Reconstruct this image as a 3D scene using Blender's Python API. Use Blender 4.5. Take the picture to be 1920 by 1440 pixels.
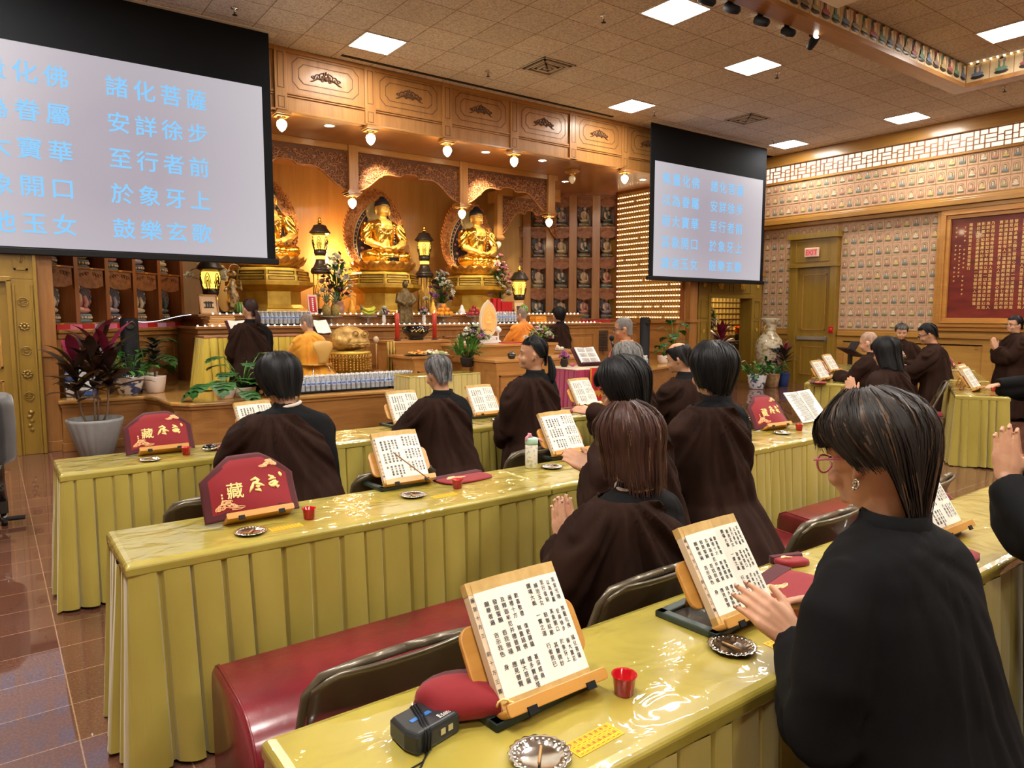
import bpy, bmesh, math, random
import numpy as np
from mathutils import Vector, Matrix, Euler, noise as mnoise

for o in list(bpy.data.objects):
    bpy.data.objects.remove(o)
SC = bpy.context.scene
COL = SC.collection
PI = math.pi
R = math.radians
RND = random.Random(7)

# ------------------------------------------------------------------ camera
EYE = Vector((0, 0, 1.58))
YAW, PITCH, FPX = R(36.4), R(-5.65), 1331.0
cam_d = bpy.data.cameras.new('camera')
cam = bpy.data.objects.new('camera', cam_d)
COL.objects.link(cam)
cam.location = EYE
cam.rotation_euler = (PI/2 + PITCH, 0, -YAW)
cam_d.sensor_width = 36
cam_d.lens = FPX/1920*36
cam_d.clip_start = 0.05
cam_d.clip_end = 100
SC.camera = cam

# ------------------------------------------------------------------ world, exposure
SC.view_settings.view_transform = 'Standard'
SC.view_settings.look = 'None'
SC.view_settings.gamma = 1
SC.view_settings.use_curve_mapping = False
SC.view_settings.exposure = 0.65
W = bpy.data.worlds.new('world')
SC.world = W
W.use_nodes = True
W.node_tree.nodes['Background'].inputs[0].default_value = (1, .9, .78, 1)
W.node_tree.nodes['Background'].inputs[1].default_value = 0.0
SC.cycles.use_denoising = True
SC.cycles.max_bounces = 8
SC.cycles.diffuse_bounces = 4
SC.cycles.transparent_max_bounces = 12
SC.cycles.sample_clamp_indirect = 4
SC.cycles.caustics_reflective = False
SC.cycles.caustics_refractive = False

CEIL = 5.17
TROFFER = 42.0          # emission of the ceiling panels
LAMPS = []


def lamp(name, kind, loc, energy, color, size=.1, aim=None, spot=50, blend=.5):
    d = bpy.data.lights.new(name, kind)
    d.energy = energy
    d.color = color
    if kind == 'AREA':
        d.size = size
    else:
        d.shadow_soft_size = size
    if kind == 'SPOT':
        d.spot_size = R(spot)
        d.spot_blend = blend
    o = bpy.data.objects.new(name, d)
    COL.objects.link(o)
    o.location = loc
    if aim is not None:
        o.rotation_euler = (Vector(aim)-Vector(loc)).to_track_quat('-Z', 'Y').to_euler()
    return o


# ------------------------------------------------------------------ helpers
def ray(px, py):
    f = Vector((math.sin(YAW)*math.cos(PITCH), math.cos(YAW)*math.cos(PITCH), math.sin(PITCH)))
    r = Vector((math.cos(YAW), -math.sin(YAW), 0))
    u = r.cross(f)
    return f + r*((px-960)/FPX) - u*((py-720)/FPX)


def at(px, py, X=None, Y=None, Z=None):
    d = ray(px, py)
    t = X/d.x if X is not None else (Y/d.y if Y is not None else (Z-EYE.z)/d.z)
    return EYE + d*t


def setp(o, label=None, cat=None, group=None, kind=None):
    if label: o['label'] = label
    if cat: o['category'] = cat
    if group: o['group'] = group
    if kind: o['kind'] = kind
    return o


def thing(name, label, cat, loc=(0, 0, 0), rz=0, group=None):
    o = bpy.data.objects.new(name, None)
    COL.objects.link(o)
    o.empty_display_size = .1
    o.location = loc
    o.rotation_euler = (0, 0, rz)
    return setp(o, label, cat, group)


def copy_tree(o, parent=None):
    c = o.copy()
    COL.objects.link(c)
    c.parent = parent
    for ch in list(o.children):
        copy_tree(ch, c)
    return c


def again(o, loc, rz, label, group=None):
    c = copy_tree(o)
    c.location = loc
    c.rotation_euler = (0, 0, rz)
    c['label'] = label
    if group: c['group'] = group
    return c


class MB:
    """collects faces of one mesh"""
    def __init__(s):
        s.v = []; s.f = []; s.m = []; s.s = []; s.M = None

    def add(s, vs, fs, mi=0, smooth=False):
        b = len(s.v)
        if s.M is not None:
            vs = [tuple(s.M @ Vector(v)) for v in vs]
        s.v.extend(vs)
        for f in fs:
            s.f.append([b+i for i in f]); s.m.append(mi); s.s.append(smooth)
        return s

    def box(s, x0, x1, y0, y1, z0, z1, mi=0):
        vs = [(x, y, z) for z in (z0, z1) for y in (y0, y1) for x in (x0, x1)]
        return s.add(vs, [(0, 2, 3, 1), (4, 5, 7, 6), (0, 1, 5, 4), (2, 6, 7, 3), (0, 4, 6, 2), (1, 3, 7, 5)], mi)

    def cbox(s, c, d, mi=0):
        return s.box(c[0]-d[0]/2, c[0]+d[0]/2, c[1]-d[1]/2, c[1]+d[1]/2, c[2]-d[2]/2, c[2]+d[2]/2, mi)

    def quad(s, a, b, c, d, mi=0):
        return s.add([tuple(a), tuple(b), tuple(c), tuple(d)], [(0, 1, 2, 3)], mi)

    def rings(s, rings, mi=0, smooth=True, cap=(True, True), close=True):
        n = len(rings[0])
        vs = [tuple(p) for r in rings for p in r]
        fs = []
        m = n if close else n-1
        for i in range(len(rings)-1):
            for j in range(m):
                k = (j+1) % n
                fs.append((i*n+j, i*n+k, (i+1)*n+k, (i+1)*n+j))
        s.add(vs, fs, mi, smooth)
        b = len(s.v)-len(vs)
        if cap[0]: s.f.append([b+j for j in range(n)][::-1]); s.m.append(mi); s.s.append(False)
        if cap[1]: s.f.append([b+(len(rings)-1)*n+j for j in range(n)]); s.m.append(mi); s.s.append(False)
        return s

    def lathe(s, prof, c=(0, 0, 0), n=24, mi=0, sx=1, sy=1, fn=None, cap=(True, True), smooth=True):
        """prof: (r, z) pairs"""
        rs = []
        for r, z in prof:
            ring = []
            for j in range(n):
                a = 2*PI*j/n
                q = r*(fn(a, z) if fn else 1)
                ring.append((c[0]+q*math.cos(a)*sx, c[1]+q*math.sin(a)*sy, c[2]+z))
            rs.append(ring)
        return s.rings(rs, mi, smooth, cap)

    def tube(s, pts, rad, n=8, mi=0, cap=(True, True), flat=1.0, up=None):
        pts = [Vector(p) for p in pts]
        if not hasattr(rad, '__len__'): rad = [rad]*len(pts)
        rs = []
        ref = Vector(up) if up else None
        for i, p in enumerate(pts):
            t = (pts[min(i+1, len(pts)-1)]-pts[max(i-1, 0)])
            if t.length < 1e-9: t = Vector((0, 0, 1))
            t.normalize()
            if ref is None:
                ref = Vector((0, 0, 1)) if abs(t.z) < .9 else Vector((1, 0, 0))
            a = ref - t*ref.dot(t)
            if a.length < 1e-6: a = t.orthogonal()
            a.normalize()
            b = t.cross(a)
            ref = a
            rs.append([p + a*(rad[i]*flat*math.cos(2*PI*j/n)) + b*(rad[i]*math.sin(2*PI*j/n)) for j in range(n)])
        return s.rings(rs, mi, True, cap)

    def ball(s, c, r, n=12, m=8, mi=0):
        if not hasattr(r, '__len__'): r = (r, r, r)
        rs = []
        for i in range(m+1):
            a = -PI/2 + PI*i/m
            q = max(math.cos(a), .02)
            rs.append([(c[0]+r[0]*q*math.cos(2*PI*j/n), c[1]+r[1]*q*math.sin(2*PI*j/n), c[2]+r[2]*math.sin(a)) for j in range(n)])
        return s.rings(rs, mi, True)

    def prism(s, pts, d0, d1, axis='y', mi=0, smooth=False):
        """outline of 2d points extruded: axis y -> (u, d, w); z -> (u, w, d); x -> (d, u, w)"""
        def P(u, w, d):
            return {'y': (u, d, w), 'z': (u, w, d), 'x': (d, u, w)}[axis]
        n = len(pts)
        vs = [P(u, w, d0) for u, w in pts] + [P(u, w, d1) for u, w in pts]
        fs = [(i, (i+1) % n, n+(i+1) % n, n+i) for i in range(n)]
        s.add(vs, fs, mi, smooth)
        b = len(s.v)-2*n
        s.f.append([b+i for i in range(n)][::-1]); s.m.append(mi); s.s.append(False)
        s.f.append([b+n+i for i in range(n)]); s.m.append(mi); s.s.append(False)
        return s

    def text(s, body, M, size, mi=0, vertical=False, adv=1.05, bold=False):
        """printed characters in the local xy plane of matrix M, first glyph centred on the origin"""
        for i, ch in enumerate(body):
            if ch in ' \u3000': continue
            vs, fs = glyph(ch, bold)
            dx, dy = (0, -i*adv) if vertical else (i*adv, 0)
            for bx, by, bz in (((-.014, 0, 0), (.014, 0, .004), (0, .012, .008), (0, -.012, .012)) if bold else ((0, 0, 0),)):
                s.add([tuple(M @ Vector(((x+dx+bx)*size, (y+dy+by)*size, bz*size))) for x, y in vs], fs, mi)
        return s

    def build(s, name, mats, parent=None, bevel=0, sub=0, solid=0, seg=2, autosmooth=None):
        me = bpy.data.meshes.new(name)
        me.from_pydata(s.v, [], s.f)
        if not isinstance(mats, (list, tuple)): mats = [mats]
        for m in mats: me.materials.append(m)
        me.polygons.foreach_set('material_index', s.m)
        me.polygons.foreach_set('use_smooth', s.s)
        bm = bmesh.new(); bm.from_mesh(me)
        if s.weld: bmesh.ops.remove_doubles(bm, verts=bm.verts, dist=1e-5)
        bmesh.ops.recalc_face_normals(bm, faces=bm.faces)
        bm.to_mesh(me); bm.free()
        me.update()
        o = bpy.data.objects.new(name, me)
        COL.objects.link(o)
        o.parent = parent
        if solid:
            md = o.modifiers.new('s', 'SOLIDIFY'); md.thickness = solid; md.offset = 0
        if bevel:
            md = o.modifiers.new('b', 'BEVEL'); md.width = bevel; md.segments = seg; md.limit_method = 'ANGLE'; md.angle_limit = R(40)
        if sub:
            md = o.modifiers.new('d', 'SUBSURF'); md.levels = sub; md.render_levels = sub
        return o
    weld = False


_GL = {}


def glyph(ch, bold=False):
    k = ch
    if k not in _GL:
        c = bpy.data.curves.new('g', 'FONT')
        c.body = ch; c.size = 1; c.resolution_u = 2
        o = bpy.data.objects.new('g', c)
        COL.objects.link(o)
        dg = bpy.context.evaluated_depsgraph_get()
        m = o.evaluated_get(dg).to_mesh()
        vs = [(v.co.x, v.co.y) for v in m.vertices]
        fs = [tuple(p.vertices) for p in m.polygons]
        o.evaluated_get(dg).to_mesh_clear()
        bpy.data.objects.remove(o); bpy.data.curves.remove(c)
        if vs:
            w = max(v[0] for v in vs)+min(v[0] for v in vs)
            cx = .5 if ord(ch) > 0x2e00 else w/2
            vs = [(x-cx, y-.36) for x, y in vs]
        _GL[k] = (vs, fs)
    return _GL[k]


# ------------------------------------------------------------------ materials
def mat(name, col, rough=.5, metal=0, spec=.5, emit=None, es=0, coat=0, coat_r=.05, trans=0, alpha=1, sheen=0, ior=1.45):
    m = bpy.data.materials.new(name)
    m.use_nodes = True
    b = m.node_tree.nodes['Principled BSDF']
    I = b.inputs
    I['Base Color'].default_value = (*col, 1)
    I['Roughness'].default_value = rough
    I['Metallic'].default_value = metal
    I['Specular IOR Level'].default_value = spec
    I['Coat Weight'].default_value = coat
    I['Coat Roughness'].default_value = coat_r
    I['Transmission Weight'].default_value = trans
    I['Alpha'].default_value = alpha
    I['Sheen Weight'].default_value = sheen
    I['IOR'].default_value = ior
    if emit:
        I['Emission Color'].default_value = (*emit, 1)
        I['Emission Strength'].default_value = es
    return m


def NN(m, t, **kw):
    n = m.node_tree.nodes.new(t)
    for k, v in kw.items():
        if k in n.inputs: n.inputs[k].default_value = v
        else: setattr(n, k, v)
    return n


def LK(m, a, ao, b, bi):
    m.node_tree.links.new(a.outputs[ao], b.inputs[bi])


def coords(m, scale=(1, 1, 1), rot=(0, 0, 0), src='Object'):
    t = NN(m, 'ShaderNodeTexCoord')
    mp = NN(m, 'ShaderNodeMapping')
    mp.inputs['Scale'].default_value = scale
    mp.inputs['Rotation'].default_value = rot
    LK(m, t, src, mp, 'Vector')
    return mp


def vary(m, c1, c2, scale=(5, 5, 5), detail=4, lo=.35, hi=.65, bump=0, bscale=None, src='Object', dist=.02):
    """mottled colour from c1 to c2, with optional bump from the same noise"""
    b = m.node_tree.nodes['Principled BSDF']
    mp = coords(m, scale, src=src)
    n = NN(m, 'ShaderNodeTexNoise', Scale=1.0, Detail=detail)
    LK(m, mp, 'Vector', n, 'Vector')
    r = NN(m, 'ShaderNodeValToRGB')
    r.color_ramp.elements[0].position = lo; r.color_ramp.elements[0].color = (*c1, 1)
    r.color_ramp.elements[1].position = hi; r.color_ramp.elements[1].color = (*c2, 1)
    LK(m, n, 'Fac', r, 'Fac'); LK(m, r, 'Color', b, 'Base Color')
    if bump:
        src2 = n
        if bscale:
            mp2 = coords(m, bscale, src=src)
            src2 = NN(m, 'ShaderNodeTexNoise', Scale=1.0, Detail=3.0)
            LK(m, mp2, 'Vector', src2, 'Vector')
        bp = NN(m, 'ShaderNodeBump', Strength=bump, Distance=dist)
        LK(m, src2, 'Fac', bp, 'Height'); LK(m, bp, 'Normal', b, 'Normal')
    return m


def wood(name, c1, c2, axis='z', rough=.35, coat=.25, fine=1.0):
    m = mat(name, c1, rough, coat=coat, coat_r=.15)
    s = {'z': (9, 9, .7), 'x': (.7, 9, 9), 'y': (9, .7, 9)}[axis]
    s = tuple(q*fine for q in s)
    b = m.node_tree.nodes['Principled BSDF']
    mp = coords(m, s)
    n = NN(m, 'ShaderNodeTexNoise', Scale=1.0, Detail=6.0, Distortion=.6)
    LK(m, mp, 'Vector', n, 'Vector')
    mp2 = coords(m, tuple(q*7 for q in s))
    n2 = NN(m, 'ShaderNodeTexNoise', Scale=1.0, Detail=2.0)
    LK(m, mp2, 'Vector', n2, 'Vector')
    mx = NN(m, 'ShaderNodeMath', operation='MULTIPLY_ADD')
    mx.inputs[1].default_value = .45
    LK(m, n2, 'Fac', mx, 0); LK(m, n, 'Fac', mx, 2)
    r = NN(m, 'ShaderNodeValToRGB')
    r.color_ramp.elements[0].position = .5; r.color_ramp.elements[0].color = (*c1, 1)
    r.color_ramp.elements[1].position = .95; r.color_ramp.elements[1].color = (*c2, 1)
    LK(m, mx, 0, r, 'Fac'); LK(m, r, 'Color', b, 'Base Color')
    return m


def emitter(name, col, strength):
    return mat(name, (.02, .02, .02), .6, spec=.1, emit=col, es=strength)


M_ = {}
OAK1, OAK2 = (.36, .165, .045), (.24, .095, .022)
M_['oak'] = wood('oak_vertical', OAK1, OAK2, 'z')
M_['oakx'] = wood('oak_along_x', OAK1, OAK2, 'x')
M_['oaky'] = wood('oak_along_y', OAK1, OAK2, 'y')
M_['oakl'] = wood('oak_light', (.52, .25, .065), (.38, .165, .04), 'x')
M_['red_oak'] = wood('cherry_wood', (.30, .10, .028), (.19, .052, .013), 'z')
M_['carved'] = vary(mat('carved_wood', (.25, .09, .03), .45), (.30, .11, .035), (.16, .05, .016), (14, 14, 14))
M_['ochre'] = wood('ochre_painted_wood', (.27, .16, .022), (.22, .125, .016), 'z', .3, .4)
M_['stage'] = wood('stage_boards', (.50, .27, .07), (.38, .18, .045), 'x', .22, .5)
M_['gold'] = vary(mat('gold_leaf', (1, .68, .14), .24, 1), (1.0, .66, .13), (.88, .50, .07), (9, 9, 9))
M_['gold_mat'] = vary(mat('gold_paint', (.60, .38, .055), .4, .55), (.62, .40, .06), (.46, .27, .035), (6, 6, 6))
M_['bronze_gold'] = vary(mat('lotus_gold', (.60, .30, .06), .38, .7), (.72, .38, .08), (.45, .2, .035), (18, 18, 18))
M_['black'] = mat('black_matte', (.009, .009, .010), .6, spec=.2)
M_['black_gloss'] = mat('black_gloss', (.008, .008, .008), .12, coat=.6)
M_['dark_wood'] = mat('dark_lacquer', (.022, .014, .011), .42)
M_['white'] = mat('white_paper', (.80, .77, .70), .7)
M_['white_gloss'] = mat('white_ceramic', (.75, .74, .72), .25)
M_['ink'] = mat('printing_ink', (.03, .03, .035), .7)
M_['red'] = mat('red_lacquer', (.45, .012, .015), .35)
M_['pink'] = mat('pink_petals', (.70, .22, .33), .6)
M_['cream'] = mat('cream_petals', (.80, .72, .52), .6)
M_['leaf'] = vary(mat('green_leaf', (.03, .12, .02), .4), (.035, .15, .025), (.015, .06, .012), (25, 25, 25))
M_['leaf2'] = vary(mat('bright_leaf', (.07, .22, .03), .4), (.10, .28, .04), (.03, .12, .02), (25, 25, 25))
M_['steel'] = mat('chrome', (.7, .7, .7), .2, 1)
# ================================================================== ROOM SHELL
XL, XR, YB, YF = -5.0, 14.85, -6.0, 9.65     # left, right, back, and the plane of the left door wall
TX, TY, TT = 4.11, 8.71, .6025               # ceiling tile grid
REC = (-2.5, 12.64, -4.5, 5.10)              # raised recess x0 x1 y0 y1
ZB, ZR = 5.13, 5.48


def struct(name, mb, mats, parent=None, **kw):
    o = mb.build(name, mats, parent, **kw)
    if parent is None: o['kind'] = 'structure'
    return o


# floor: polished red-brown granite tiles
m = mat('granite_floor', (.12, .05, .03), .03, spec=1.0)
b = m.node_tree.nodes['Principled BSDF']
mp = coords(m, (1/.305, 1/.305, 1))
mp.inputs['Location'].default_value = (.38, .28, 0)
br = NN(m, 'ShaderNodeTexBrick', offset=0.0, squash=1.0)
br.inputs['Scale'].default_value = 1; br.inputs['Mortar Size'].default_value = .008; br.inputs['Mortar Smooth'].default_value = 0
br.inputs['Brick Width'].default_value = 1; br.inputs['Row Height'].default_value = 1; br.inputs['Bias'].default_value = 0
br.inputs['Color1'].default_value = (.135, .058, .036, 1); br.inputs['Color2'].default_value = (.105, .043, .027, 1)
br.inputs['Mortar'].default_value = (.32, .20, .13, 1)
mp2 = coords(m, (95, 95, 95))
n = NN(m, 'ShaderNodeTexNoise', Scale=1.0, Detail=3.0)
r = NN(m, 'ShaderNodeValToRGB')
r.color_ramp.elements[0].position = .42; r.color_ramp.elements[0].color = (.84, .82, .82, 1)
r.color_ramp.elements[1].position = .68; r.color_ramp.elements[1].color = (1.25, 1.22, 1.2, 1)
mx = NN(m, 'ShaderNodeMix', data_type='RGBA', blend_type='MULTIPLY'); mx.inputs[0].default_value = 1
LK(m, mp, 'Vector', br, 'Vector'); LK(m, mp2, 'Vector', n, 'Vector'); LK(m, n, 'Fac', r, 'Fac')
LK(m, br, 'Color', mx, 6); LK(m, r, 'Color', mx, 7); LK(m, mx, 2, b, 'Base Color')
mb = MB(); mb.box(XL-.2, 20, YB-.2, 15.5, -.1, 0)
struct('floor', mb, m)

# ceiling: mottled acoustic tiles
m = mat('ceiling_tile', (.42, .33, .26), .9, spec=.15)
b = m.node_tree.nodes['Principled BSDF']
mp = coords(m, (1/TT, 1/TT, 1))
mp.inputs['Location'].default_value = (-TX/TT, -TY/TT, 0)
br = NN(m, 'ShaderNodeTexBrick', offset=0.0, squash=1.0)
for k, v in (('Scale', 1), ('Mortar Size', .011), ('Mortar Smooth', .1), ('Brick Width', 1), ('Row Height', 1), ('Bias', 0)):
    br.inputs[k].default_value = v
br.inputs['Color1'].default_value = (.66, .61, .565, 1); br.inputs['Color2'].default_value = (.58, .53, .485, 1)
br.inputs['Mortar'].default_value = (.30, .22, .16, 1)
mp2 = coords(m, (38, 38, 38))
n = NN(m, 'ShaderNodeTexNoise', Scale=1.0, Detail=4.0, Distortion=1.2)
r = NN(m, 'ShaderNodeValToRGB')
r.color_ramp.elements[0].position = .40; r.color_ramp.elements[0].color = (.72, .70, .68, 1)
r.color_ramp.elements[1].position = .56; r.color_ramp.elements[1].color = (1.08, 1.08, 1.08, 1)
mx = NN(m, 'ShaderNodeMix', data_type='RGBA', blend_type='MULTIPLY'); mx.inputs[0].default_value = 1
LK(m, mp, 'Vector', br, 'Vector'); LK(m, mp2, 'Vector', n, 'Vector'); LK(m, n, 'Fac', r, 'Fac')
LK(m, br, 'Color', mx, 6); LK(m, r, 'Color', mx, 7); LK(m, mx, 2, b, 'Base Color')
bp = NN(m, 'ShaderNodeBump', Strength=.3, Distance=.01)
LK(m, n, 'Fac', bp, 'Height'); LK(m, bp, 'Normal', b, 'Normal')
mb = MB()
x0, x1, y0, y1 = REC
bw = .26
for q in ((XL, XR+.1, y1+bw, 9.9), (XL, x0-bw, YB, y1+bw), (x1+bw, XR+.1, YB, y1+bw), (x0-bw, x1+bw, YB, y0-bw)):
    mb.box(q[0], q[1], q[2], q[3], CEIL, CEIL+.04)
mb.box(x0-.1, x1+.1, y0-.1, y1+.1, ZR, ZR+.04)
struct('ceiling', mb, m)

# beam round the recess, with painted panels on its inner faces
mb = MB()
for q in ((x0-bw, x1+bw, y1, y1+bw), (x0-bw, x1+bw, y0-bw, y0), (x1, x1+bw, y0, y1), (x0-bw, x0, y0, y1)):
    mb.box(q[0], q[1], q[2], q[3], ZB, ZR+.03)
beam = struct('trim_1', mb, M_['oakx'])
PANEL_BASE = vary(mat('painted_panel', (.55, .42, .24), .5), (.60, .47, .28), (.46, .33, .17), (6, 6, 6))
FIGC = [(.12, .16, .22), (.10, .20, .13), (.30, .08, .08), (.32, .24, .10), (.20, .15, .11)]
FIGM = [mat('painted_robe_%d' % i, c, .6) for i, c in enumerate(FIGC)]
PSKIN = mat('painted_skin', (.62, .42, .24), .6)


def flat_figure(mb, M, s, robe, skin, dark, halo=None):
    """small seated figure in low relief in the local xy plane, about s tall"""
    def disc(cx, cy, rx, ry, z, mi, n=14):
        pts = [(cx+rx*math.cos(2*PI*i/n), cy+ry*math.sin(2*PI*i/n)) for i in range(n)]
        vs = [tuple(M @ Vector((x*s, y*s, z*s))) for x, y in pts] + [tuple(M @ Vector((cx*s, cy*s, (z+.06)*s)))]
        mb.add(vs, [(i, (i+1) % n, n) for i in range(n)], mi, True)
    if halo is not None:
        disc(0, .30, .22, .22, .01, halo)
    disc(0, -.36, .38, .12, .02, dark)
    disc(0, -.20, .34, .12, .05, robe)
    disc(0, .02, .19, .24, .05, robe)
    disc(.02, .06, .08, .18, .09, skin)
    disc(0, .30, .105, .13, .08, skin)
    disc(0, .39, .11, .075, .10, dark)


def painted_strip(n_from, n_to, step, M_of, w, h):
    for i in range(n_from, n_to):
        mb = MB()
        M = M_of(i)
        hw, hh = w/2-.006, h/2-.012
        mb.add([tuple(M @ Vector(p)) for p in ((-hw, -hh, .002), (hw, -hh, .002), (hw, hh, .002), (-hw, hh, .002))], [(0, 1, 2, 3)], 0)
        flat_figure(mb, M @ Matrix.Translation((0, .01, .004)), h*.85, 1, 2, 3, 4)
        for k in range(3):
            mb.cbox_M = None
        mb.build('painted_panel', [PANEL_BASE, FIGM[i % 5], PSKIN, M_['dark_wood'], FIGM[(i+3) % 5]], beam)


pw, ph, pz = .232, .30, (ZB+.03+ZR)/2+.01
painted_strip(0, 30, pw, lambda i: Matrix.Translation((x1-.12-pw*i, y1, pz)) @ Euler((PI/2, 0, 0)).to_matrix().to_4x4(), pw, ph)
painted_strip(0, 6, pw*1.4, lambda i: Matrix.Translation((x1, y1-.17-pw*1.4*i, pz)) @ Euler((PI/2, 0, -PI/2)).to_matrix().to_4x4(), pw*1.4, ph)
# row of small lamps along the short arm
mb = MB()
for i in range(22):
    mb.ball((x1-.03, y1-.08-i*.09, ZR-.012), .014, 6, 4)
mb.build('cove_lamp_strip', emitter('cove_lamps', (1, .8, .5), 6), beam)

# walls
BOUNCEW = mat('cream_bounce_wall', (.72, .62, .48), .8)  # unseen walls, coloured pale to bounce fill light into the hall
mb = MB(); mb.box(XL-.15, XL, YB, 9.5, 0, CEIL); struct('wall_left', mb, BOUNCEW)
mb = MB(); mb.box(XL, XR+.1, YB-.15, YB, 0, CEIL); struct('wall_back', mb, BOUNCEW)

# ---------------------------------------------------------------- right wall
mb = MB(); mb.box(XR, XR+.15, YB, 10.35, 0, CEIL)
wall_r = struct('wall_right', mb, wood('oak_yellow', (.47, .26, .055), (.36, .18, .035), 'y', .35, .3))
OY = wood('oak_yellow_trim', (.44, .23, .045), (.32, .15, .03), 'y', .35, .3)
mb = MB()
mb.box(XR-.10, XR, YB, 10.15, 4.925, CEIL)                 # crown
mb.box(XR-.05, XR, YB, 10.15, 4.53, 4.575)
mb.box(XR-.04, XR, YB, 10.15, 3.70, 3.755)
mb.box(XR-.20, XR, YB, 10.15, 3.60, 3.70)                  # ledge over the lower tiles
mb.box(XR-.14, XR, YB, 10.15, 3.52, 3.60)
struct('trim_2', mb, OY, bevel=.01)
mb = MB()
for ya, yb in ((9.40, 10.15), (YB, 8.22)):
    mb.box(XR-.06, XR, ya, yb, 1.11, 1.205)
    mb.box(XR-.03, XR, ya, yb, 0, .14)
struct('trim_3', mb, OY, bevel=.008)
# wainscot panels with corner carvings
mb = MB()
yy = 8.1
while yy > -5:
    for k in range(2):
        mb.box(XR-.015-.0, XR, yy-1.25, yy, .98+.03*k*0, 1.0); mb.box(XR-.015, XR, yy-1.25, yy, .22, .24)
    mb.box(XR-.015, XR, yy-.02, yy, .22, 1.0); mb.box(XR-.015, XR, yy-1.25, yy-1.23, .22, 1.0)
    for cy, cz in ((yy-.09, .93), (yy-1.16, .93), (yy-.09, .29), (yy-1.16, .29)):
        for a in range(4):
            mb.ball((XR-.008, cy+.02*math.cos(a*1.6), cz+.02*math.sin(a*1.6)), (.008, .02, .015), 6, 4)
    yy -= 1.42
mb.box(XR-.015, XR, 9.48, 10.05, .98, 1.0); mb.box(XR-.015, XR, 9.48, 10.05, .22, .24)
mb.build('wainscot_moulding', OY, wall_r)

# backlit lattice band
LAT = emitter('backlit_paper', (1, .86, .66), .85)
win = MB(); win.box(XR-.012, XR, YB, 10.12, 4.575, 4.925)
win = struct('window_1', win, LAT)
mb = MB()
y, k = 10.12, 0
z0, z1 = 4.575, 4.925
X0, X1 = XR-.04, XR-.012
g = .0075
def hb(ya, yb, z): mb.box(X0, X1, min(ya, yb), max(ya, yb), z-g, z+g)
def vb(y_, za, zb): mb.box(X0, X1, y_-g, y_+g, za, zb)
h = (z1-z0)
while y > -5.9:
    L = .62
    q = [y-L*t for t in (0, .16, .30, .62, .80, 1)]
    vb(q[0], z0, z1); vb(q[1], z0+.28*h, z1); vb(q[2], z0, z0+.72*h); vb(q[3], z0+.28*h, z1); vb(q[4], z0, z0+.72*h); vb((q[2]+q[3])/2, z0, z0+.28*h); vb((q[1]+q[3])/2, z0+.72*h, z1)
    hb(q[0], q[1], z0+.55*h); hb(q[1], q[3], z0+.72*h); hb(q[2], q[3], z0+.5*h); hb(q[1], q[3], z0+.28*h); hb(q[3], q[4], z0+.6*h); hb(q[4], q[5], z0+.72*h); hb(q[3], q[5], z0+.28*h); hb(q[0], q[1], z0+.28*h); hb(q[4], q[5], z0+.5*h)
    y -= L
hb(10.12, YB, z0+.004); hb(10.12, YB, z1-.004)
mb.build('lattice', wood('lattice_wood', (.42, .16, .04), (.30, .10, .025), 'y'), win)

# relief tiles
TW, TH = .178, .252
TBASE = vary(mat('terracotta_tile', (.56, .36, .22), .6), (.60, .40, .25), (.50, .30, .18), (9, 9, 9), bump=.15, bscale=(40, 40, 40))
TRIM = mat('tile_arch', (.40, .24, .12), .55)
TROBE = [mat('tile_robe_%d' % i, c, .55) for i, c in enumerate([(.66, .55, .38), (.50, .22, .15), (.62, .45, .15), (.20, .24, .25), (.34, .30, .16)])]
TSKIN = mat('tile_skin', (.70, .52, .32), .55)
TDARK = mat('tile_lotus', (.14, .17, .10), .55)
TM = []
for i in range(5):
    mb = MB()
    w, h = TW/2-.003, TH/2-.003
    mb.box(-w, w, -h, h, 0, .010, 0)
    pts = []
    for k in range(13):
        a = PI*k/12
        pts.append((.056*math.cos(a), .028+.062*math.sin(a)**.8))
    pts = [(.056, -.085)]+pts+[(-.056, -.085)]
    mb.tube([(p[0], p[1], .012) for p in pts+[pts[0]]], .0042, 5, 1)
    flat_figure(mb, Matrix.Translation((0, -.012, .010)), .155, 2, 3, 4, 1)
    o = mb.build('relief_tile', [TBASE, TRIM, TROBE[i], TSKIN, TDARK])
    TM.append(o.data); bpy.data.objects.remove(o)
TROT = Euler((PI/2, 0, -PI/2)).to_matrix().to_4x4()


def tile_panel(label, cells):
    y0, z0 = cells[0][0], cells[0][1]
    t = thing('relief_tile_panel', label, 'wall tiles', (XR-.001, y0, z0), 0)
    for n, (y, z, c) in enumerate(cells):
        o = bpy.data.objects.new('relief_tile', TM[c % 5])
        COL.objects.link(o); o.parent = t
        o.matrix_local = Matrix.Translation((0, y-y0, z-z0)) @ TROT
    return t


tile_panel('upper band of small seated-figure relief tiles under the backlit lattice',
           [(10.05-TW*c, 4.445-.262*r, c+r) for r in range(3) for c in range(33)])
zt = [3.385-TH*r for r in range(9)]
tile_panel('narrow field of seated-figure relief tiles left of the exit door', [(10.03-.19*c, z, c+2*r) for r, z in enumerate(zt) for c in range(4)])
tile_panel('single row of seated-figure relief tiles above the exit door', [(9.28-.176*c, zt[0], c+4) for c in range(6)])
tile_panel('tall field of seated-figure relief tiles between the exit door and the plaque', [(8.14-TW*c, z, c+2*r) for r, z in enumerate(zt) for c in range(11)])

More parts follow.
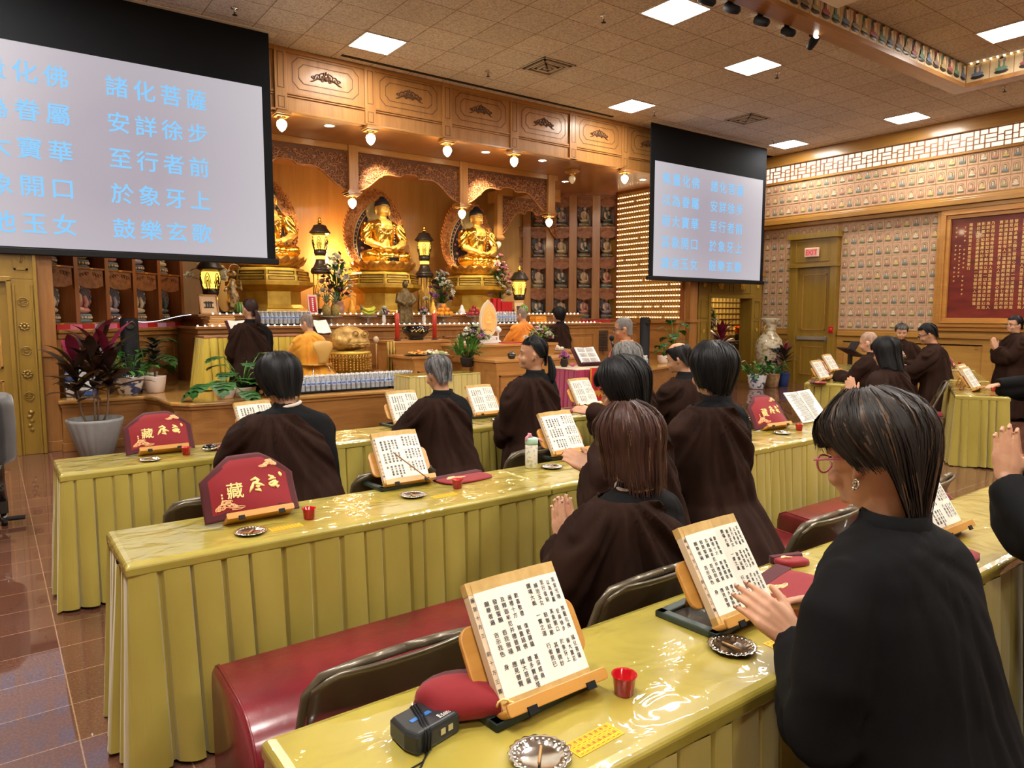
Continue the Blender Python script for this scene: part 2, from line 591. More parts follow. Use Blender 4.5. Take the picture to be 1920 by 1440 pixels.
# ---------------------------------------------------------------- exit door on the right wall
mb = MB(); mb.box(XR-.06, XR+.01, 8.39, 9.16, 0, 2.60)
dr = struct('door_1', mb, M_['ochre'])
mb = MB()
mb.box(XR-.14, XR, 9.16, 9.36, 0, 2.6); mb.box(XR-.14, XR, 8.25, 8.39, 0, 2.6); mb.box(XR-.14, XR, 8.25, 9.36, 2.60, 3.22)
mb.box(XR-.20, XR, 8.20, 9.41, 3.22, 3.34); mb.box(XR-.17, XR, 8.22, 9.39, 2.60, 2.68)
for ya, yb, za, zb in ((8.42, 9.20, 2.74, 3.16),):
    mb.box(XR-.155, XR, ya, yb, zb, zb+.025); mb.box(XR-.155, XR, ya, yb, za-.025, za); mb.box(XR-.155, XR, ya-.02, ya, za, zb); mb.box(XR-.155, XR, yb, yb+.02, za, zb)
mb.build('door_frame', M_['ochre'], dr, bevel=.006)
mb = MB()
for za, zb in ((1.22, 2.45), (.22, .86)):
    ya, yb = 8.50, 9.06
    mb.box(XR-.075, XR-.05, ya, yb, zb-.02, zb); mb.box(XR-.075, XR-.05, ya, yb, za, za+.02); mb.box(XR-.075, XR-.05, ya, ya+.02, za, zb); mb.box(XR-.075, XR-.05, yb-.02, yb, za, zb)
mb.build('door_moulding', OY, dr)
mb = MB(); mb.box(XR-.12, XR-.06, 8.42, 9.14, 1.0, 1.075); mb.box(XR-.09, XR-.06, 8.42, 8.5, .97, 1.10)
mb.build('panic_bar', mat('aluminium', (.42, .38, .33), .35, .8), dr, bevel=.006)
t = thing('exit_sign', 'lit red EXIT sign above the ochre door', 'sign', (XR-.16, 8.80, 2.92))
mb = MB(); mb.box(-.05, 0, -.165, .165, -.1, .1); mb.build('housing', mat('sign_housing', (.75, .55, .40), .5), t, bevel=.01)
mb = MB(); mb.box(-.053, -.05, -.135, .135, -.075, .075); mb.build('face', emitter('exit_face', (1, .42, .34), .42), t)
mb = MB(); mb.text('EXIT', Matrix.Translation((-.055, .098, 0)) @ TROT, .155, adv=.42, bold=True); mb.build('lettering', emitter('exit_letters', (1, .03, .02), .5), t)
t = thing('fire_alarm', 'small red fire alarm call point on the door frame', 'alarm', (XR-.16, 8.31, 1.235))
mb = MB(); mb.box(0, .02, -.055, .055, -.07, .07); mb.build('base', M_['red'], t, bevel=.006)
mb = MB(); mb.lathe([(.035, 0), (.035, .02), (.02, .026)], n=14); mb.M = None
o = mb.build('call_button', mat('alarm_red', (.55, .03, .03), .3), t); o.rotation_euler = (0, -PI/2, 0)

# ---------------------------------------------------------------- calligraphy plaque
t = thing('calligraphy_plaque', 'large dark red plaque with columns of gold calligraphy in a wide oak frame', 'plaque', (XR, 4.4, 2.4))
ya, yb, za, zb = 2.6-4.4, 6.05-4.4, 1.50-2.4, 3.35-2.4
mb = MB(); mb.box(-.06, -.0, ya, yb, za, zb)
mb.build('board', vary(mat('plaque_board', (.16, .018, .012), .3, coat=.3), (.19, .022, .014), (.11, .012, .009), (3, 3, 9)), t)
mb = MB()
fr = [(0, .0), (.10, .09), (.17, .15), (.20, .22)]
for a, d, e in ((0, .07, .09), (.07, .10, .13), (.10, .17, .10), (.17, .245, .05)):
    X = -e-.03
    mb.box(X, 0, ya-d, yb+d, zb+a, zb+d); mb.box(X, 0, ya-d, yb+d, za-d, za-a)
    mb.box(X, 0, yb+a, yb+d, za-a, zb+a); mb.box(X, 0, ya-d, ya-a, za-a, zb+a)
mb.build('frame', wood('plaque_frame', (.50, .24, .05), (.38, .16, .03), 'y', .3, .4), t, bevel=.006)
mb = MB()
cols = ['聞佛所說皆大歡喜信受奉行', None, '諸比丘比丘尼優婆塞優婆夷一切世間天人阿修羅', '影如露亦如電應作如是觀佛說是經已長老須菩提及',
        '演說不取於相如如不動何以故一切有為法如夢幻泡', '乃至四句偈等受持讀誦為人演說其福勝彼云何為人', None,
        '寶持用布施若有善男子善女人發菩薩心者持於此經', '法相須菩提若有人以滿無量阿僧祇世界七寶持用布', '是見如是信解不生法相須菩提所言法相者如來說即',
        '發阿耨多羅三藐三菩提心者於一切法應如是知如是', None, '見眾生見壽者見即非我見人見眾生見壽者見是名我', '義何以故世尊說我見人見眾生見壽者見即非我見人',
        '見人見眾生見壽者見須菩提於意云何是人解我所說', '即非一合相是名一合相須菩提一合相者即是不可說']
y = yb-.33
for c in cols:
    if c is None: y -= .05; continue
    mb.text(c, Matrix.Translation((-.062, y, zb-.13)) @ TROT, .062, vertical=True, adv=1.17, bold=True)
    y -= .078
for k, (n0, n1) in enumerate(((14, 3), (10, 9), (16, 4))):      # short signature columns
    for i in range(n0):
        if i % (n1+2) == n1: continue
        z = zb-.16-i*.055*1.5 if k != 1 else zb-.5-i*.07
        if z < za+.1: break
        mb.cbox((-.062, yb-.09-k*.075, z), (.003, .030, .012)); mb.cbox((-.062, yb-.09-k*.075+.004, z-.006), (.003, .008, .034))
mb.build('gold_characters', mat('gold_paint_text', (.80, .55, .20), .4, .5), t)

# ---------------------------------------------------------------- front wall, arch and the shrine room beyond
AY = 10.15
mb = MB()
mb.box(12.05, 12.82, AY, AY+.2, 0, CEIL); mb.box(14.31, XR, AY, AY+.2, 0, CEIL); mb.box(12.82, 14.31, AY, AY+.2, 1.96, CEIL)
wf = struct('wall_front', mb, M_['oak'])
mb = MB()
mb.box(12.42, 12.82, AY-.10, AY, 0, 1.96); mb.box(14.31, 14.70, AY-.10, AY, 0, 1.96); mb.box(12.42, 14.70, AY-.10, AY, 1.96, 2.45)
mb.box(12.36, 14.76, AY-.15, AY, 2.45, 2.55); mb.box(12.74, 14.39, AY-.13, AY, 1.93, 2.0)
mb.box(12.75, 12.83, AY-.13, AY+.2, 0, 1.96); mb.box(14.30, 14.38, AY-.13, AY+.2, 0, 1.96)
for xa, xb in ((12.50, 12.72), (14.44, 14.63)):
    for za, zb in ((.10, .42), (.47, .92), (.98, 1.42), (1.48, 1.88)):
        for q in ((xa, xb, zb-.015, zb), (xa, xb, za, za+.015), (xa, xa+.015, za, zb), (xb-.015, xb, za, zb)):
            mb.box(q[0], q[1], AY-.115, AY-.1, q[2], q[3])
for xa, xb in ((12.85, 13.5), (13.62, 14.27)):
    for q in ((xa, xb, 2.35, 2.37), (xa, xb, 2.05, 2.07), (xa, xa+.02, 2.05, 2.37), (xb-.02, xb, 2.05, 2.37)):
        mb.box(q[0], q[1], AY-.115, AY-.1, q[2], q[3])
mb.build('arch_casing', M_['ochre'], wf, bevel=.005)
mb = MB()
for cx, cz, s in ((12.61, .70, .05), (12.61, 1.2, .05), (14.535, .70, .05), (14.535, 1.2, .05), (13.17, 2.21, .11), (13.95, 2.21, .11), (12.61, 2.21, .06), (14.535, 2.21, .06)):
    for a in range(5):
        mb.ball((cx+s*.55*math.cos(a*1.257+.3), AY-.112, cz+s*.55*math.sin(a*1.257+.3)), (s*.42, .012, s*.42), 8, 5)
    mb.ball((cx, AY-.116, cz), (s*.3, .014, s*.3), 8, 5)
mb.build('carved_rosettes', M_['gold_mat'], wf)
# shrine room
mb = MB(); mb.box(11.85, 20, 13.6, 13.75, 0, 3.2); mb.box(11.85, 11.98, AY+.2, 13.6, 0, 3.2); mb.box(11.85, 20, AY+.2, 13.75, 3.2, 3.3); mb.box(20, 20.1, AY, 13.75, 0, 3.3); mb.box(XR, 20, AY, AY+.2, 0, 3.3)
struct('wall_rear', mb, M_['ochre'])
t = thing('memorial_tablet_cabinet', 'golden wall of small memorial tablets seen through the archway', 'tablet cabinet', (17.4, 13.5, 0))
GT = mat('tablet_gold', (.62, .42, .10), .35, .5)
mb = MB(); mb.box(-1.3, 1.3, -.05, .08, .75, 2.75); mb.build('back_board', mat('tablet_board', (.42, .28, .07), .4, .3), t)
mb = MB()
for r in range(11):
    z = .95+r*.165
    mb.box(-1.3, 1.3, -.12, -.05, z-.02, z)
mb.build('ledges', M_['oakx'], t)
mb = MB(); mt2 = MB()
n = 0
for r in range(11):
    for c in range(30):
        x, z = -1.22+c*.084, .95+r*.165
        (mb if n % 2 else mt2).box(x-.028, x+.028, -.09, -.06, z, z+.125)
        n += 1
o = mb.build('tablets', GT, t); o['kind'] = 'stuff'
o = mt2.build('tablet_faces', mat('tablet_dark', (.16, .10, .03), .5), t); o['kind'] = 'stuff'
mb = MB(); mb.box(-1.3, 1.3, -.55, .05, 0, .72); mb.build('base', M_['dark_wood'], t)
lamp('shrine_room_light', 'AREA', (16.6, 12.2, 3.1), 130, (1, .82, .5), .8)

# ---------------------------------------------------------------- left door wall
mb = MB(); mb.box(XL, .47, YF, YF+.2, 0, CEIL)
wl = struct('wall_door_side', mb, M_['oak'])
mb = MB(); mb.box(.47, .632, YF-.03, YF+.22, 0, CEIL); mb.box(.45, .65, YF-.05, YF+.22, 1.09, 1.165); mb.box(.455, .645, YF-.04, YF+.22, 0, .12)
struct('trim_4', mb, M_['oak'], bevel=.005)
mb = MB(); mb.box(-1.7, .20, YF-.05, YF, 0, 1.93)
d2 = struct('door_2', mb, M_['ochre'])
mb = MB()
mb.box(.20, .46, YF-.08, YF, 0, 1.96); mb.box(-2.1, .46, YF-.08, YF, 1.96, 2.45); mb.box(-2.1, .50, YF-.13, YF, 2.45, 2.55)
mb.box(-1.75, .235, YF-.11, YF, 1.93, 1.985); mb.box(.19, .235, YF-.11, YF, 0, 1.95); mb.box(.44, .475, YF-.12, YF, 0, 2.45)
mb.box(.245, .265, YF-.1, YF, 0, 1.9); mb.box(.415, .435, YF-.1, YF, 0, 1.9)
mb.build('door_frame', M_['ochre'], d2, bevel=.005)
mb = MB()
for xa, xb in ((-.70, .12), (-1.6, -.82)):
    for za, zb in ((.98, 1.82), (.15, .85)):
        for w in (0, .05):
            for q in ((xa+w, xb-w, zb-.025-w, zb-w), (xa+w, xb-w, za+w, za+.025+w), (xa+w, xa+.025+w, za+w, zb-w), (xb-.025-w, xb-w, za+w, zb-w)):
                mb.box(q[0], q[1], YF-.065+w*.1, YF-.05, q[2], q[3])
mb.box(-.76, -.75, YF-.06, YF-.05, 0, 1.93)
mb.build('door_moulding', OY, d2, bevel=.004)
mb = MB()
for k, z in enumerate((1.71, 1.44, 1.17, .91, .66)):
    cx = .335
    if k in (1, 3):
        for a in range(8):
            mb.ball((cx+.035*math.cos(a*.785), YF-.088, z+.035*math.sin(a*.785)), (.02, .01, .014), 6, 4)
        mb.ball((cx, YF-.092, z), (.018, .012, .018), 8, 5)
    else:
        mb.tube([(cx+.047*math.cos(a*PI/8), YF-.085, z+.047*math.sin(a*PI/8)) for a in range(17)], .006, 5)
        for a in range(3): mb.tube([(cx-.03, YF-.085, z-.02+a*.02), (cx, YF-.085, z-.012+a*.02), (cx+.03, YF-.085, z-.02+a*.02)], .005, 5)
for k in range(5):
    mb.ball((.335+.01*(-1)**k, YF-.085, .48-.05*k), (.03-.003*k, .01, .022), 6, 4)
for xx in (.335, .0, -.35):
    mb.tube([(xx+.02*math.sin(q*.9), YF-.085, 2.14+q*.03) for q in range(6)], .011, 6)
for xa, xb in ((.27, .40), (-.10, .14), (-.5, -.2)):
    for q in ((xa, xb, 2.34, 2.36), (xa, xb, 2.06, 2.08), (xa, xa+.02, 2.06, 2.36), (xb-.02, xb, 2.06, 2.36)):
        mb.box(q[0], q[1], YF-.095, YF-.08, q[2], q[3])
mb.build('carved_medallions', M_['ochre'], d2)

# ---------------------------------------------------------------- ceiling fittings
LENS_FILL = emitter('unseen_fill_panel_light', (1, .94, .86), 100)  # unseen panels, made brighter than those in view to fill the hall
LENS = emitter('ceiling_panel_light', (1, .94, .86), TROFFER)
FRAME = mat('white_metal', (.7, .66, .6), .5)
protoT = None
spots = [(4.41, 9.01, CEIL, 'white ceiling panel light nearest the left projection screen'), (9.23, 9.02, CEIL, 'white ceiling panel light just left of the right-hand screen'),
         (13.95, 9.0, CEIL, 'white ceiling panel light over the corner beyond the right screen'), (6.81, 5.96, CEIL, 'white ceiling panel light at the top edge beside the black spotlights'),
         (9.19, 6.56, CEIL, 'white ceiling panel light between the spotlight row and the square vent'), (13.86, 6.54, CEIL, 'white ceiling panel light above the lattice band'),
         (11.66, 4.2, ZR, 'white ceiling panel light inside the raised recess')]
for i, (x, y, z) in enumerate([(-.4, 8.4, CEIL), (-.4, 6.5, CEIL), (-.4, 2.5, ZR), (4.4, 3.0, ZR), (0, .3, ZR), (4.4, .6, ZR), (9.2, 1.7, ZR), (4.4, -1.5, ZR), (0, -3.5, ZR), (9.2, -1.5, ZR), (13.9, 2.5, CEIL), (13.9, -1.5, CEIL)]):  # panels out of view, several added only for fill light
    spots.append((x, y, z, 'unseen ceiling panel light brightened as fill, behind the picture'))
for x, y, z, lb in spots:
    if protoT is None:
        t = thing('ceiling_light', lb, 'ceiling light', (x, y, z))
        mb = MB(); w = .30
        for q in ((-w, w, w-.02, w), (-w, w, -w, -w+.02), (-w, -w+.02, -w, w), (w-.02, w, -w, w)): mb.box(q[0], q[1], q[2], q[3], -.012, .0)
        mb.build('frame', FRAME, t)
        mb = MB(); mb.box(-w+.02, w-.02, -w+.02, w-.02, -.009, -.002); DIFF_FILL = mb.build('diffuser', LENS, t).data.copy(); DIFF_FILL.materials[0] = LENS_FILL
        protoT = t
    else:
        q = again(protoT, (x, y, z), 0, lb)
        if lb.endswith('picture'):
            for c in q.children:
                if c.name.startswith('diffuser'): c.data = DIFF_FILL
for o in COL.objects:
    if o.name.startswith('ceiling_light') and o.get('label', '').endswith('behind the picture'): o['group'] = 'unseen fill lights outside the picture'


def vent(px, py, label):
    p = at(px, py, Z=CEIL)
    t = thing('ceiling_vent', label, 'vent', (p.x, p.y, CEIL))
    mb = MB(); mb.box(-.29, .29, -.29, .29, -.006, 0); mb.build('backing', M_['black'], t)
    mb = MB()
    for k in range(5):
        w = .295-.06*k; z = -.008-.012*(k % 2)-.004*k
        for q in ((-w, w, w-.022, w), (-w, w, -w, -w+.022), (-w, -w+.022, -w, w), (w-.022, w, -w, w)): mb.box(q[0], q[1], q[2], q[3], z-.004, -.004)
    mb.build('louvers', mat('vent_metal', (.45, .37, .28), .5), t)


vent(1026, 125, 'square louvered ceiling vent nearer the altar canopy')
vent(1401, 223, 'square louvered ceiling vent above the right-hand screen')
a, b = at(640, 103, Z=CEIL), at(1148, 219, Z=CEIL)
mb = MB(); mb.box(a.x, b.x, a.y-.035, a.y+.035, CEIL-.006, CEIL)
setp(mb.build('slot_diffuser', M_['black'], None), 'long black air slot in the ceiling along the altar canopy', 'vent')
SPR = [(440, 20, 'ceiling sprinkler over the left screen'), (915, 137, 'ceiling sprinkler left of the nearer vent'), (1132, 34, 'ceiling sprinkler near the top edge of the picture'),
       (1457, 140, 'ceiling sprinkler right of the middle panel light'), (1227, 212, 'ceiling sprinkler beside the right screen top'), (1451, 265, 'ceiling sprinkler by the corner panel light'), (1884, 166, 'ceiling sprinkler under the recess beam')]
proto = None
for px, py, lb in SPR:
    p = at(px, py, Z=CEIL-.03)
    if proto is None:
        proto = thing('sprinkler', lb, 'sprinkler', (p.x, p.y, CEIL))
        mb = MB(); mb.lathe([(.045, 0), (.045, -.008), (.012, -.012), (.012, -.05)], n=12); mb.build('escutcheon', M_['steel'], proto)
        mb = MB(); mb.lathe([(.008, -.045), (.008, -.075), (.03, -.078), (.03, -.082)], n=10); mb.build('deflector', M_['black'], proto)
    else: again(proto, (p.x, p.y, CEIL), 0, lb)
p = at(1553, 240, Z=CEIL)
mb = MB(); mb.lathe([(.10, 0), (.10, -.006), (.085, -.01)], c=(p.x, p.y, CEIL), n=24)
setp(mb.build('ceiling_speaker', mat('speaker_white', (.5, .42, .35), .6)), 'round flush speaker grille in the far ceiling', 'speaker')
# spotlights near the beam
for k, (px, py, lb) in enumerate([(1325, 0, 'black ceiling spotlight at the very top edge, first in its row'), (1372, 16, 'black ceiling spotlight second in the row by the recess beam'), (1428, 40, 'black ceiling spotlight third in the row by the recess beam'),
                              (1478, 60, 'black ceiling spotlight fourth in the row by the recess beam'), (1524, 79, 'lit black ceiling spotlight, last in the row by the recess beam')]):
    p = at(px, py, Z=CEIL-.10)
    t = thing('ceiling_spotlight', lb, 'spotlight', (p.x, p.y, CEIL))
    mb = MB(); mb.lathe([(.05, 0), (.05, -.02), (.012, -.025), (.012, -.06)], n=12); mb.build('mount', M_['black'], t)
    mb = MB(); mb.lathe([(.02, -.11), (.045, -.09), (.055, 0), (.055, .08), (.05, .085)], n=16)
    o = mb.build('lamp_head', M_['black'], t); o.location = (0, 0, -.10); o.rotation_euler = (-R(62), 0, R(25-12*k) if k < 4 else R(150))
    mb = MB(); mb.lathe([(.045, .083), (.02, .088)], n=14)
    o2 = mb.build('lamp_glass', emitter('spot_glass', (1, .9, .75), 8 if k == 4 else 1.0), t); o2.location = o.location; o2.rotation_euler = o.rotation_euler
p = at(1575, -12, Z=ZR-.25)
t = thing('projector', 'white ceiling projector cut by the top edge of the picture', 'projector', (p.x+.0, p.y, ZR))
mb = MB(); mb.box(-.22, .22, -.16, .16, -.32, -.17); mb.build('body', M_['white_gloss'], t, bevel=.03)
mb = MB(); mb.tube([(0, 0, 0), (0, 0, -.18)], .025, 10); mb.build('ceiling_mount', FRAME, t)

# ---------------------------------------------------------------- projection screens
LINES = [('無量化佛', '諸化菩薩'), ('以為眷屬', '安詳徐步'), ('雨大寶華', '至行者前'), ('其象開口', '於象牙上'), ('諸池玉女', '鼓樂玄歌')]
SFACE = mat('projected_image', (.05, .05, .05), .8, emit=(.55, .50, .56), es=.9)
mp = coords(SFACE, (1, 1, 1), src='Object')
sx = NN(SFACE, 'ShaderNodeTexGradient', gradient_type='SPHERICAL')
mp.inputs['Scale'].default_value = (.42, .42, .42)
r = NN(SFACE, 'ShaderNodeValToRGB')
r.color_ramp.elements[0].position = 0; r.color_ramp.elements[0].color = (.40, .38, .40, 1)
r.color_ramp.elements[1].position = .8; r.color_ramp.elements[1].color = (.255, .225, .27, 1)
LK(SFACE, mp, 'Vector', sx, 'Vector'); LK(SFACE, sx, 'Fac', r, 'Fac'); LK(SFACE, r, 'Color', SFACE.node_tree.nodes['Principled BSDF'], 'Emission Color')
STEXT = emitter('projected_text', (.15, .38, .62), 1.0)


def screen(x0, label):
    w, SY = 3.66, 9.52
    t = thing('projection_screen', label, 'projection screen', (x0+w/2, SY, 3.38))
    h0, h1 = 2.225-3.38, CEIL-3.38
    mb = MB(); mb.box(-w/2, w/2, 0, .02, h0+.04, h1); mb.build('black_border', mat('screen_black', (.010, .011, .013), .85, spec=.1), t)
    mb = MB(); mb.box(-w/2-.04, w/2+.04, -.02, .04, h0, h0+.075); mb.build('bottom_bar', M_['black'], t, bevel=.01)
    mb = MB(); mb.box(-w/2-.1, w/2+.1, -.07, .12, h1-.008, h1); mb.build('ceiling_slot', FRAME, t)
    mb = MB(); mb.box(-w/2+.115, w/2-.11, -.004, 0, h0+.085, 4.48-3.38); mb.build('image', SFACE, t)
    S = .245
    for i, (a, b) in enumerate(LINES):
        z = 4.176-3.38-.402*i
        for s0, words in ((.445, a), (1.893, b)):
            mb = MB()
            for k, ch in enumerate(words): mb.text(ch, Matrix.Translation((-w/2+s0+.286*k, -.006, z)) @ Euler((PI/2, 0, 0)).to_matrix().to_4x4(), S, bold=True)
            mb.build('projected_lettering', STEXT, t)
    return t


screen(-.53, 'large projection screen at left showing blue lines of scripture, cut by the picture edge')
screen(10.28, 'projection screen at right of the altar showing five full lines of scripture')
# ================================================================== ALTAR ARCHITECTURE
AX = 6.05                        # altar axis
FY, FZ = 9.9, 4.32               # fascia plane and underside
ST = .597                        # stage height
LX, RX = 12.1-11.79, 11.79       # side walls of the altar bay
YS, YW = 11.88, 13.30            # end of side walls, back wall
DX = 2.05                        # horizontal run of the diagonal niche walls

# stage platforms with rounded noses
mb = MB()
def curve_front(pts): return pts
main = [(1.60, 9.2), (1.64, 8.62), (1.78, 8.42), (2.05, 8.37), (8.35, 8.37), (8.75, 8.45), (9.1, 8.62), (10.8, 9.26), (12.2, 9.70), (12.2, 10.15), (12.05, 10.15), (12.05, 13.3), (.05, 13.3), (.05, 9.86), (.632, 9.86), (.632, 9.50), (1.50, 9.50)]
mb.prism(main, .0, ST-.05, 'z', 0)
struct('trim_5', mb, M_['oakx'])
def offs(pts, d):
    out = []
    n = len(pts)
    for i in range(n):
        a, b, c = Vector(pts[i-1]), Vector(pts[i]), Vector(pts[(i+1) % n])
        e1, e2 = (b-a).normalized(), (c-b).normalized()
        nrm = Vector((e1.y, -e1.x)) + Vector((e2.y, -e2.x))
        nrm.normalize()
        out.append((b.x+nrm.x*d, b.y+nrm.y*d))
    return out
mb = MB(); mb.prism(offs(main, .045), ST-.05, ST, 'z', 0)
stage = struct('floor_stage', mb, M_['stage'], bevel=.018, seg=3)
mb = MB(); mb.prism(offs(main, .02), ST-.085, ST-.05, 'z', 0); mb.prism(offs(main, .02), 0, .10, 'z', 0)
mb.build('stage_moulding', M_['oakx'], stage, bevel=.006)

# bay walls
mb = MB()
mb.box(LX-.1, LX, FY, YS, 0, FZ); mb.box(RX, RX+.1, FY, YS, 0, FZ)
mb.box(LX-.1, RX+.1, YW, YW+.1, 0, FZ)
struct('wall_altar', mb, wood('altar_wall_veneer', (.48, .285, .095), (.38, .205, .06), 'z', .4, .3, .5))
# soffit and fascia: the canopy
cano = thing('altar_canopy', 'oak canopy spanning the altar with carved panels along its face', 'canopy', (AX, FY, FZ))
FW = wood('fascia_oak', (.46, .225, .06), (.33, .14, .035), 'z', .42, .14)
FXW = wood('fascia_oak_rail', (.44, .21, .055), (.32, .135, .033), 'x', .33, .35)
x0c, x1c = .20-AX, 13.0-AX
mb = MB(); mb.box(x0c, x1c, 0, .08, 0, CEIL-FZ); mb.build('fascia_board', FW, cano)
mb = MB()
mb.box(x0c, x1c, -.018, 0, .245, .275); mb.box(x0c, x1c, -.035, 0, .0, .03); mb.box(x0c, x1c, -.018, 0, .215, .232); mb.box(x0c, x1c, -.03, 0, CEIL-FZ-.06, CEIL-FZ)
mb.build('fascia_rail', FXW, cano, bevel=.004)
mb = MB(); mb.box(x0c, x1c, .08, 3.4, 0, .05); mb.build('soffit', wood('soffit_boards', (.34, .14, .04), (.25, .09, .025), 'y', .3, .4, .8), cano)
PILX = [3.39+1.313*k for k in range(-2, 8)]
GROOVE = mat('carved_line', (.13, .05, .015), .5)
SCROLL = mat('carved_scroll', (.11, .045, .016), .5)
for x in PILX:
    mb = MB(); cx = x-AX
    mb.box(cx-.085, cx+.085, -.035, 0, .0, CEIL-FZ)
    mb.build('fascia_pilaster', FW, cano, bevel=.006)
    mb = MB()
    for za, zb in ((.05, .20), (.31, .78)):
        for q in ((cx-.045, cx+.045, zb-.008, zb), (cx-.045, cx+.045, za, za+.008), (cx-.045, cx-.037, za, zb), (cx+.037, cx+.045, za, zb)):
            mb.box(q[0], q[1], -.038, -.034, q[2], q[3])
    mb.build('pilaster_groove', GROOVE, cano)
def octa(w, h, c): return [(-w+c, -h), (w-c, -h), (w, -h+c), (w, h-c), (w-c, h), (-w+c, h), (-w, h-c), (-w, -h+c)]
for k in range(len(PILX)-1):
    cx = (PILX[k]+PILX[k+1])/2-AX; cz = .55
    mb = MB()
    for w, h, c in ((.49, .215, .09), (.40, .135, .07)):
        o_, i_ = octa(w, h, c), octa(w-.011, h-.011, c-.004)
        for a in range(8):
            b2 = (a+1) % 8
            mb.add([(cx+o_[a][0], -.004, cz+o_[a][1]), (cx+o_[b2][0], -.004, cz+o_[b2][1]), (cx+i_[b2][0], -.004, cz+i_[b2][1]), (cx+i_[a][0], -.004, cz+i_[a][1])], [(0, 1, 2, 3)])
    mb.build('panel_groove', GROOVE, cano)
    mb = MB()
    for s in (-1, 1):
        for j, (r0, dx, dz) in enumerate(((.050, .05, .02), (.042, .12, .0), (.030, .185, -.02), (.035, .06, -.035))):
            pts = []
            for a in range(14):
                th = a*.55
                q = r0*(1-a/15)
                pts.append((cx+s*(dx+q*math.cos(th)), -.008, cz+dz+q*math.sin(th)))
            mb.tube(pts, .0085, 5)
        mb.tube([(cx+s*(.05+.045*a), -.008, cz-.025-.008*a+.02*math.sin(a*1.3)) for a in range(5)], [.014, .012, .012, .009, .004], 5)
    for a in range(5):
        mb.ball((cx+.045*math.cos(a*PI/4), -.008, cz+.01+.06*math.sin(a*PI/4)), (.014, .012, .028), 6, 4)
    mb.ball((cx, -.01, cz-.01), (.04, .018, .03), 8, 5)
    mb.build('panel_carving', SCROLL, cano)
# inner beam with carved arches on hanging posts
IY = 11.2-FY
POSTX = [2.75, 4.98, 7.12, 9.18]
mb = MB(); mb.box(2.2-AX, 9.35-AX, IY-.06, IY+.08, -.10, 0); mb.build('inner_beam', FXW, cano, bevel=.006)


def arch_panel(mb, x0, x1, zt, depth, y0, y1, rise=.62, xt=None):
    """carved spandrel panel between two posts, its lower edge an ogee arch"""
    n = 44
    prof = []
    for i in range(n+1):
        t = i/n; u = abs(t-.5)*2
        f = u**2.2*.78+.10*math.sin(u*PI*3)*(u > .15)+.22*u
        prof.append((x0+(x1-x0)*t, zt-.24-(depth-.24)*min(1, max(0, f*.92))))
    vs = []
    for x, z in prof: vs += [(x, y0, zt), (x, y0, z), (x, y1, z), (x, y1, zt)]
    fs = []
    for i in range(n):
        a, b = i*4, i*4+4
        fs += [(a, a+1, b+1, b), (a+1, a+2, b+2, b+1), (a+2, a+3, b+3, b+2), (a+3, a, b, b+3)]
    mb.add(vs, fs)
    return prof


def scrolls(mb, prof, zt, y, rnd, step=.085, r=.040):
    for (x, z) in prof[1:-1:1]:
        zz = z+.045
        while zz < zt-.03:
            r0 = r*rnd.uniform(.75, 1.2); s = rnd.choice((-1, 1)); a0 = rnd.uniform(0, 6.28)
            px, pz = x+rnd.uniform(-.02, .02), zz+rnd.uniform(-.02, .02)
            mb.tube([(px+s*r0*(1-a/11)*math.cos(a0+a*.62), y-.004*a*.3, pz+r0*(1-a/11)*math.sin(a0+a*.62)) for a in range(10)], [.012-.0008*a for a in range(10)], 4)
            zz += step


rnd = random.Random(3)
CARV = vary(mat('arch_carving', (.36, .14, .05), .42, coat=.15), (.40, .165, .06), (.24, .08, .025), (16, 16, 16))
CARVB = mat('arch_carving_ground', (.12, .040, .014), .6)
for a, b in zip(POSTX[:-1], POSTX[1:]):
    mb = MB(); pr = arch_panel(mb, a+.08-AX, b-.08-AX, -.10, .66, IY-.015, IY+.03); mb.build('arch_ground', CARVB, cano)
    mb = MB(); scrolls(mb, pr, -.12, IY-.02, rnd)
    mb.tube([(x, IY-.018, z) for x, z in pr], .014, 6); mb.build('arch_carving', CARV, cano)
for x in POSTX:
    cx = x-AX
    mb = MB(); mb.box(cx-.085, cx+.085, IY-.085, IY+.085, -.72, 0); mb.build('hanging_post', FW, cano, bevel=.008)
    mb = MB()
    for w, z in ((.10, -.745), (.125, -.77), (.105, -.79)): mb.box(cx-w, cx+w, IY-w, IY+w, z, z+.028)
    mb.build('post_foot', FXW, cano, bevel=.004)
# right-hand cross arch running back to the wall
mb = MB()
bx = 8.75-AX
mb.box(9.13-AX, 9.23-AX, IY, 3.4, -.30, -.06)
mb.build('cross_beam', FXW, cano)
hp = at(934, 372, Y=12.4)
mb = MB(); mb.box(hp.x-AX-.07, hp.x-AX+.07, 12.33-FY, 12.47-FY, -1.10, -.25)
mb.box(hp.x-AX-.09, hp.x-AX+.09, 12.31-FY, 12.49-FY, -1.14, -1.10); mb.build('hanging_post', FW, cano, bevel=.006)
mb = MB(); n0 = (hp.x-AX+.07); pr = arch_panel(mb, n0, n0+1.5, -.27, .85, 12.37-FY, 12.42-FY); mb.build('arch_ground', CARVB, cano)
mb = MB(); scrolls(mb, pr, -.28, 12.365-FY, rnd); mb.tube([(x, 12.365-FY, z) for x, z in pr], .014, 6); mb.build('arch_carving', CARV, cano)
mb = MB(); mb.box(n0-.1, n0+1.6, 12.35-FY, 12.45-FY, -.27, -.0); mb.build('cross_beam', FXW, cano)

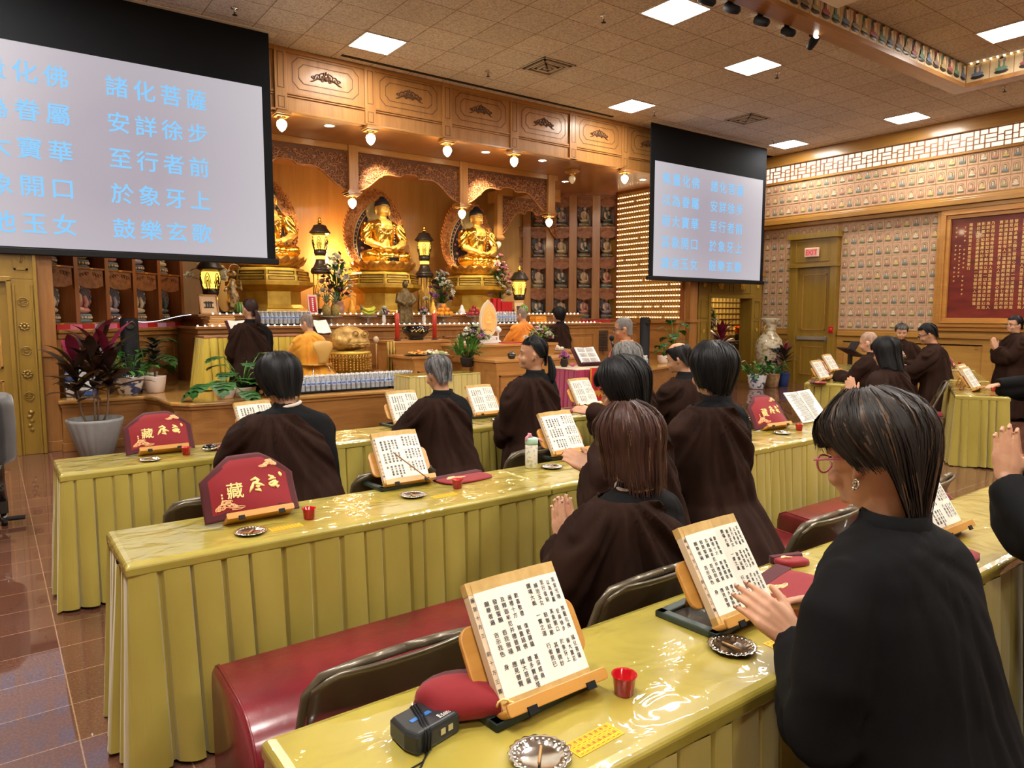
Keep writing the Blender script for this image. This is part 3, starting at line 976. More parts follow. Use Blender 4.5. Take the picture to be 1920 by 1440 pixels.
# pendant bulbs
GLASS_ON = emitter('lit_bulb_glass', (1, .80, .48), 45)
GLASS_OFF = mat('unlit_bulb_glass', (.75, .66, .5), .15, spec=.8, coat=.5)
BRASS = mat('brass', (.85, .55, .16), .25, 1)
def bulb_proto(lit, label, loc):
    t = thing('bulb_lamp', label, 'bulb lamp', loc, 0)
    mb = MB()
    if True:
        for w, z in ((.085, -.03), (.105, -.055), (.085, -.075)): mb.box(-w, w, -w, w, z, z+.03)
    mb.build('wooden_base', FXW, t, bevel=.003)
    mb = MB(); mb.lathe([(.06, -.075), (.06, -.085), (.035, -.09), (.04, -.105), (.028, -.12)], n=16); mb.build('brass_holder', BRASS, t)
    mb = MB(); mb.lathe([(.028, -.115), (.058, -.135), (.068, -.165), (.064, -.195), (.045, -.235), (.018, -.262), (.004, -.27)], n=18); mb.build('glass_bulb', GLASS_ON if lit else GLASS_OFF, t)
    return t
labs = ['behind the left screen edge', 'behind the left screen', 'nearest the left screen', 'second from the left screen', 'third from the left screen, under the canopy front', 'fourth from the left screen, under the canopy front', None, 'nearest the right screen']
on = None; off = None
for k, x in enumerate(PILX[1:8]):
    i = k-1
    if i < -0: continue
    loc = (x, FY-.02, FZ)
    if i == 4:
        off = bulb_proto(False, 'unlit glass bulb lamp under the canopy front, between two lit ones', (at(1073, 305, Y=FY+.6).x, FY+.6, FZ))
        continue
    lb = 'lit bulb lamp under the canopy front, ' + ['nearest the left screen', 'second from the left screen', 'third from the left screen', 'fourth from the left screen', '', 'nearest the right screen'][i]
    on = bulb_proto(True, lb, loc) if on is None else again(on, loc, 0, lb)
for x, lb in zip(POSTX[1:], ('on the hanging post left of the middle statue', 'on the hanging post between the middle and right statues', 'on the hanging post before the right niches')):
    again(on, (x, 11.2, FZ-.77+.03), 0, 'lit bulb lamp '+lb)
again(off, (hp.x, 12.4, FZ-1.11), 0, 'unlit bulb lamp under the short post right of the right statue')
p = at(1178, 372, Y=11.4)
again(off, (p.x+.45, 11.2, FZ), 0, 'unlit bulb lamp beside the lamp wall at the right screen edge')
# recessed downlights
DLG = emitter('downlight_glass', (1, .80, .52), 75)
for k, (x, y, lb) in enumerate([(3.0, 10.25, 'recessed downlight in the canopy at the left screen edge'), (4.2, 10.2, 'recessed downlight left of the middle bulbs'), (7.0, 10.25, 'recessed downlight right of the middle bulbs'), (8.2, 10.2, 'recessed downlight before the unlit bulb'), (9.85, 11.5, 'recessed downlight in front of the right niches'), (11.0, 10.4, 'recessed downlight before the lamp wall')]):
    t = thing('downlight', lb, 'downlight', (x, y, FZ))
    mb = MB(); mb.lathe([(.085, 0), (.085, -.008), (.065, -.008)], n=20, cap=(False, False)); mb.build('trim_ring', M_['white_gloss'], t)
    mb = MB(); mb.lathe([(.066, -.004), (.03, -.006)], n=18); mb.build('lens', DLG, t)

# ---------------------------------------------------------------- niche walls (diagonal), 5 columns x 4 rows each
DV = Vector((.777, .63, 0)).normalized()


def small_figure(robe, skin, halo, base, hair):
    """seated figure on a lotus plinth before a leaf-shaped halo; about .56 high, facing -y"""
    mb = MB()
    pts = []
    for i in range(22):
        a = 2*PI*i/22
        pts.append((.175*math.sin(a)*(1-.18*math.cos(a)), .335+.23*math.cos(a)+(.05 if abs(a) < .1 else 0)))
    mb.prism(pts, .045, .075, 'y', 2)
    mb.prism([(x*.82, .335+(z-.335)*.82) for x, z in pts], .030, .05, 'y', 5)
    mb.tube([(.07*math.cos(a*.449), .028, .42+.07*math.sin(a*.449)) for a in range(15)], .012, 5, 2)
    for i in range(0, 22, 1):
        a = 2*PI*i/22
        mb.ball((.16*math.sin(a)*(1-.18*math.cos(a)), .04, .335+.215*math.cos(a)), .016, 5, 4, 0 if i % 2 else 2)
    mb.lathe([(.155, .0), (.165, .02), (.14, .03), (.13, .05), (.16, .065), (.16, .09), (.13, .10)], n=18, mi=3, sy=.62)
    for i in range(12):
        a = PI+PI*i/11
        mb.ball((.15*math.cos(a), .095*math.sin(a), .055), (.02, .014, .018), 5, 4, 1)
    mb.ball((0, -.02, .14), (.145, .085, .045), 12, 7, 0)          # legs
    mb.ball((0, -.075, .155), (.06, .04, .022), 8, 5, 1)           # hands
    mb.ball((0, .01, .25), (.075, .055, .115), 12, 8, 0)           # torso
    mb.ball((.012, -.022, .285), (.045, .035, .06), 10, 6, 1)      # bare chest
    for s in (-1, 1): mb.tube([(s*.075, .0, .31), (s*.105, -.015, .23), (s*.07, -.06, .17)], [.032, .03, .022], 7, 1 if s < 0 else 0)
    mb.ball((0, -.01, .41), (.042, .046, .056), 12, 8, 1)
    mb.ball((0, .0, .435), (.046, .05, .045), 12, 8, 4)
    mb.ball((0, .0, .48), (.02, .02, .02), 8, 5, 4)
    o = mb.build('f', [robe, skin, halo, base, hair, halo])
    d = o.data; bpy.data.objects.remove(o); return d


def dim(c, f): return tuple(q*f for q in c)
NSK = mat('figure_skin', (.62, .42, .27), .55)
HAIR = mat('figure_hair', (.015, .013, .014), .5)
FIGS = []
for i, (rb, hl, bs) in enumerate([((.50, .36, .22), (.16, .14, .14), (.10, .11, .10)), ((.55, .45, .30), (.14, .13, .15), (.20, .17, .12)), ((.52, .20, .16), (.15, .13, .14), (.13, .20, .19)),
                                  ((.10, .14, .15), (.17, .15, .15), (.16, .14, .10)), ((.30, .24, .28), (.13, .14, .16), (.09, .10, .12))]):
    FIGS.append(small_figure(mat('figure_robe_%d' % i, rb, .55), NSK, mat('figure_halo_%d' % i, hl, .6), mat('figure_base_%d' % i, bs, .6), HAIR))
NB = mat('niche_lamp', (.1, .1, .1), emit=(1, .95, .88), es=22)
CW, CH = .53, .70
NZ0 = 1.47


def niche_wall(origin, ang, label, side, rows, serr):
    """cabinet of open niches; local x along the wall, local -y to the viewer"""
    t = thing('niche_cabinet', label, 'niche cabinet', origin, ang)
    D = .42
    RW = M_['red_oak'] if side == 'l' else M_['oak']
    W = 5*CW
    for c in range(5):
        x = c*CW
        mb = MB()
        if serr:   # stepped piers turned to the hall
            pass
        mb.box(x-.035 if not serr else x-.05, x+.035 if not serr else x+.13, -.02, D, -.02, rows*CH+.05)
        mb.build('pier', RW if not serr else M_['oak'], t, bevel=.004)
    mb = MB(); mb.box(W-.035, W+.035, -.02, D, -.02, rows*CH+.05); mb.build('pier', RW, t)
    mb = MB(); mb.box(-.03, W+.03, D, D+.03, -.02, rows*CH+.25); mb.build('back_panel', M_['red_oak'], t)
    for r in range(rows+1):
        mb = MB(); mb.box(-.03, W+.03, -.015, D, r*CH-.025, r*CH); mb.build('shelf', M_['red_oak'], t, bevel=.003)
    mb = MB(); mb.box(-.05, W+.05, -.06, D, rows*CH+.0, rows*CH+.14); mb.box(-.05, W+.05, -.10, D, rows*CH+.14, rows*CH+.24)
    mb.build('cornice', M_['red_oak'], t, bevel=.01)
    MT = Matrix.Translation(origin) @ Matrix.Rotation(ang, 4, 'Z')
    for r in range(rows):
        for c in range(5):
            x0 = c*CW+(.14 if serr else .04); x1 = (c+1)*CW-.05
            cx = (x0+x1)/2
            mb = MB()
            prof = arch_panel(mb, x0, x1, (r+1)*CH-.025, .20, .0, .02)
            for k in range(3):
                for s in (-1, 1):
                    mb.tube([(cx+s*(.06+.05*k)+.022*math.cos(a), -.004, (r+1)*CH-.075-.012*k+.022*math.sin(a)) for a in (0, 1, 2, 3, 4, 5)], .006, 4)
            mb.build('niche_arch', M_['carved'], t)
            mb = MB(); mb.lathe([(.008, 0), (.02, -.012), (.02, -.03), (.01, -.04)], c=(cx, .10, (r+1)*CH-.03), n=8); mb.build('niche_bulb', NB, t)
            mb = MB(); mb.box(cx-.03, cx+.03, -.018, -.012, r*CH-.02, r*CH-.004); mb.build('name_plate', M_['gold_mat'], t)
            f = FIGS[(c*2+r*3+(1 if serr else 0)) % 5]
            o = bpy.data.objects.new('seated_figure', f); COL.objects.link(o)
            P = MT @ Vector((cx, .21, r*CH+.002))
            o.location = P; o.rotation_euler = (0, 0, 0 if serr else R(8)); o.scale = (.98, .98, 1.08)
            rn = ['lowest', 'second', 'third', 'top'][r]
            cn = ['first', 'second', 'third', 'fourth', 'fifth'][c]
            if r < 2 or serr:
                setp(o, 'small painted seated figure, %s from the left on the %s shelf of the %s niches' % (cn, rn, 'right' if serr else 'left'), 'figurine', 'painted seated figures in the %s niches' % ('right' if serr else 'left'))
            else:
                setp(o, 'small painted seated figure in the left niches hidden behind the left screen', 'figurine', 'hidden figures of the left niches')
    return t


niche_wall((.54, 10.09, NZ0), math.atan2(.695, .719), 'left cabinet of niches with painted seated figures, half hidden by the left screen', 'l', 4, False)
niche_wall((RX-.02-5*CW*.777, YS+5*CW*.63, NZ0), -math.atan2(.63, .777), 'right cabinet of narrow niches with painted seated figures beside the lamp wall', 'r', 4, True)

# counters below the niches
def counter(pts, label, name='altar_counter'):
    """pts: front edge polyline (world); a cabinet from the stage floor up to the niche ledge"""
    t = thing(name, label, 'counter', (pts[0][0], pts[0][1], ST))
    P = [Vector((p[0]-pts[0][0], p[1]-pts[0][1])) for p in pts]
    H = NZ0-.10-ST
    for i in range(len(P)-1):
        a, b = P[i], P[i+1]
        d = (b-a); L = d.length; ang = math.atan2(d.y, d.x)
        M = Matrix.Translation((a.x, a.y, 0)) @ Matrix.Rotation(ang, 4, 'Z')
        mb = MB(); mb.M = M; mb.box(0, L, 0, .35, 0, H-.06); mb.build('carcass', M_['oak'], t)
        mb = MB(); mb.M = M; mb.box(-.03, L+.03, -.06, .8, H-.025, H+.02); mb.box(-.01, L+.01, -.03, .4, H-.09, H-.025); mb.build('top', M_['oakx'], t, bevel=.008)
        mb = MB(); mb.M = M
        n = max(1, round(L/.62))
        for k in range(n):
            xa, xb = L*k/n+.06, L*(k+1)/n-.06
            za, zb = .10, H-.16
            for q in ((xa, xb, zb-.03, zb), (xa, xb, za, za+.03), (xa, xa+.03, za, zb), (xb-.03, xb, za, zb), (xa+.07, xb-.07, za+.09, zb-.09)):
                mb.box(q[0], q[1], -.018, 0, q[2], q[3])
        mb.build('door_panels', M_['oak'], t, bevel=.004)
    return t


t = counter([(.66, 10.0), (2.28, 11.57)], 'oak counter with panelled doors under the left niches')
t = counter([(9.75, 11.75), (11.79, 10.95)], 'oak counter with vents under the right niches')
for k in range(2):
    mb = MB()
    for z in range(13):
        mb.box(-.13, .13, -.03, -.012, .18+z*.035, .20+z*.035)
    o = mb.build('vent_grille', M_['dark_wood'], t); o.location = (.30+.72*k, -.16-.29*k, 0); o.rotation_euler = (0, 0, math.atan2(-.8, 2.04))
# red and pink cloth strip on the ledges
for (a, b, lb) in (((.66, 10.10), (2.42, 11.80), 'strip of red and pink paper slips along the ledge under the left niches'), ((9.9, 13.1), (11.75, 11.62), 'red cloth strip along the ledge under the right niches')):
    n = 12 if lb.startswith('strip') else 3
    mb = MB()
    va, vb = Vector((*a, 0)), Vector((*b, 0)); d = (vb-va)/n; nr = Vector((d.y, -d.x, 0)).normalized()
    for i in range(n):
        p = va+d*i; q = va+d*(i+.97)
        mi = (0, 1, 0, 2, 1, 0)[i % 6] if n > 4 else 0
        c = [p+nr*.02, q+nr*.02, q-nr*.02, p-nr*.02]
        vs = [tuple(v+Vector((0, 0, z))) for z in (NZ0-.085, NZ0-.02) for v in c]
        mb.add(vs, [(0, 1, 2, 3), (4, 5, 6, 7), (0, 1, 5, 4), (1, 2, 6, 5), (2, 3, 7, 6), (3, 0, 4, 7)], mi)
    setp(mb.build('paper_slip_strip' if n > 4 else 'red_cloth_strip', [M_['red'], mat('pink_paper', (.6, .12, .22), .5), mat('lilac_paper', (.55, .35, .55), .4)]), lb, 'paper strip' if n > 4 else 'cloth')

# ---------------------------------------------------------------- lamp wall (rows of tiny lights)
t = thing('lamp_wall', 'oak wall panel covered in rows of tiny lit lamps, left of the right screen', 'lamp wall', (RX-.001, 10.9, 1.47))
mb = MB(); mb.box(-.06, 0, -.98, .96, -.03, 2.80); mb.build('panel', wood('lamp_panel', (.58, .33, .09), (.46, .24, .06), 'y', .35, .2), t)
mb = MB()
NR = 24
for r in range(NR):
    z = .02+r*.1165
    mb.box(-.085, -.06, -.98, .96, z-.012, z-.004)
mb.build('ledges', M_['oakl'], t)
mb = MB(); mb.box(-.09, 0, .93, .98, -.03, 2.85); mb.box(-.09, 0, -1.0, -.955, -.03, 2.85); mb.box(-.09, 0, -1.0, .98, 2.80, 2.87); mb.build('frame', M_['red_oak'], t)
mb = MB()
for r in range(NR):
    for k in range(26):
        y = -.92+k*.0733
        mb.box(-.075, -.06, y-.014, y+.014, .02+r*.1165+.045, .02+r*.1165+.06)
o = mb.build('name_slots', M_['dark_wood'], t); o['kind'] = 'stuff'
LB = emitter('tiny_lamp', (1, .80, .50), 6)
mb = MB(); mb.ball((0, 0, 0), .0115, 8, 5); o0 = mb.build('tiny_lamp', LB, t)
rnd = random.Random(5)
cells = [(r, k) for r in range(NR) for k in range(26) if rnd.random() > .03]
cells.sort(key=lambda c: (c[1], -c[0]))
big = MB()
for i, (r, k) in enumerate(cells):
    y, z = -.92+k*.0733, .02+r*.1165+.012
    if i == 0: o0.location = (-.078, y, z)
    elif i < 100:
        o = o0.copy(); COL.objects.link(o); o.location = (-.078, y, z)
    else: big.ball((-.078, y, z), .0115, 6, 4)
o = big.build('tiny_lamps', LB, t); o['kind'] = 'stuff'
mb = MB(); mb.box(11.55, 11.79, 9.9, 11.88, ST, 1.38); mb.box(11.50, 11.79, 9.86, 11.9, 1.38, 1.44)
for ya, yb in ((10.0, 10.75), (10.85, 11.6)):
    for q in ((ya, yb, 1.24, 1.26), (ya, yb, .75, .77), (ya, ya+.02, .75, 1.26), (yb-.02, yb, .75, 1.26)): mb.box(11.53, 11.55, q[0], q[1], q[2], q[3])
setp(mb.build('lamp_wall_counter', M_['oaky']), 'panelled oak counter under the lamp wall', 'counter')
mb = MB(); mb.box(11.82, 12.06, 9.78, 9.95, 0, CEIL); mb.box(11.78, 12.10, 9.74, 9.99, 1.40, 1.46); mb.box(11.79, 12.09, 9.75, 9.97, .0, .14)
struct('trim_6', mb, M_['oak'])
# ================================================================== THINGS ON THE ALTAR AND STAGE
def remesh(mb, voxel, smooth=4, fac=.5):
    """unite the closed shapes of a builder into one continuous skin; returns (verts Nx3, faces)"""
    me = bpy.data.meshes.new('r'); me.from_pydata(mb.v, [], mb.f)
    bm = bmesh.new(); bm.from_mesh(me)
    bmesh.ops.recalc_face_normals(bm, faces=bm.faces); bm.to_mesh(me); bm.free()
    o = bpy.data.objects.new('r', me); COL.objects.link(o)
    md = o.modifiers.new('r', 'REMESH'); md.mode = 'VOXEL'; md.voxel_size = voxel
    if smooth:
        sm = o.modifiers.new('s', 'SMOOTH'); sm.iterations = smooth; sm.factor = fac
    dg = bpy.context.evaluated_depsgraph_get()
    ev = o.evaluated_get(dg); m = ev.to_mesh()
    n = len(m.vertices)
    co = np.empty(n*3); m.vertices.foreach_get('co', co)
    no = np.empty(n*3); m.vertices.foreach_get('normal', no)
    fs = [tuple(p.vertices) for p in m.polygons]
    ev.to_mesh_clear(); bpy.data.objects.remove(o); bpy.data.meshes.remove(me)
    return co.reshape(-1, 3), no.reshape(-1, 3), fs


def mesh_obj(name, co, fs, mats, parent=None, mi=None, smooth=True):
    me = bpy.data.meshes.new(name)
    me.from_pydata([tuple(c) for c in co], [], fs)
    for m in (mats if isinstance(mats, (list, tuple)) else [mats]): me.materials.append(m)
    if mi is not None: me.polygons.foreach_set('material_index', mi)
    me.polygons.foreach_set('use_smooth', [smooth]*len(fs))
    me.update()
    o = bpy.data.objects.new(name, me); COL.objects.link(o); o.parent = parent
    return o


# tiered altar table
T1, T2, Y1, Y2 = 1.405, 1.572, 10.36, 10.75
t = thing('altar_table', 'long two-tiered oak altar table in front of the golden statues', 'altar table', (AX, Y1, ST))
xl, xr = 2.32-AX, 9.78-AX
mb = MB(); mb.box(xl, xr, 0, 2.9, 0, T1-ST-.05); mb.box(xl+.15, xr-.15, Y2-Y1, 2.9, T1-ST-.05, T2-ST-.04); mb.build('carcass', M_['oak'], t)
mb = MB(); mb.box(xl-.05, xr+.05, -.06, 1.2, T1-ST-.04, T1-ST); mb.box(xl-.02, xr+.02, -.03, 1, T1-ST-.10, T1-ST-.04); mb.build('lower_tier', M_['oakx'], t, bevel=.008)
mb = MB(); mb.box(xl+.08, xr-.08, Y2-Y1-.05, 2.92, T2-ST-.035, T2-ST); mb.box(xl+.12, xr-.12, Y2-Y1-.02, 2.9, T2-ST-.07, T2-ST-.035); mb.build('upper_tier', M_['oakx'], t, bevel=.008)
for k in range(10):
    xa, xb = xl+.30+(xr-xl-.4)*k/10+.03, xl+.30+(xr-xl-.4)*(k+1)/10-.03
    mb = MB(); za, zb = .08, T1-ST-.20
    for q in ((xa, xb, zb-.03, zb), (xa, xb, za, za+.03), (xa, xa+.03, za, zb), (xb-.03, xb, za, zb), (xa+.09, xb-.09, za+.09, zb-.09)): mb.box(q[0], q[1], -.018, 0, q[2], q[3])
    mb.build('door_panel', M_['oak'], t, bevel=.004)
mb = MB()
for z in range(15):
    mb.box(xl-.004, xl, .10, .34, .12+z*.036, .14+z*.036)
    mb.box(xl+.06, xl+.26, -.004, 0, .12+z*.036, .14+z*.036)
mb.build('vent_grille', M_['dark_wood'], t)
# string lights along both tiers
for z, y, a, b, lb in ((T1, Y1-.05, 2.3, 9.8, 'lower tier'), (T2, Y2-.04, 2.6, 9.7, 'upper tier')):
    s = thing('string_lights', 'string of tiny lit lamps along the %s edge of the altar table' % lb, 'string lights', (a, y, z))
    mb = MB(); mb.tube([(0, 0, .004), (b-a, 0, .004)], .003, 5); mb.build('wire', M_['white_gloss'], s)
    ball = None
    for i in range(int((b-a)/.095)):
        if ball is None:
            mb = MB(); mb.ball((0, 0, 0), .011, 7, 5); ball = mb.build('tiny_lamp', emitter('string_lamp', (1, .86, .62), 10), s); ball.location = (0, -.004, .012)
        else:
            o = ball.copy(); COL.objects.link(o); o.location = (.095*i, -.004, .012)
mb = MB(); mb.tube([(2.30-.9+.09*i, 10.6-.04*i, 1.52-.05*math.sin(i*.5)) for i in range(10)], .003, 6)
s = mb.build('cable_lights', emitter('blue_white_lamp', (.75, .82, 1), 3)); s['kind'] = 'thing'
setp(s, 'short loose string of blue-white lights at the left end of the altar table', 'string lights')


# golden statues
def golden_statue():
    mb = MB()
    mb.ball((0, -.03, .13), (.40, .27, .13), 24, 12)
    for s in (-1, 1):
        mb.ball((s*.33, -.10, .125), (.16, .18, .12), 16, 10)
        mb.tube([(s*.31, .0, .70), (s*.35, -.03, .55), (s*.37, -.07, .39)], [.10, .10, .095], 12)
        mb.tube([(s*.37, -.07, .40), (s*.27, -.22, .32), (s*.10, -.31, .27)], [.078, .062, .045], 12)
        mb.ball((s*.055, -.32, .262), (.09, .055, .028), 12, 8)
    mb.lathe([(.20, .10), (.215, .25), (.20, .36), (.225, .50), (.27, .62), (.29, .70), (.24, .765), (.12, .80), (.075, .83), (.075, .90)], n=28, sy=.66)
    mb.ball((0, -.19, .05), (.26, .15, .06), 16, 8)
    # head
    rs = []
    for z, rx, ry, cy in ((.86, .055, .06, .0), (.885, .085, .095, -.015), (.92, .112, .125, -.012), (.98, .127, .140, -.005), (1.04, .128, .142, .0), (1.09, .118, .130, .0), (1.12, .09, .10, .0)):
        rs.append([(rx*math.cos(2*PI*i/24), cy+ry*math.sin(2*PI*i/24), z) for i in range(24)])
    mb.rings(rs)
    mb.tube([(0, -.130, 1.03), (0, -.150, .985), (0, -.160, .965)], [.012, .017, .022], 8)
    mb.ball((0, -.128, .925), (.036, .018, .010), 8, 5)
    for s in (-1, 1):
        mb.ball((s*.052, -.125, 1.005), (.028, .013, .011), 8, 5)
        mb.tube([(s*.132, .01, 1.03), (s*.142, .0, .97), (s*.132, -.005, .885)], [.018, .024, .02], 8)
    co, no, fs = remesh(mb, .0105, 3)
    d = np.zeros(len(co))
    x, y, z = co.T
    leg = z < .30
    for s in (-1, 1):
        r = np.sqrt((x-s*.36)**2+(y+.16)**2+((z-.1)*1.3)**2)
        d += np.where(leg & (s*x > 0), .011*np.sin(r*62), 0)
    tor = (z >= .30) & (z < .80) & (np.abs(x) < .30) & ~((y < -.17) & (z < .42))
    d += np.where(tor, .005*np.sin((z*.55+.85*np.abs(x-.03))*62+1.5*np.sin(x*6)), 0)
    slv = (np.abs(x) >= .26) & (z > .40) & (z < .76)
    d += np.where(slv, .009*np.sin(z*40+np.arctan2(y, np.abs(x)-.3)*6), 0)
    co = co+no*d[:, None]
    mi = []
    for f in fs:
        c = co[list(f)].mean(0)
        sk = c[2] > .80 or (c[1] < -.13 and .22 < c[2] < .43 and abs(c[0]) < .42) or (c[2] > .62 and abs(c[0]) < .11 and c[1] < -.05)
        mi.append(1 if sk else 0)
    return co, fs, mi


GSK = mat('gilt_skin', (.90, .56, .13), .38, .55)
SHAIR = mat('statue_hair', (.015, .02, .035), .5)
MAND1 = vary(mat('flame_border', (.50, .19, .05), .5), (.80, .36, .10), (.45, .14, .04), (20, 20, 20))
MAND2 = vary(mat('mandorla_ground', (.10, .05, .07), .6), (.14, .07, .10), (.04, .025, .03), (18, 18, 18))
MAND3 = mat('mandorla_gilt', (.80, .60, .28), .45, .3)
MPINK = mat('mandorla_pink', (.80, .42, .34), .6)
PETAL = vary(mat('lotus_petal_gold', (.62, .33, .07), .4, .6), (.70, .38, .08), (.48, .22, .04), (14, 14, 14))


def mandorla_pts(w, h, n=40):
    pts = []
    for i in range(n):
        a = 2*PI*i/n
        x = w*math.sin(a)*(1-.15*math.cos(a)); z = h*.47+h*.5*math.cos(a)
        if abs(math.cos(a)-1) < .02: z += h*.03
        pts.append((x, z))
    return pts


def build_statue():
    t = thing('golden_statue', '', 'statue', (0, 0, 0))
    mb = MB()
    o8 = lambda r, z: [(r*math.cos(PI/8+i*PI/4), r*math.sin(PI/8+i*PI/4), z) for i in range(8)]
    P = [(.72, 0), (.72, .05), (.66, .055), (.64, .085), (.56, .10), (.51, .16), (.50, .38), (.56, .41), (.70, .47), (.72, .48), (.72, .545), (.67, .55), (.66, .64), (.645, .645), (.64, .73), (.58, .735), (.57, .765), (.48, .78)]
    mb.rings([o8(r, z) for r, z in P], smooth=False)
    mb.build('pedestal', M_['gold_mat'], t, bevel=.004)
    mb = MB()
    for i in range(8):
        a = PI/4*i
        for za, zb, r in ((.565, .625, .615), (.66, .715, .60)):
            M = Matrix.Rotation(a, 4, 'Z') @ Matrix.Translation((r, 0, 0))
            mb.M = M
            w = .215
            mb.box(-.01, .008, -w, w, za, za+.008); mb.box(-.01, .008, -w, w, zb-.008, zb); mb.box(-.01, .008, -w, -w+.008, za, zb); mb.box(-.01, .008, w-.008, w, za, zb)
    mb.M = None
    mb.build('pedestal_grille', M_['dark_wood'], t)
    mb = MB()
    mb.lathe([(.46, .775), (.50, .79), (.55, .86), (.58, .94), (.56, .955), (.2, .955)], n=40)
    for row, (r0, r1, z0, z1, n) in enumerate(((.47, .60, .785, .90, 20), (.52, .63, .84, .96, 20))):
        for i in range(n):
            a = 2*PI*(i+.5*row)/n
            c, s = math.cos(a), math.sin(a)
            tang = Vector((-s, c, 0))
            pts = []
            for (u, v) in ((-1, 0), (-1.05, .45), (-.7, .8), (0, 1.08), (.7, .8), (1.05, .45), (1, 0)):
                r = r0+(r1-r0)*v**.8; z = z0+(z1-z0)*v
                p = Vector((c*r, s*r, z))+tang*(u*PI*r0/n*.98)
                pts.append(p)
            ctr = Vector((c*(r0+(r1-r0)*.55+.025), s*(r0+(r1-r0)*.55+.025), z0+(z1-z0)*.45))
            mb.add([tuple(p) for p in pts]+[tuple(ctr)], [(k, (k+1) % 7, 7) for k in range(7)], 0, True)
    mb.build('lotus_throne', PETAL, t)
    LZ = .95
    co, fs, mi = STAT
    o = mesh_obj('figure', co, fs, [M_['gold'], GSK], t, mi); o.location = (0, -.03, LZ)
    mb = MB()
    rs = []
    for z, rx, ry, cy in ((1.045, .136, .150, .012), (1.08, .140, .150, .012), (1.12, .128, .135, .012), (1.155, .098, .102, .012), (1.175, .07, .072, .012), (1.20, .06, .06, .012), (1.222, .035, .035, .012), (1.228, .005, .005, .012)):
        rs.append([(rx*math.cos(2*PI*i/28), cy+ry*math.sin(2*PI*i/28) + (.012 if math.sin(2*PI*i/28) < -.8 and z < 1.06 else 0), z) for i in range(28)])
    mb.rings(rs)
    mb.lathe([(.134, .92), (.138, 1.05)], c=(0, .035, 0), n=20, sy=.85)
    for i in range(90):
        a = i*2.4; zz = 1.055+.13*((i*.618) % 1)
        k = min(range(len(rs)), key=lambda q: abs(rs[q][0][2]-zz))
        r = .137 if zz < 1.1 else (.115 if zz < 1.15 else .085)
        mb.ball((r*math.cos(a), .012+r*1.06*math.sin(a), zz), .013, 5, 4)
    o = mb.build('hair', SHAIR, t); o.location = (0, -.03, LZ)
    mb = MB()
    for s in (-1, 1):
        mb.tube([(s*.052-.03, -.158, .996), (s*.052, -.166, .991), (s*.052+.03, -.158, .996)], .003, 5)
        mb.tube([(s*.052-.035, -.150, 1.03), (s*.052, -.160, 1.042), (s*.052+.04, -.146, 1.032)], .003, 5)
    o = mb.build('eye_lines', SHAIR, t); o.location = (0, -.03, LZ)
    mb = MB(); mb.tube([(-.03, -.162, .925), (0, -.168, .921), (.03, -.162, .925)], .006, 5)
    o = mb.build('lips', MPINK, t); o.location = (0, -.03, LZ)
    mb = MB()
    for i in range(15):
        a = PI*i/14
        mb.ball((.14*math.cos(a), -.195+.05*abs(math.cos(a)), .70-.17*math.sin(a)), .014, 6, 4)
    for s in (-1, 1):
        for k in range(7): mb.ball((s*(.15-.004*k), -.19-.004*k, .69-.05*k), .012, 6, 4)
    o = mb.build('necklace_trim', MAND3, t); o.location = (0, -.03, LZ)
    # mandorla
    w, h = .60, 1.50
    m = thing('mandorla', None, None); m.parent = t; m.location = (0, .30, LZ-.08)
    mb = MB(); mb.prism(mandorla_pts(w, h), 0, .05, 'y'); mb.build('backing', MAND1, m)
    mb = MB()
    rd = random.Random(2)
    for i in range(64):
        a = 2*PI*i/64
        for k in range(3):
            f = 1.0-.075*k
            x = w*f*math.sin(a)*(1-.15*math.cos(a)); z = h*.47+h*.5*f*math.cos(a)
            r0 = .036
            a0 = rd.uniform(0, 6.28)
            mb.tube([(x+r0*(1-q/9)*math.cos(a0+q*.7), -.012-.004*k, z+r0*(1-q/9)*math.sin(a0+q*.7)) for q in range(7)], .011, 4)
        x = w*1.02*math.sin(a)*(1-.15*math.cos(a)); z = h*.47+h*.51*math.cos(a)
        mb.tube([(x, .02, z), (x*1.04+.01*math.sin(a*9), .02, z+.05)], [.022, .004], 5)
    mb.build('flames', MAND1, m)
    mb = MB(); mb.prism(mandorla_pts(w*.73, h*.80, 36), -.012, .0, 'y', 0)
    mb.tube([(p[0], -.014, p[1]) for p in mandorla_pts(w*.74, h*.81)]+[(0, -.014, h*.81*1.0)], .012, 5, 1)
    mb.tube([(p[0], -.014, p[1]) for p in mandorla_pts(w*.64, h*.74)]+[(0, -.014, h*.74*1.0)], .010, 5, 1)
    for i in range(46):
        a = 2*PI*i/46
        x = w*.69*math.sin(a)*(1-.15*math.cos(a)); z = h*.365+h*.385*math.cos(a)
        mb.ball((x, -.018, z), (.016, .008, .016), 5, 4, 1)
    for i in range(70):
        x = rd.uniform(-.36, .36); z = rd.uniform(.1, 1.0)
        if (x/.36)**2+((z-.52)/.52)**2 > 1: continue
        mb.ball((x, -.02, z), (.026, .012, .026), 6, 4, rd.choice((1, 2, 2, 2)))
    mb.build('floral_panel', [MAND2, MAND3, MPINK], m)
    mb = MB(); mb.M = Matrix.Translation((0, -.06, 1.04)) @ Matrix.Rotation(PI/2, 4, 'X')
    mb.lathe([(.21, .0), (.21, .015), (.15, .02), (.14, .0)], n=30, mi=0); mb.lathe([(.142, 0), (.142, .012)], n=24, mi=0)
    for i in range(24):
        a = 2*PI*i/24; mb.tube([(.145*math.cos(a), .145*math.sin(a), .02), (.20*math.cos(a), .20*math.sin(a), .02)], .008, 4, 0)
    mb.build('halo', [MAND3], m)
    return t


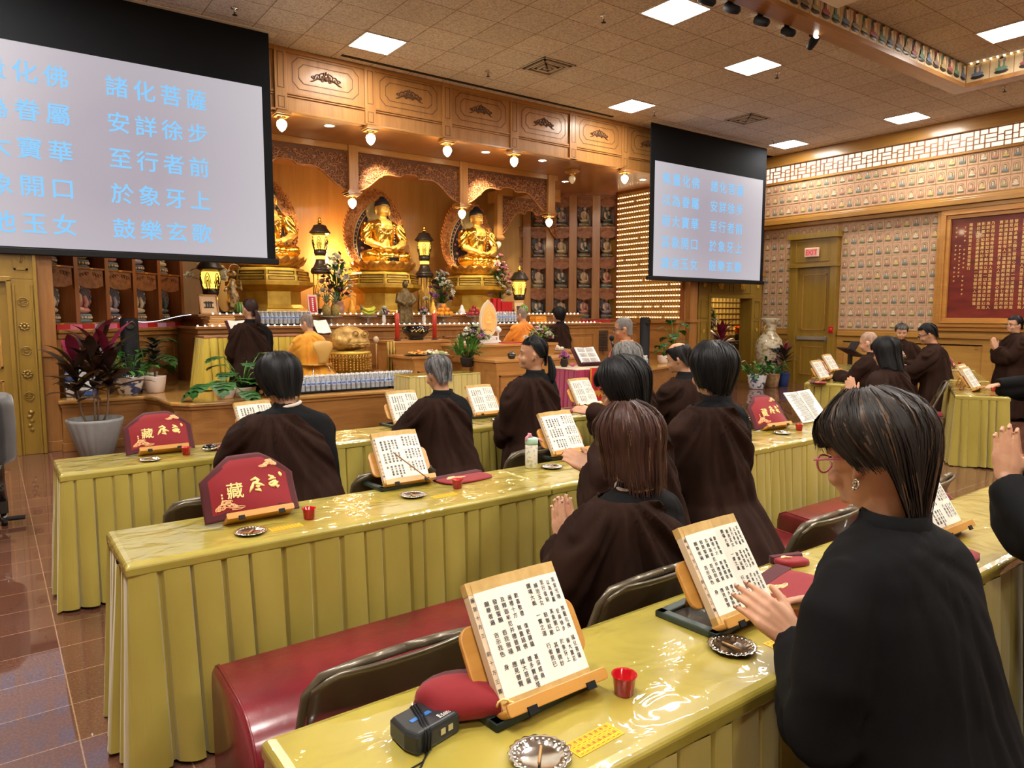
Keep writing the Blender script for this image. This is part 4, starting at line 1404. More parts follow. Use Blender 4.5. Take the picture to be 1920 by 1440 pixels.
STAT = golden_statue()
st1 = build_statue()
st1.location = (6.05, 12.3, T2); st1['label'] = 'middle golden seated statue under the arch, on an eight-sided pedestal'
again(st1, (8.15, 12.3, T2), 0, 'right golden seated statue beside the niches, on an eight-sided pedestal')
again(st1, (3.93, 12.3, T2), 0, 'left golden seated statue mostly hidden by the left screen')
for sx in (3.93, 6.05, 8.15):
    lamp('statue_spotlight', 'SPOT', (sx-1.0, 10.3, FZ-.06), 420, (1, .86, .60), .06, (sx, 12.2, 2.9), 42, .6)
lamp('back_glow', 'POINT', (5.45, 12.85, 2.6), 70, (1, .62, .26), .12)
mb = MB(); mb.box(-.09, .09, -.05, .05, 0, .075)
o = setp(mb.build('small_box', M_['black_gloss'], None, bevel=.004), 'small black box on the lap of the middle golden statue', 'box'); o.location = (6.02, 11.80, T2+.955)


# lantern pillars
LIT = mat('lantern_glow', (.5, .25, .03), .4, emit=(1, .52, .06), es=2.0)
DKM = mat('lantern_bronze', (.030, .020, .016), .38, .3)
def lantern(tall):
    t = thing('lantern_pillar', '', 'lantern', (0, 0, 0))
    H = .86 if tall else 0
    if tall:
        mb = MB(); mb.lathe([(.19, 0), (.19, .04), (.15, .06), (.15, .10)], n=20); mb.lathe([(.16, .72), (.18, .75), (.18, .78)], n=20)
        mb.build('base', DKM, t)
        mb = MB()
        for i in range(8):
            a = PI/4*i; mb.tube([(.14*math.cos(a), .14*math.sin(a), .10), (.14*math.cos(a), .14*math.sin(a), .72)], .010, 6)
            mb.tube([(.14*math.cos(a+.2*q), .14*math.sin(a+.2*q), .2+.1*q) for q in range(5)], .007, 5)
        mb.build('gilt_cage', M_['gold_mat'], t)
        H = .78
    z = H
    mb = MB()
    mb.lathe([(.17, z), (.17, z+.03), (.13, z+.07), (.09, z+.16), (.085, z+.20)], n=24)
    mb.lathe([(.085, z+.26), (.10, z+.28), (.115, z+.32), (.10, z+.36), (.08, z+.38)], n=24)
    mb.lathe([(.11, z+.62), (.155, z+.65), (.19, z+.665), (.185, z+.68), (.14, z+.74), (.11, z+.80), (.05, z+.82)], n=24)
    mb.build('bronze_body', DKM, t)
    mb = MB(); mb.lathe([(.085, z+.20), (.095, z+.23), (.085, z+.26)], n=20)
    mb.lathe([(.085, z+.38), (.11, z+.42), (.135, z+.50), (.135, z+.56), (.115, z+.62)], n=24); mb.build('glowing_panels', LIT, t)
    mb = MB()
    for i in range(6):
        a0 = PI/3*i
        for k in range(3):
            hw = .34-.10*k; top = z+.60-.05*k
            pts = []
            for q in range(9):
                u = -1+q/4
                a = a0+hw*u; zz = top-.16*abs(u)**2.2
                r = .112+.026*min(1, (zz-z-.38)/.12) if zz < z+.56 else .132
                pts.append(((r+.003)*math.cos(a), (r+.003)*math.sin(a), zz))
            mb.tube(pts, .006, 4)
    mb.build('panel_tracery', DKM, t)
    mb = MB(); mb.lathe([(.02, z+.82), (.045, z+.85), (.03, z+.875), (.02, z+.885), (.03, z+.91), (.02, z+.935), (.003, z+.94)], n=14); mb.build('finial', M_['gold'], t)
    return t


p = lantern(True); p.location = (4.90, 12.45, T2); p['label'] = 'tall dark lantern with glowing amber panels, left of the middle statue'
again(p, (7.03, 12.45, T2), 0, 'tall dark lantern with glowing amber panels, between the middle and right statues')
p = lantern(False); p.location = (2.68, 11.1, T2-.05+.05); p['label'] = 'short dark lantern with glowing amber panels below the left screen'
again(p, (8.36, 11.1, T2), 0, 'short dark lantern with glowing amber panels before the right niches')


# ------------------------------------------------------------------ plants and flowers
def leaf(mb, base, az, el, L, w, droop=.6, n=7, mi=0, fold=.25, tip=1.0):
    """lance-shaped leaf, creased along its midrib"""
    p = Vector(base); vs = []
    d = Vector((math.cos(az)*math.cos(el), math.sin(az)*math.cos(el), math.sin(el)))
    for i in range(n+1):
        u = i/n
        e = el-droop*u*u*1.6
        d = Vector((math.cos(az)*math.cos(e), math.sin(az)*math.cos(e), math.sin(e)))
        side = Vector((-math.sin(az), math.cos(az), 0)); up = side.cross(d)*-1
        ww = w*math.sin(PI*min(1, .06+.94*u)**tip)*.5+.001
        vs += [tuple(p-side*ww+up*ww*fold), tuple(p), tuple(p+side*ww+up*ww*fold)]
        p = p+d*(L/n)
    fs = []
    for i in range(n):
        a = i*3; fs += [(a, a+1, a+4, a+3), (a+1, a+2, a+5, a+4)]
    mb.add(vs, fs, mi, True)


def split_leaf(mb, base, az, el, S, mi=0, rnd=RND):
    """broad leaf with deep side cuts (monstera)"""
    out = [(0, 0)]
    k = 5
    right = []
    for i in range(k):
        u0, u1 = .05+.9*i/k, .05+.9*(i+.72)/k
        wd = .52*math.sin(PI*(.18+.75*(i+.4)/k))
        right += [(u0*1.0-.05, wd*.98), (u1, wd), (u1+.04, wd*.35)]
    pts = [(-.06, .18)]+right+[(1.05, 0)]
    full = pts+[(u, -v) for u, v in pts[::-1][1:]]
    side = Vector((-math.sin(az), math.cos(az), 0))
    vs = [tuple(Vector(base))]
    for u, v in full:
        e = el-.9*u
        d = Vector((math.cos(az)*math.cos(e), math.sin(az)*math.cos(e), math.sin(e)))
        p = Vector(base)+d*(u*S)+side*(v*S)+Vector((0, 0, -.22*S*v*v+.05*S*math.sin(u*9)*abs(v)))
        vs.append(tuple(p))
    n = len(full)
    # ribs along the middle
    mid = []
    for i in range(n):
        u = full[i][0]*.9
        e = el-.9*u
        d = Vector((math.cos(az)*math.cos(e), math.sin(az)*math.cos(e), math.sin(e)))
        mid.append(tuple(Vector(base)+d*(u*S)))
    vs2 = vs[1:]+mid
    fs = [(i, (i+1) % n, n+(i+1) % n, n+i) for i in range(n)]
    mb.add(vs2, fs, mi, True)


def pot(t, r0, r1, h, m, ribs=0, rim=.01, mname='pot', n=28):
    fn = (lambda a, z: 1+.035*abs(math.sin(a*ribs/2))) if ribs else None
    mb = MB(); mb.lathe([(r0*.9, 0), (r0, .01), ((r0+r1)/2*1.02, h*.5), (r1, h*.93), (r1, h), (r1-rim-.012, h), (r1-rim-.02, h*.86)], n=n if not ribs else ribs*6, fn=fn)
    mb.build(mname, m, t)
    mb = MB(); mb.lathe([(.01, h*.88), (r1-rim-.012, h*.87)], n=18, cap=(True, False)); mb.build('soil', mat('soil', (.03, .02, .014), .9), t)


rnd = random.Random(11)
CORD = vary(mat('dark_red_leaf', (.05, .018, .018), .35), (.060, .022, .02), (.018, .022, .012), (8, 8, 8))
CORD2 = mat('crimson_leaf', (.20, .015, .045), .4)
YEL = mat('yellowing_leaf', (.42, .25, .03), .5)
BARK = mat('stem_bark', (.20, .13, .08), .8)
GREY = vary(mat('grey_planter', (.26, .26, .26), .6), (.28, .28, .28), (.22, .22, .22), (4, 4, 4))
P0 = at(174, 850, Z=0)
t = thing('cordyline', 'dark red-leaved plant in a ribbed grey planter on the floor by the stage', 'potted plant', (P0.x+.02, P0.y+.0, 0))
t.location = (.90, 9.0, 0)
pot(t, .155, .272, .43, GREY, 18)
mb = MB(); lf = MB()
for sx, sy, h in ((-.12, .02, .34), (.0, -.03, .45), (.13, .03, .40), (.05, .1, .5)):
    mb.tube([(sx*.6, sy*.6, .36), (sx, sy, .50), (sx*1.25, sy*1.2, .43+h)], [.013, .011, .01], 7)
    top = Vector((sx*1.25, sy*1.2, .40+h))
    for i in range(19):
        leaf(lf, top+Vector((0, 0, .024*i-.12)), i*2.4+sx*9, .30+.045*i, rnd.uniform(.34, .52), rnd.uniform(.09, .13), .55, 7, 1 if i > 16 else (2 if rnd.random() < .05 else 0))
mb.build('stems', BARK, t); lf.build('foliage', [CORD, CORD2, YEL], t)

WHP = mat('white_pot', (.72, .62, .55), .5)
BLUEP = vary(mat('blue_white_porcelain', (.65, .66, .68), .15, coat=.5), (.70, .70, .70), (.04, .07, .20), (9, 9, 14), lo=.5, hi=.56)
def bushy(t, z, r, n, L, w, m, rnd, seed_el=.9, droop=.8):
    lf = MB(); stm = MB()
    for i in range(n):
        az = i*2.39996; el = rnd.uniform(.1, seed_el+.4)
        b = Vector((math.cos(az)*r*.25, math.sin(az)*r*.25, z))
        tip = b+Vector((math.cos(az)*r*rnd.uniform(.3, .8), math.sin(az)*r*rnd.uniform(.3, .8), rnd.uniform(.02, r*1.1)))
        stm.tube([b, (b+tip)/2+Vector((0, 0, .03)), tip], .004, 4)
        for k in range(3):
            leaf(lf, b.lerp(tip, .5+.25*k), az+rnd.uniform(-.9, .9), el-.2*k, L*rnd.uniform(.7, 1.2), w*rnd.uniform(.8, 1.2), droop, 5, 0, .2, .75)
    stm.build('stems', M_['leaf'], t); lf.build('foliage', m, t)


def stage_plant(px, py, label, build):
    p = at(px, py, Z=ST)
    t = thing('potted_plant', label, 'potted plant', (p.x, p.y, ST))
    build(t); return t


def fern_pot(t):
    pot(t, .12, .18, .22, BLUEP); bushy(t, .2, .30, 26, .17, .05, M_['leaf2'], rnd)
def rubber(t):
    pot(t, .10, .13, .21, WHP)
    st = MB(); lf = MB(); st.tube([(0, 0, .15), (.01, 0, .45), (-.01, .01, .62)], .012, 6)
    for i in range(22): leaf(lf, (0, 0, .30+.017*i), i*2.4, .5, rnd.uniform(.16, .24), .10, .8, 5, 0, .2, .75)
    st.build('stem', BARK, t); lf.build('foliage', vary(mat('dark_green_leaf', (.015, .035, .018), .3), (.02, .045, .02), (.03, .012, .012), (12, 12, 12)), t)
def monst(t, big=1.0, n=7):
    pot(t, .13, .16, .22, WHP)
    st = MB(); lf = MB()
    for i in range(n):
        az = i*2.4+.6; q = Vector((math.cos(az)*.25*big, math.sin(az)*.25*big, .30+.07*i))
        st.tube([(0, 0, .18), q*.5+Vector((0, 0, .18)), q], .007, 5)
        split_leaf(lf, q, az, .35, .30*big, 0)
    st.build('stems', M_['leaf2'], t); lf.build('foliage', M_['leaf'], t)


f = stage_plant(240, 752, 'bushy green plant in a blue and white bowl on the left stage ledge', fern_pot); f.location.y = 9.78; f.location.x = at(243, 740, Y=9.78).x
f = stage_plant(292, 745, 'dark-leaved plant in a pale round pot on the left stage ledge', rubber); f.location.y = 9.78; f.location.x = at(292, 740, Y=9.78).x
f = stage_plant(270, 735, 'split-leaved plant standing behind the black speaker column', lambda t: monst(t, .95, 6)); f.location = (at(272, 720, Y=10.35).x, 10.35, ST)
f = stage_plant(455, 750, 'leafy split-leaved plant in a patterned pot at the stage edge behind a kneeling person', lambda t: monst(t, .85, 11)); f.location = (at(455, 740, Y=8.72).x, 8.72, ST); f.scale = (1, 1, .52)
lf = MB(); st = MB()
t = thing('monstera', 'low plant with broad split leaves hanging over the stage edge', 'potted plant', (at(425, 755, Y=8.55).x, 8.60, ST))
pot(t, .09, .12, .13, WHP)
for i, (az, S, zz) in enumerate(((PI*.98, .30, .05), (-PI*.85, .26, .1), (-.3, .30, .08), (-1.1, .27, .0), (-PI*.6, .26, .12), (.4, .25, .12))):
    q = Vector((math.cos(az)*.26, math.sin(az)*.20-.10, zz+.10)); st.tube([(0, 0, .1), q*.5+Vector((0, 0, .12)), q], .007, 5); split_leaf(lf, q, az, .25, S)
st.build('stems', M_['leaf2'], t); lf.build('foliage', M_['leaf'], t)
f = stage_plant(870, 705, 'small spiky green plant between the oak offering tables', lambda t: (pot(t, .07, .09, .10, M_['dark_wood']), bushy(t, .09, .16, 24, .20, .03, M_['leaf2'], rnd, 1.2, .4))); f.location = (at(870, 690, Y=8.2).x, 8.12, .86); f.scale = (1.1, 1.1, 1.3)
f = stage_plant(1265, 670, 'vine-like green plant on the stage behind the balding person', lambda t: monst(t, .7, 9)); f.location = (at(1262, 660, Y=9.62).x, 9.62, ST)
f = stage_plant(1272, 700, 'low broad-leaved plant at the right stage edge', lambda t: monst(t, .6, 6)); f.location = (at(1255, 690, Y=9.40).x, 9.55, ST-.0); f.scale = (.8, .8, .7)

# tower speakers
def tower(loc, label, h):
    t = thing('column_speaker', label, 'speaker', loc)
    mb = MB(); mb.lathe([(.115, 0), (.115, .03), (.105, .035), (.105, h-.03), (.095, h)], n=24, sy=.8); mb.build('cabinet', M_['black'], t)
    mb = MB(); mb.M = Matrix.Translation((0, -.084, h-.09)) @ Matrix.Rotation(PI/2, 4, 'X'); mb.lathe([(.06, 0), (.06, .012), (.05, .016), (.02, .004)], n=20); mb.build('driver', M_['black_gloss'], t)
tower((at(247, 700, Y=10.05).x, 10.05, ST), 'black column speaker among the plants on the left stage', .93)
tower((at(1208, 680, Y=9.45).x, 9.45, ST), 'black column speaker beside the right counter', .92)
t = thing('water_carton', 'shrink-wrapped carton with blue print behind the dark red plant', 'carton', (.86, 9.9, ST))
mb = MB(); mb.box(-.16, .16, -.1, .1, 0, .36); mb.build('carton', vary(mat('carton_print', (.5, .52, .58), .25), (.60, .62, .66), (.05, .10, .30), (5, 5, 9), lo=.5, hi=.55), t, bevel=.02)

# flower arrangements
BL = {}
for nm, c in (('white', (.80, .76, .62)), ('pink', (.72, .28, .36)), ('rose', (.72, .42, .38)), ('dark', (.16, .012, .04)), ('lime', (.45, .55, .10)), ('orange', (.75, .25, .03)), ('violet', (.42, .14, .40))):
    mm = vary(mat(nm+'_blossom', c, .55), c, tuple(q*.7 for q in c), (40, 40, 40))
    mb = MB()
    for ring, (k, el, L) in enumerate(((6, .25, .030), (5, .75, .026), (3, 1.2, .02))):
        for i in range(k): leaf(mb, (0, 0, .0), i*2*PI/k+ring, el, L, .026, -.3, 3, 0, .5, .8)
    o = mb.build('b', mm); BL[nm] = o.data; bpy.data.objects.remove(o)
VASE = vary(mat('flower_vase', (.30, .10, .06), .3), (.34, .12, .07), (.55, .42, .3), (8, 8, 8))


def bouquet(loc, label, h, w, cols, n, seed, vh=.18, vr=.10, vm=None, rnd_el=(.1, 1.5), size=1.6, spray=True, name='flower_arrangement'):
    rd = random.Random(seed)
    t = thing(name, label, 'flowers', loc)
    n = int(n*1.35); size *= 1.25
    mb = MB(); mb.lathe([(vr*.6, 0), (vr*.7, .01), (vr, vh*.5), (vr*.75, vh*.85), (vr*.85, vh), (vr*.7, vh)], n=20); mb.build('vase', vm or VASE, t)
    lf = MB(); st = MB()
    for i in range(int(n*1.5)):
        az = i*2.39996; el = rd.uniform(-.1, 1.4)
        b = Vector((0, 0, vh)); r = w*rd.uniform(.25, .85)
        q = b+Vector((math.cos(az)*r*math.cos(el), math.sin(az)*r*math.cos(el)*.7, h*.75*rd.uniform(.1, .9)))
        leaf(lf, q, az, el, w*rd.uniform(.35, .6), w*.16, .8, 4, 0, .2, .8)
    for i in range(n):
        az = i*2.39996+.4; u = (i+.5)/n
        q = Vector((math.cos(az)*w*(1-u)**.6*rd.uniform(.6, 1), math.sin(az)*w*.7*(1-u)**.6*rd.uniform(.6, 1), vh+h*(.08+.85*u*rd.uniform(.8, 1.1))))
        st.tube([(0, 0, vh*.9), q*.55+Vector((0, 0, vh*.4)), q], .004, 4)
        o = bpy.data.objects.new('blossom', BL[cols[i % len(cols)]]); COL.objects.link(o); o.parent = t
        o.location = q; s = size*rd.uniform(.75, 1.2); o.scale = (s, s, s)
        o.rotation_euler = (rd.uniform(.2, 1.2), 0, rd.uniform(-1.0, 1.0))
    st.build('stems', M_['leaf'], t); lf.build('foliage', M_['leaf'], t)
    return t


def on_tier(px, Y, Z): p = at(px, 600, Y=Y); return (p.x, Y, Z)
bouquet(on_tier(634, 11.35, T2), 'large arrangement of white lilies and dark red flowers left of the middle statue', .85, .36, ['white', 'white', 'dark', 'white', 'rose'], 34, 1, .22, .12)
bouquet(on_tier(828, 11.4, T2), 'large arrangement of white lilies and dark red flowers between the middle and right statues', .68, .32, ['white', 'white', 'dark', 'white', 'violet'], 30, 2, .20, .12)
bouquet(on_tier(938, 11.75, T2), 'tall arrangement of pink roses right of the right statue', .90, .30, ['rose', 'rose', 'white', 'pink', 'dark'], 26, 3, .30, .10, size=2.1)
bouquet(on_tier(398, 11.5, T2+.30), 'white calla flowers behind the short lantern below the left screen', .30, .34, ['white', 'white'], 6, 4, .2, .08, size=3)
bouquet(on_tier(720, 10.62, T1), 'small bunch of white and violet flowers in a glass vase left of the bronze statue', .13, .10, ['white', 'white', 'violet'], 12, 5, .16, .035, M_['white_gloss'], size=.9)
bouquet(on_tier(795, 10.62, T1), 'small bunch of violet flowers in a glass vase right of the bronze statue', .13, .10, ['violet', 'white', 'pink'], 12, 6, .16, .035, M_['white_gloss'], size=.9)
bouquet((at(882, 640, Y=8.55).x, 8.45, 1.143), 'pink and white flower arrangement left of the leaf-shaped plaque', .20, .26, ['white', 'pink', 'white', 'violet', 'lime', 'white'], 34, 7, .06, .10, M_['dark_wood'], size=1.5)
bouquet((at(1006, 640, Y=8.55).x, 8.45, 1.143), 'lime and pink flower arrangement right of the leaf-shaped plaque', .18, .26, ['lime', 'white', 'pink', 'white', 'lime', 'rose'], 34, 8, .06, .10, M_['dark_wood'], size=1.5)
bouquet((at(1058, 672, Y=6.62).x, 6.62, .93), 'small violet flowers in a dark pot on the red draped table', .09, .08, ['violet', 'pink'], 12, 9, .10, .055, M_['dark_wood'], size=.9)

# offerings: pineapples, bananas, oranges, apples on glass stands
CRYS = mat('glass_stand', (.85, .80, .70), .08, trans=.75, spec=.6)
def stand(loc, label, r=.15, h=.13):
    t = thing('offering_stand', label, 'glass stand', loc)
    mb = MB(); mb.lathe([(r*.5, 0), (r*.45, .012), (.02, .03), (.018, h*.7), (.03, h*.8), (r*.8, h*.93), (r, h), (r*.97, h+.012), (r*.7, h*.97)], n=22); mb.build('glass_dish', CRYS, t)
OR = vary(mat('orange_peel', (.80, .30, .02), .4), (.85, .34, .02), (.70, .24, .01), (30, 30, 30))
AP = vary(mat('apple_skin', (.35, .02, .03), .3), (.42, .03, .035), (.22, .02, .02), (20, 20, 20))
def fruit_proto(name, m, r, lobes=False):
    t = thing(name, '', 'fruit')
    mb = MB(); mb.lathe([(.004, -r*.9), (r*.6, -r*.82), (r*.95, -r*.3), (r, .1*r), (r*.8, r*.65), (r*.4, r*.9), (.004, r*.86)], n=16); mb.build('flesh', m, t)
    mb = MB(); mb.tube([(0, 0, r*.85), (.003, 0, r*1.1)], .004, 5); mb.build('stem', BARK, t)
    return t
def pyramid(proto, base, r, name, grp, layers=3, n0=3):
    first = True; z = base[2]+r*.9
    for L in range(layers):
        k = n0-L
        for i in range(k):
            for j in range(k):
                x = base[0]+(i-(k-1)/2)*2*r*.98; y = base[1]+(j-(k-1)/2)*2*r*.98
                lb = name
                if first: proto.location = (x, y, z); proto['label'] = lb; proto['group'] = grp; first = False
                else: again(proto, (x, y, z), i*1.3+j, lb, grp)
        z += r*1.42
so = on_tier(832, 10.56, T1); stand(so, 'clear glass footed dish under the oranges', .16)
pyramid(fruit_proto('orange', OR, .045), (so[0], so[1], T1+.135), .045, 'orange stacked in a pyramid on the glass dish', 'oranges in the pyramid')
sa = on_tier(889, 10.56, T1); stand(sa, 'clear glass footed dish under the red apples', .15)
pyramid(fruit_proto('apple', AP, .041), (sa[0], sa[1], T1+.135), .041, 'red apple stacked in a pyramid on the glass dish', 'apples in the pyramid')
sb = on_tier(690, 10.56, T1); stand(sb, 'clear glass footed dish under the bananas', .15)
t = thing('bananas', 'bunch of yellow-green bananas piled on a glass dish', 'fruit', (sb[0], sb[1], T1+.14))
BAN = vary(mat('banana_skin', (.62, .55, .05), .45), (.68, .58, .06), (.30, .42, .04), (9, 9, 9))
for i in range(11):
    mb = MB(); a = -.9+.36*(i % 6); zz = .02+.05*(i//6)+.012*(i % 3)
    mb.tube([(-.10+.02*(i % 2), .05*a, zz+.05), (-.03, .07*a, zz+.012), (.05, .08*a, zz+.02), (.11, .06*a, zz+.06)], [.010, .020, .020, .007], 8); mb.build('banana', BAN, t)
mb = MB(); mb.tube([(-.10, 0, .10), (-.13, 0, .18)], [.02, .012], 7); mb.build('stalk', BARK, t)
sp = on_tier(621, 10.56, T1); stand(sp, 'clear glass footed dish under the pineapples', .17)
PIN = vary(mat('pineapple_skin', (.35, .22, .05), .6), (.42, .27, .06), (.16, .13, .04), (45, 45, 45), bump=.5)
for k, lb in ((-1, 'left'), (1, 'right')):
    t = thing('pineapple', 'pineapple with grey-green crown, %s one of the pair on the glass dish' % lb, 'fruit', (sp[0]+k*.072, sp[1], T1+.135))
    mb = MB(); mb.lathe([(.03, 0), (.062, .03), (.068, .09), (.06, .15), (.035, .185)], n=20, fn=lambda a, z: 1+.04*math.sin(a*8+z*120)); mb.build('fruit', PIN, t)
    mb = MB()
    for i in range(16): leaf(mb, (0, 0, .18+.004*i), i*2.4, .5+.06*i, .14, .025, .4, 4)
    mb.build('crown', mat('pineapple_leaf', (.16, .22, .13), .6), t)

# bronze standing statue, candles, incense burner
BRZ = vary(mat('bronze_patina', (.14, .095, .035), .45, .6), (.20, .14, .055), (.08, .05, .02), (22, 22, 22))
mb = MB()
mb.lathe([(.15, 0), (.145, .1), (.13, .25), (.135, .42), (.11, .52), (.05, .57), (.035, .60)], n=24, sy=.7, fn=lambda a, z: 1+.06*math.sin(a*7+z*6))
mb.ball((0, -.01, .66), (.05, .055, .068), 12, 8)
for s in (-1, 1): mb.tube([(s*.11, 0, .50), (s*.15, -.03, .38), (s*.05, -.12, .33)], [.05, .055, .035], 8)
co, no, fs = remesh(mb, .012, 2)
bl = on_tier(760, 10.56, T1)
t = thing('bronze_statue', 'dark bronze standing robed figure between the two small flower vases', 'statue', bl)
mesh_obj('figure', co, fs, BRZ, t); 
mb = MB(); mb.box(-.17, .17, -.12, .12, -.0, .03); mb.build('plinth', M_['dark_wood'], t)
IT = (4.72, 5.69, 9.30, 9.95, 1.185)     # incense table
def oak_table(x0, x1, y0, y1, z0, z1, label, name='offering_table', flare=.06):
    t = thing(name, label, 'table', ((x0+x1)/2, y0, z0))
    w, d, h = (x1-x0)/2, y1-y0, z1-z0
    mb = MB(); mb.box(-w+flare, w-flare, flare*.6, d-flare*.5, 0, h-.10); mb.build('body', M_['oakl'], t)
    mb = MB()
    rs = [[(-w+f, f*.6, z), (w-f, f*.6, z), (w-f, d-f*.5, z), (-w+f, d-f*.5, z)] for f, z in ((flare, h-.16), (flare*.7, h-.08), (.02, h-.035), (0, h-.035), (0, h))]
    mb.rings(rs, smooth=False); mb.build('top', M_['oakl'], t, bevel=.004)
    mb = MB(); zb = h-.20
    if zb > .15:
        n = max(1, round(2*w/.75))
        for k in range(n):
            xa, xb = -w+flare+.04+(2*w-2*flare-.04)*k/n, -w+flare+(2*w-2*flare-.04)*(k+1)/n
            for q in ((xa, xb, zb-.02, zb), (xa, xb, .05, .07), (xa, xa+.02, .05, zb), (xb-.02, xb, .05, zb)): mb.box(q[0], q[1], flare*.6-.012, flare*.6, q[2], q[3])
        mb.build('front_moulding', M_['oakx'], t)
    return t
oak_table(4.72, 5.69, 9.30, 9.95, ST, 1.185, 'oak table carrying the black incense burner and red candles')
oak_table(4.59, 5.26, 8.50, 9.2, ST, 1.0, 'low oak table with plates of food left of the central altar')
oak_table(5.34, 7.0, 8.30, 9.05, ST, 1.143, 'central oak altar table with the leaf-shaped plaque and flower arrangements')
oak_table(5.26, 7.0, 7.50, 8.10, 0, .978, 'tall oak table on the floor with a small black lidded bowl', flare=.04)
oak_table(7.06, 7.8, 8.50, 9.2, ST, 1.0, 'low oak table with plates of food right of the central altar')
# gold cloth hanging at the left of the incense table
mb = MB()
prof = []
for i in range(19):
    u = i/18
    prof.append([(4.60+.14*u+.0, 9.27-.03*math.sin(u*18), z) for z in (1.18, 1.0, .85, .72-.08*abs(u-.5))])
mb.rings(prof, close=False, cap=(False, False))
setp(mb.build('gold_cloth', mat('gold_satin', (.45, .28, .06), .3, .3), None, solid=.006), 'gold satin cloth hanging at the left end of the incense table', 'cloth')
WAX = vary(mat('red_candle', (.45, .025, .015), .4), (.50, .03, .015), (.35, .10, .05), (25, 25, 18), lo=.55, hi=.7)
for px, lb in ((745, 'left'), (815, 'right')):
    p = at(px, 634, Y=9.42)
    t = thing('red_candle', 'tall red printed candle at the %s of the black incense burner' % lb, 'candle', (p.x, 9.42, 1.185))
    mb = MB(); mb.lathe([(.05, 0), (.05, .012), (.04, .02)], n=16); mb.build('holder', M_['dark_wood'], t)
    mb = MB(); mb.lathe([(.034, .018), (.034, .40), (.028, .405), (.01, .40)], n=16); mb.build('wax', WAX, t)
    mb = MB(); mb.ball((0, 0, .43), (.006, .006, .018), 6, 5); mb.build('flame', emitter('candle_flame', (1, .62, .2), 14), t)
p = at(783, 634, Y=9.5)
t = thing('incense_burner', 'round black glazed incense burner with gold marks between the red candles', 'incense burner', (p.x, 9.55, 1.185))
mb = MB(); mb.lathe([(.11, .0), (.12, .02), (.11, .035), (.17, .07), (.20, .12), (.195, .165), (.15, .19), (.165, .215), (.15, .215), (.13, .18)], n=32); mb.build('bowl', M_['black_gloss'], t)
for s in (-1, 1):
    mb = MB(); mb.tube([(s*.185, 0, .15), (s*.225, 0, .17), (s*.225, 0, .20), (s*.17, 0, .20)], .014, 7); mb.build('handle', M_['black_gloss'], t)
mb = MB()
for i in range(10):
    a = PI*1.25+.05*i*2; mb.ball((.2*math.cos(a), .2*math.sin(a), .13+.015*(i % 3)), (.012, .012, .012), 5, 4)
mb.build('gilt_marks', M_['gold'], t)
t = thing('lidded_bowl', 'small black lidded bowl on the tall oak table', 'bowl', (at(961, 668, Y=7.62).x, 7.64, .978))
mb = MB(); mb.lathe([(.03, 0), (.045, .01), (.058, .045), (.055, .06)], n=18); mb.build('bowl', M_['black_gloss'], t)
mb = MB(); mb.lathe([(.06, .06), (.05, .075), (.02, .085), (.012, .095), (.014, .105), (.004, .11)], n=18); mb.build('lid', M_['black_gloss'], t)
# leaf-shaped plaque
p = at(919, 645, Y=8.7)
t = thing('leaf_plaque', 'leaf-shaped stone plaque with an amber carved centre on a white stand', 'plaque', (p.x, 8.75, 1.143))
mb = MB()
for w, z0, z1 in ((.15, 0, .03), (.12, .03, .05), (.10, .05, .085), (.13, .085, .105)): mb.box(-w, w, -.07, .07, z0, z1)
mb.build('stand', M_['white_gloss'], t, bevel=.004)
def leafpts(w, h): return [(w*math.sin(2*PI*i/30)*(1-.12*math.cos(2*PI*i/30)), h*.5+h*.5*math.cos(2*PI*i/30)+(.05*h if i == 0 else 0)) for i in range(30)]
mb = MB(); mb.prism([(x, z+.10) for x, z in leafpts(.155, .52)], -.02, .02, 'y'); mb.build('rim', mat('plaque_stone', (.72, .58, .40), .4), t, bevel=.004)
mb = MB(); mb.prism([(x, z+.14) for x, z in leafpts(.12, .43)], -.026, -.02, 'y')
for r in (.09, .075):
    mb.tube([(r*math.cos(a*.33), -.03, .36+r*1.3*math.sin(a*.33)) for a in range(20)], .006, 5)
mb.ball((0, -.03, .30), (.06, .02, .035), 10, 6); mb.ball((0, -.03, .36), (.035, .02, .05), 10, 6); mb.ball((0, -.035, .425), (.02, .015, .026), 8, 6)
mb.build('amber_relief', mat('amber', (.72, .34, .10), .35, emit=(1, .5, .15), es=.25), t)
mb = MB(); mb.box(-.28, .28, .0, .25, 0, .012)
o = setp(mb.build('red_mat', M_['red'], None), 'red cloth mat in front of the seated monk on the central altar', 'cloth'); o.location = (p.x+.42, 8.45, 1.143)
for dx, lb in ((-.27, 'left'), (.30, 'right')):
    t = thing('glass_finial', 'white glass lotus ornament %s of the leaf-shaped plaque' % lb, 'ornament', (p.x+dx, 8.92, 1.143))
    mb = MB(); mb.lathe([(.05, 0), (.05, .02), (.015, .04), (.015, .14), (.05, .17), (.055, .20), (.03, .23), (.01, .25)], n=14); mb.build('glass', M_['white_gloss'], t)
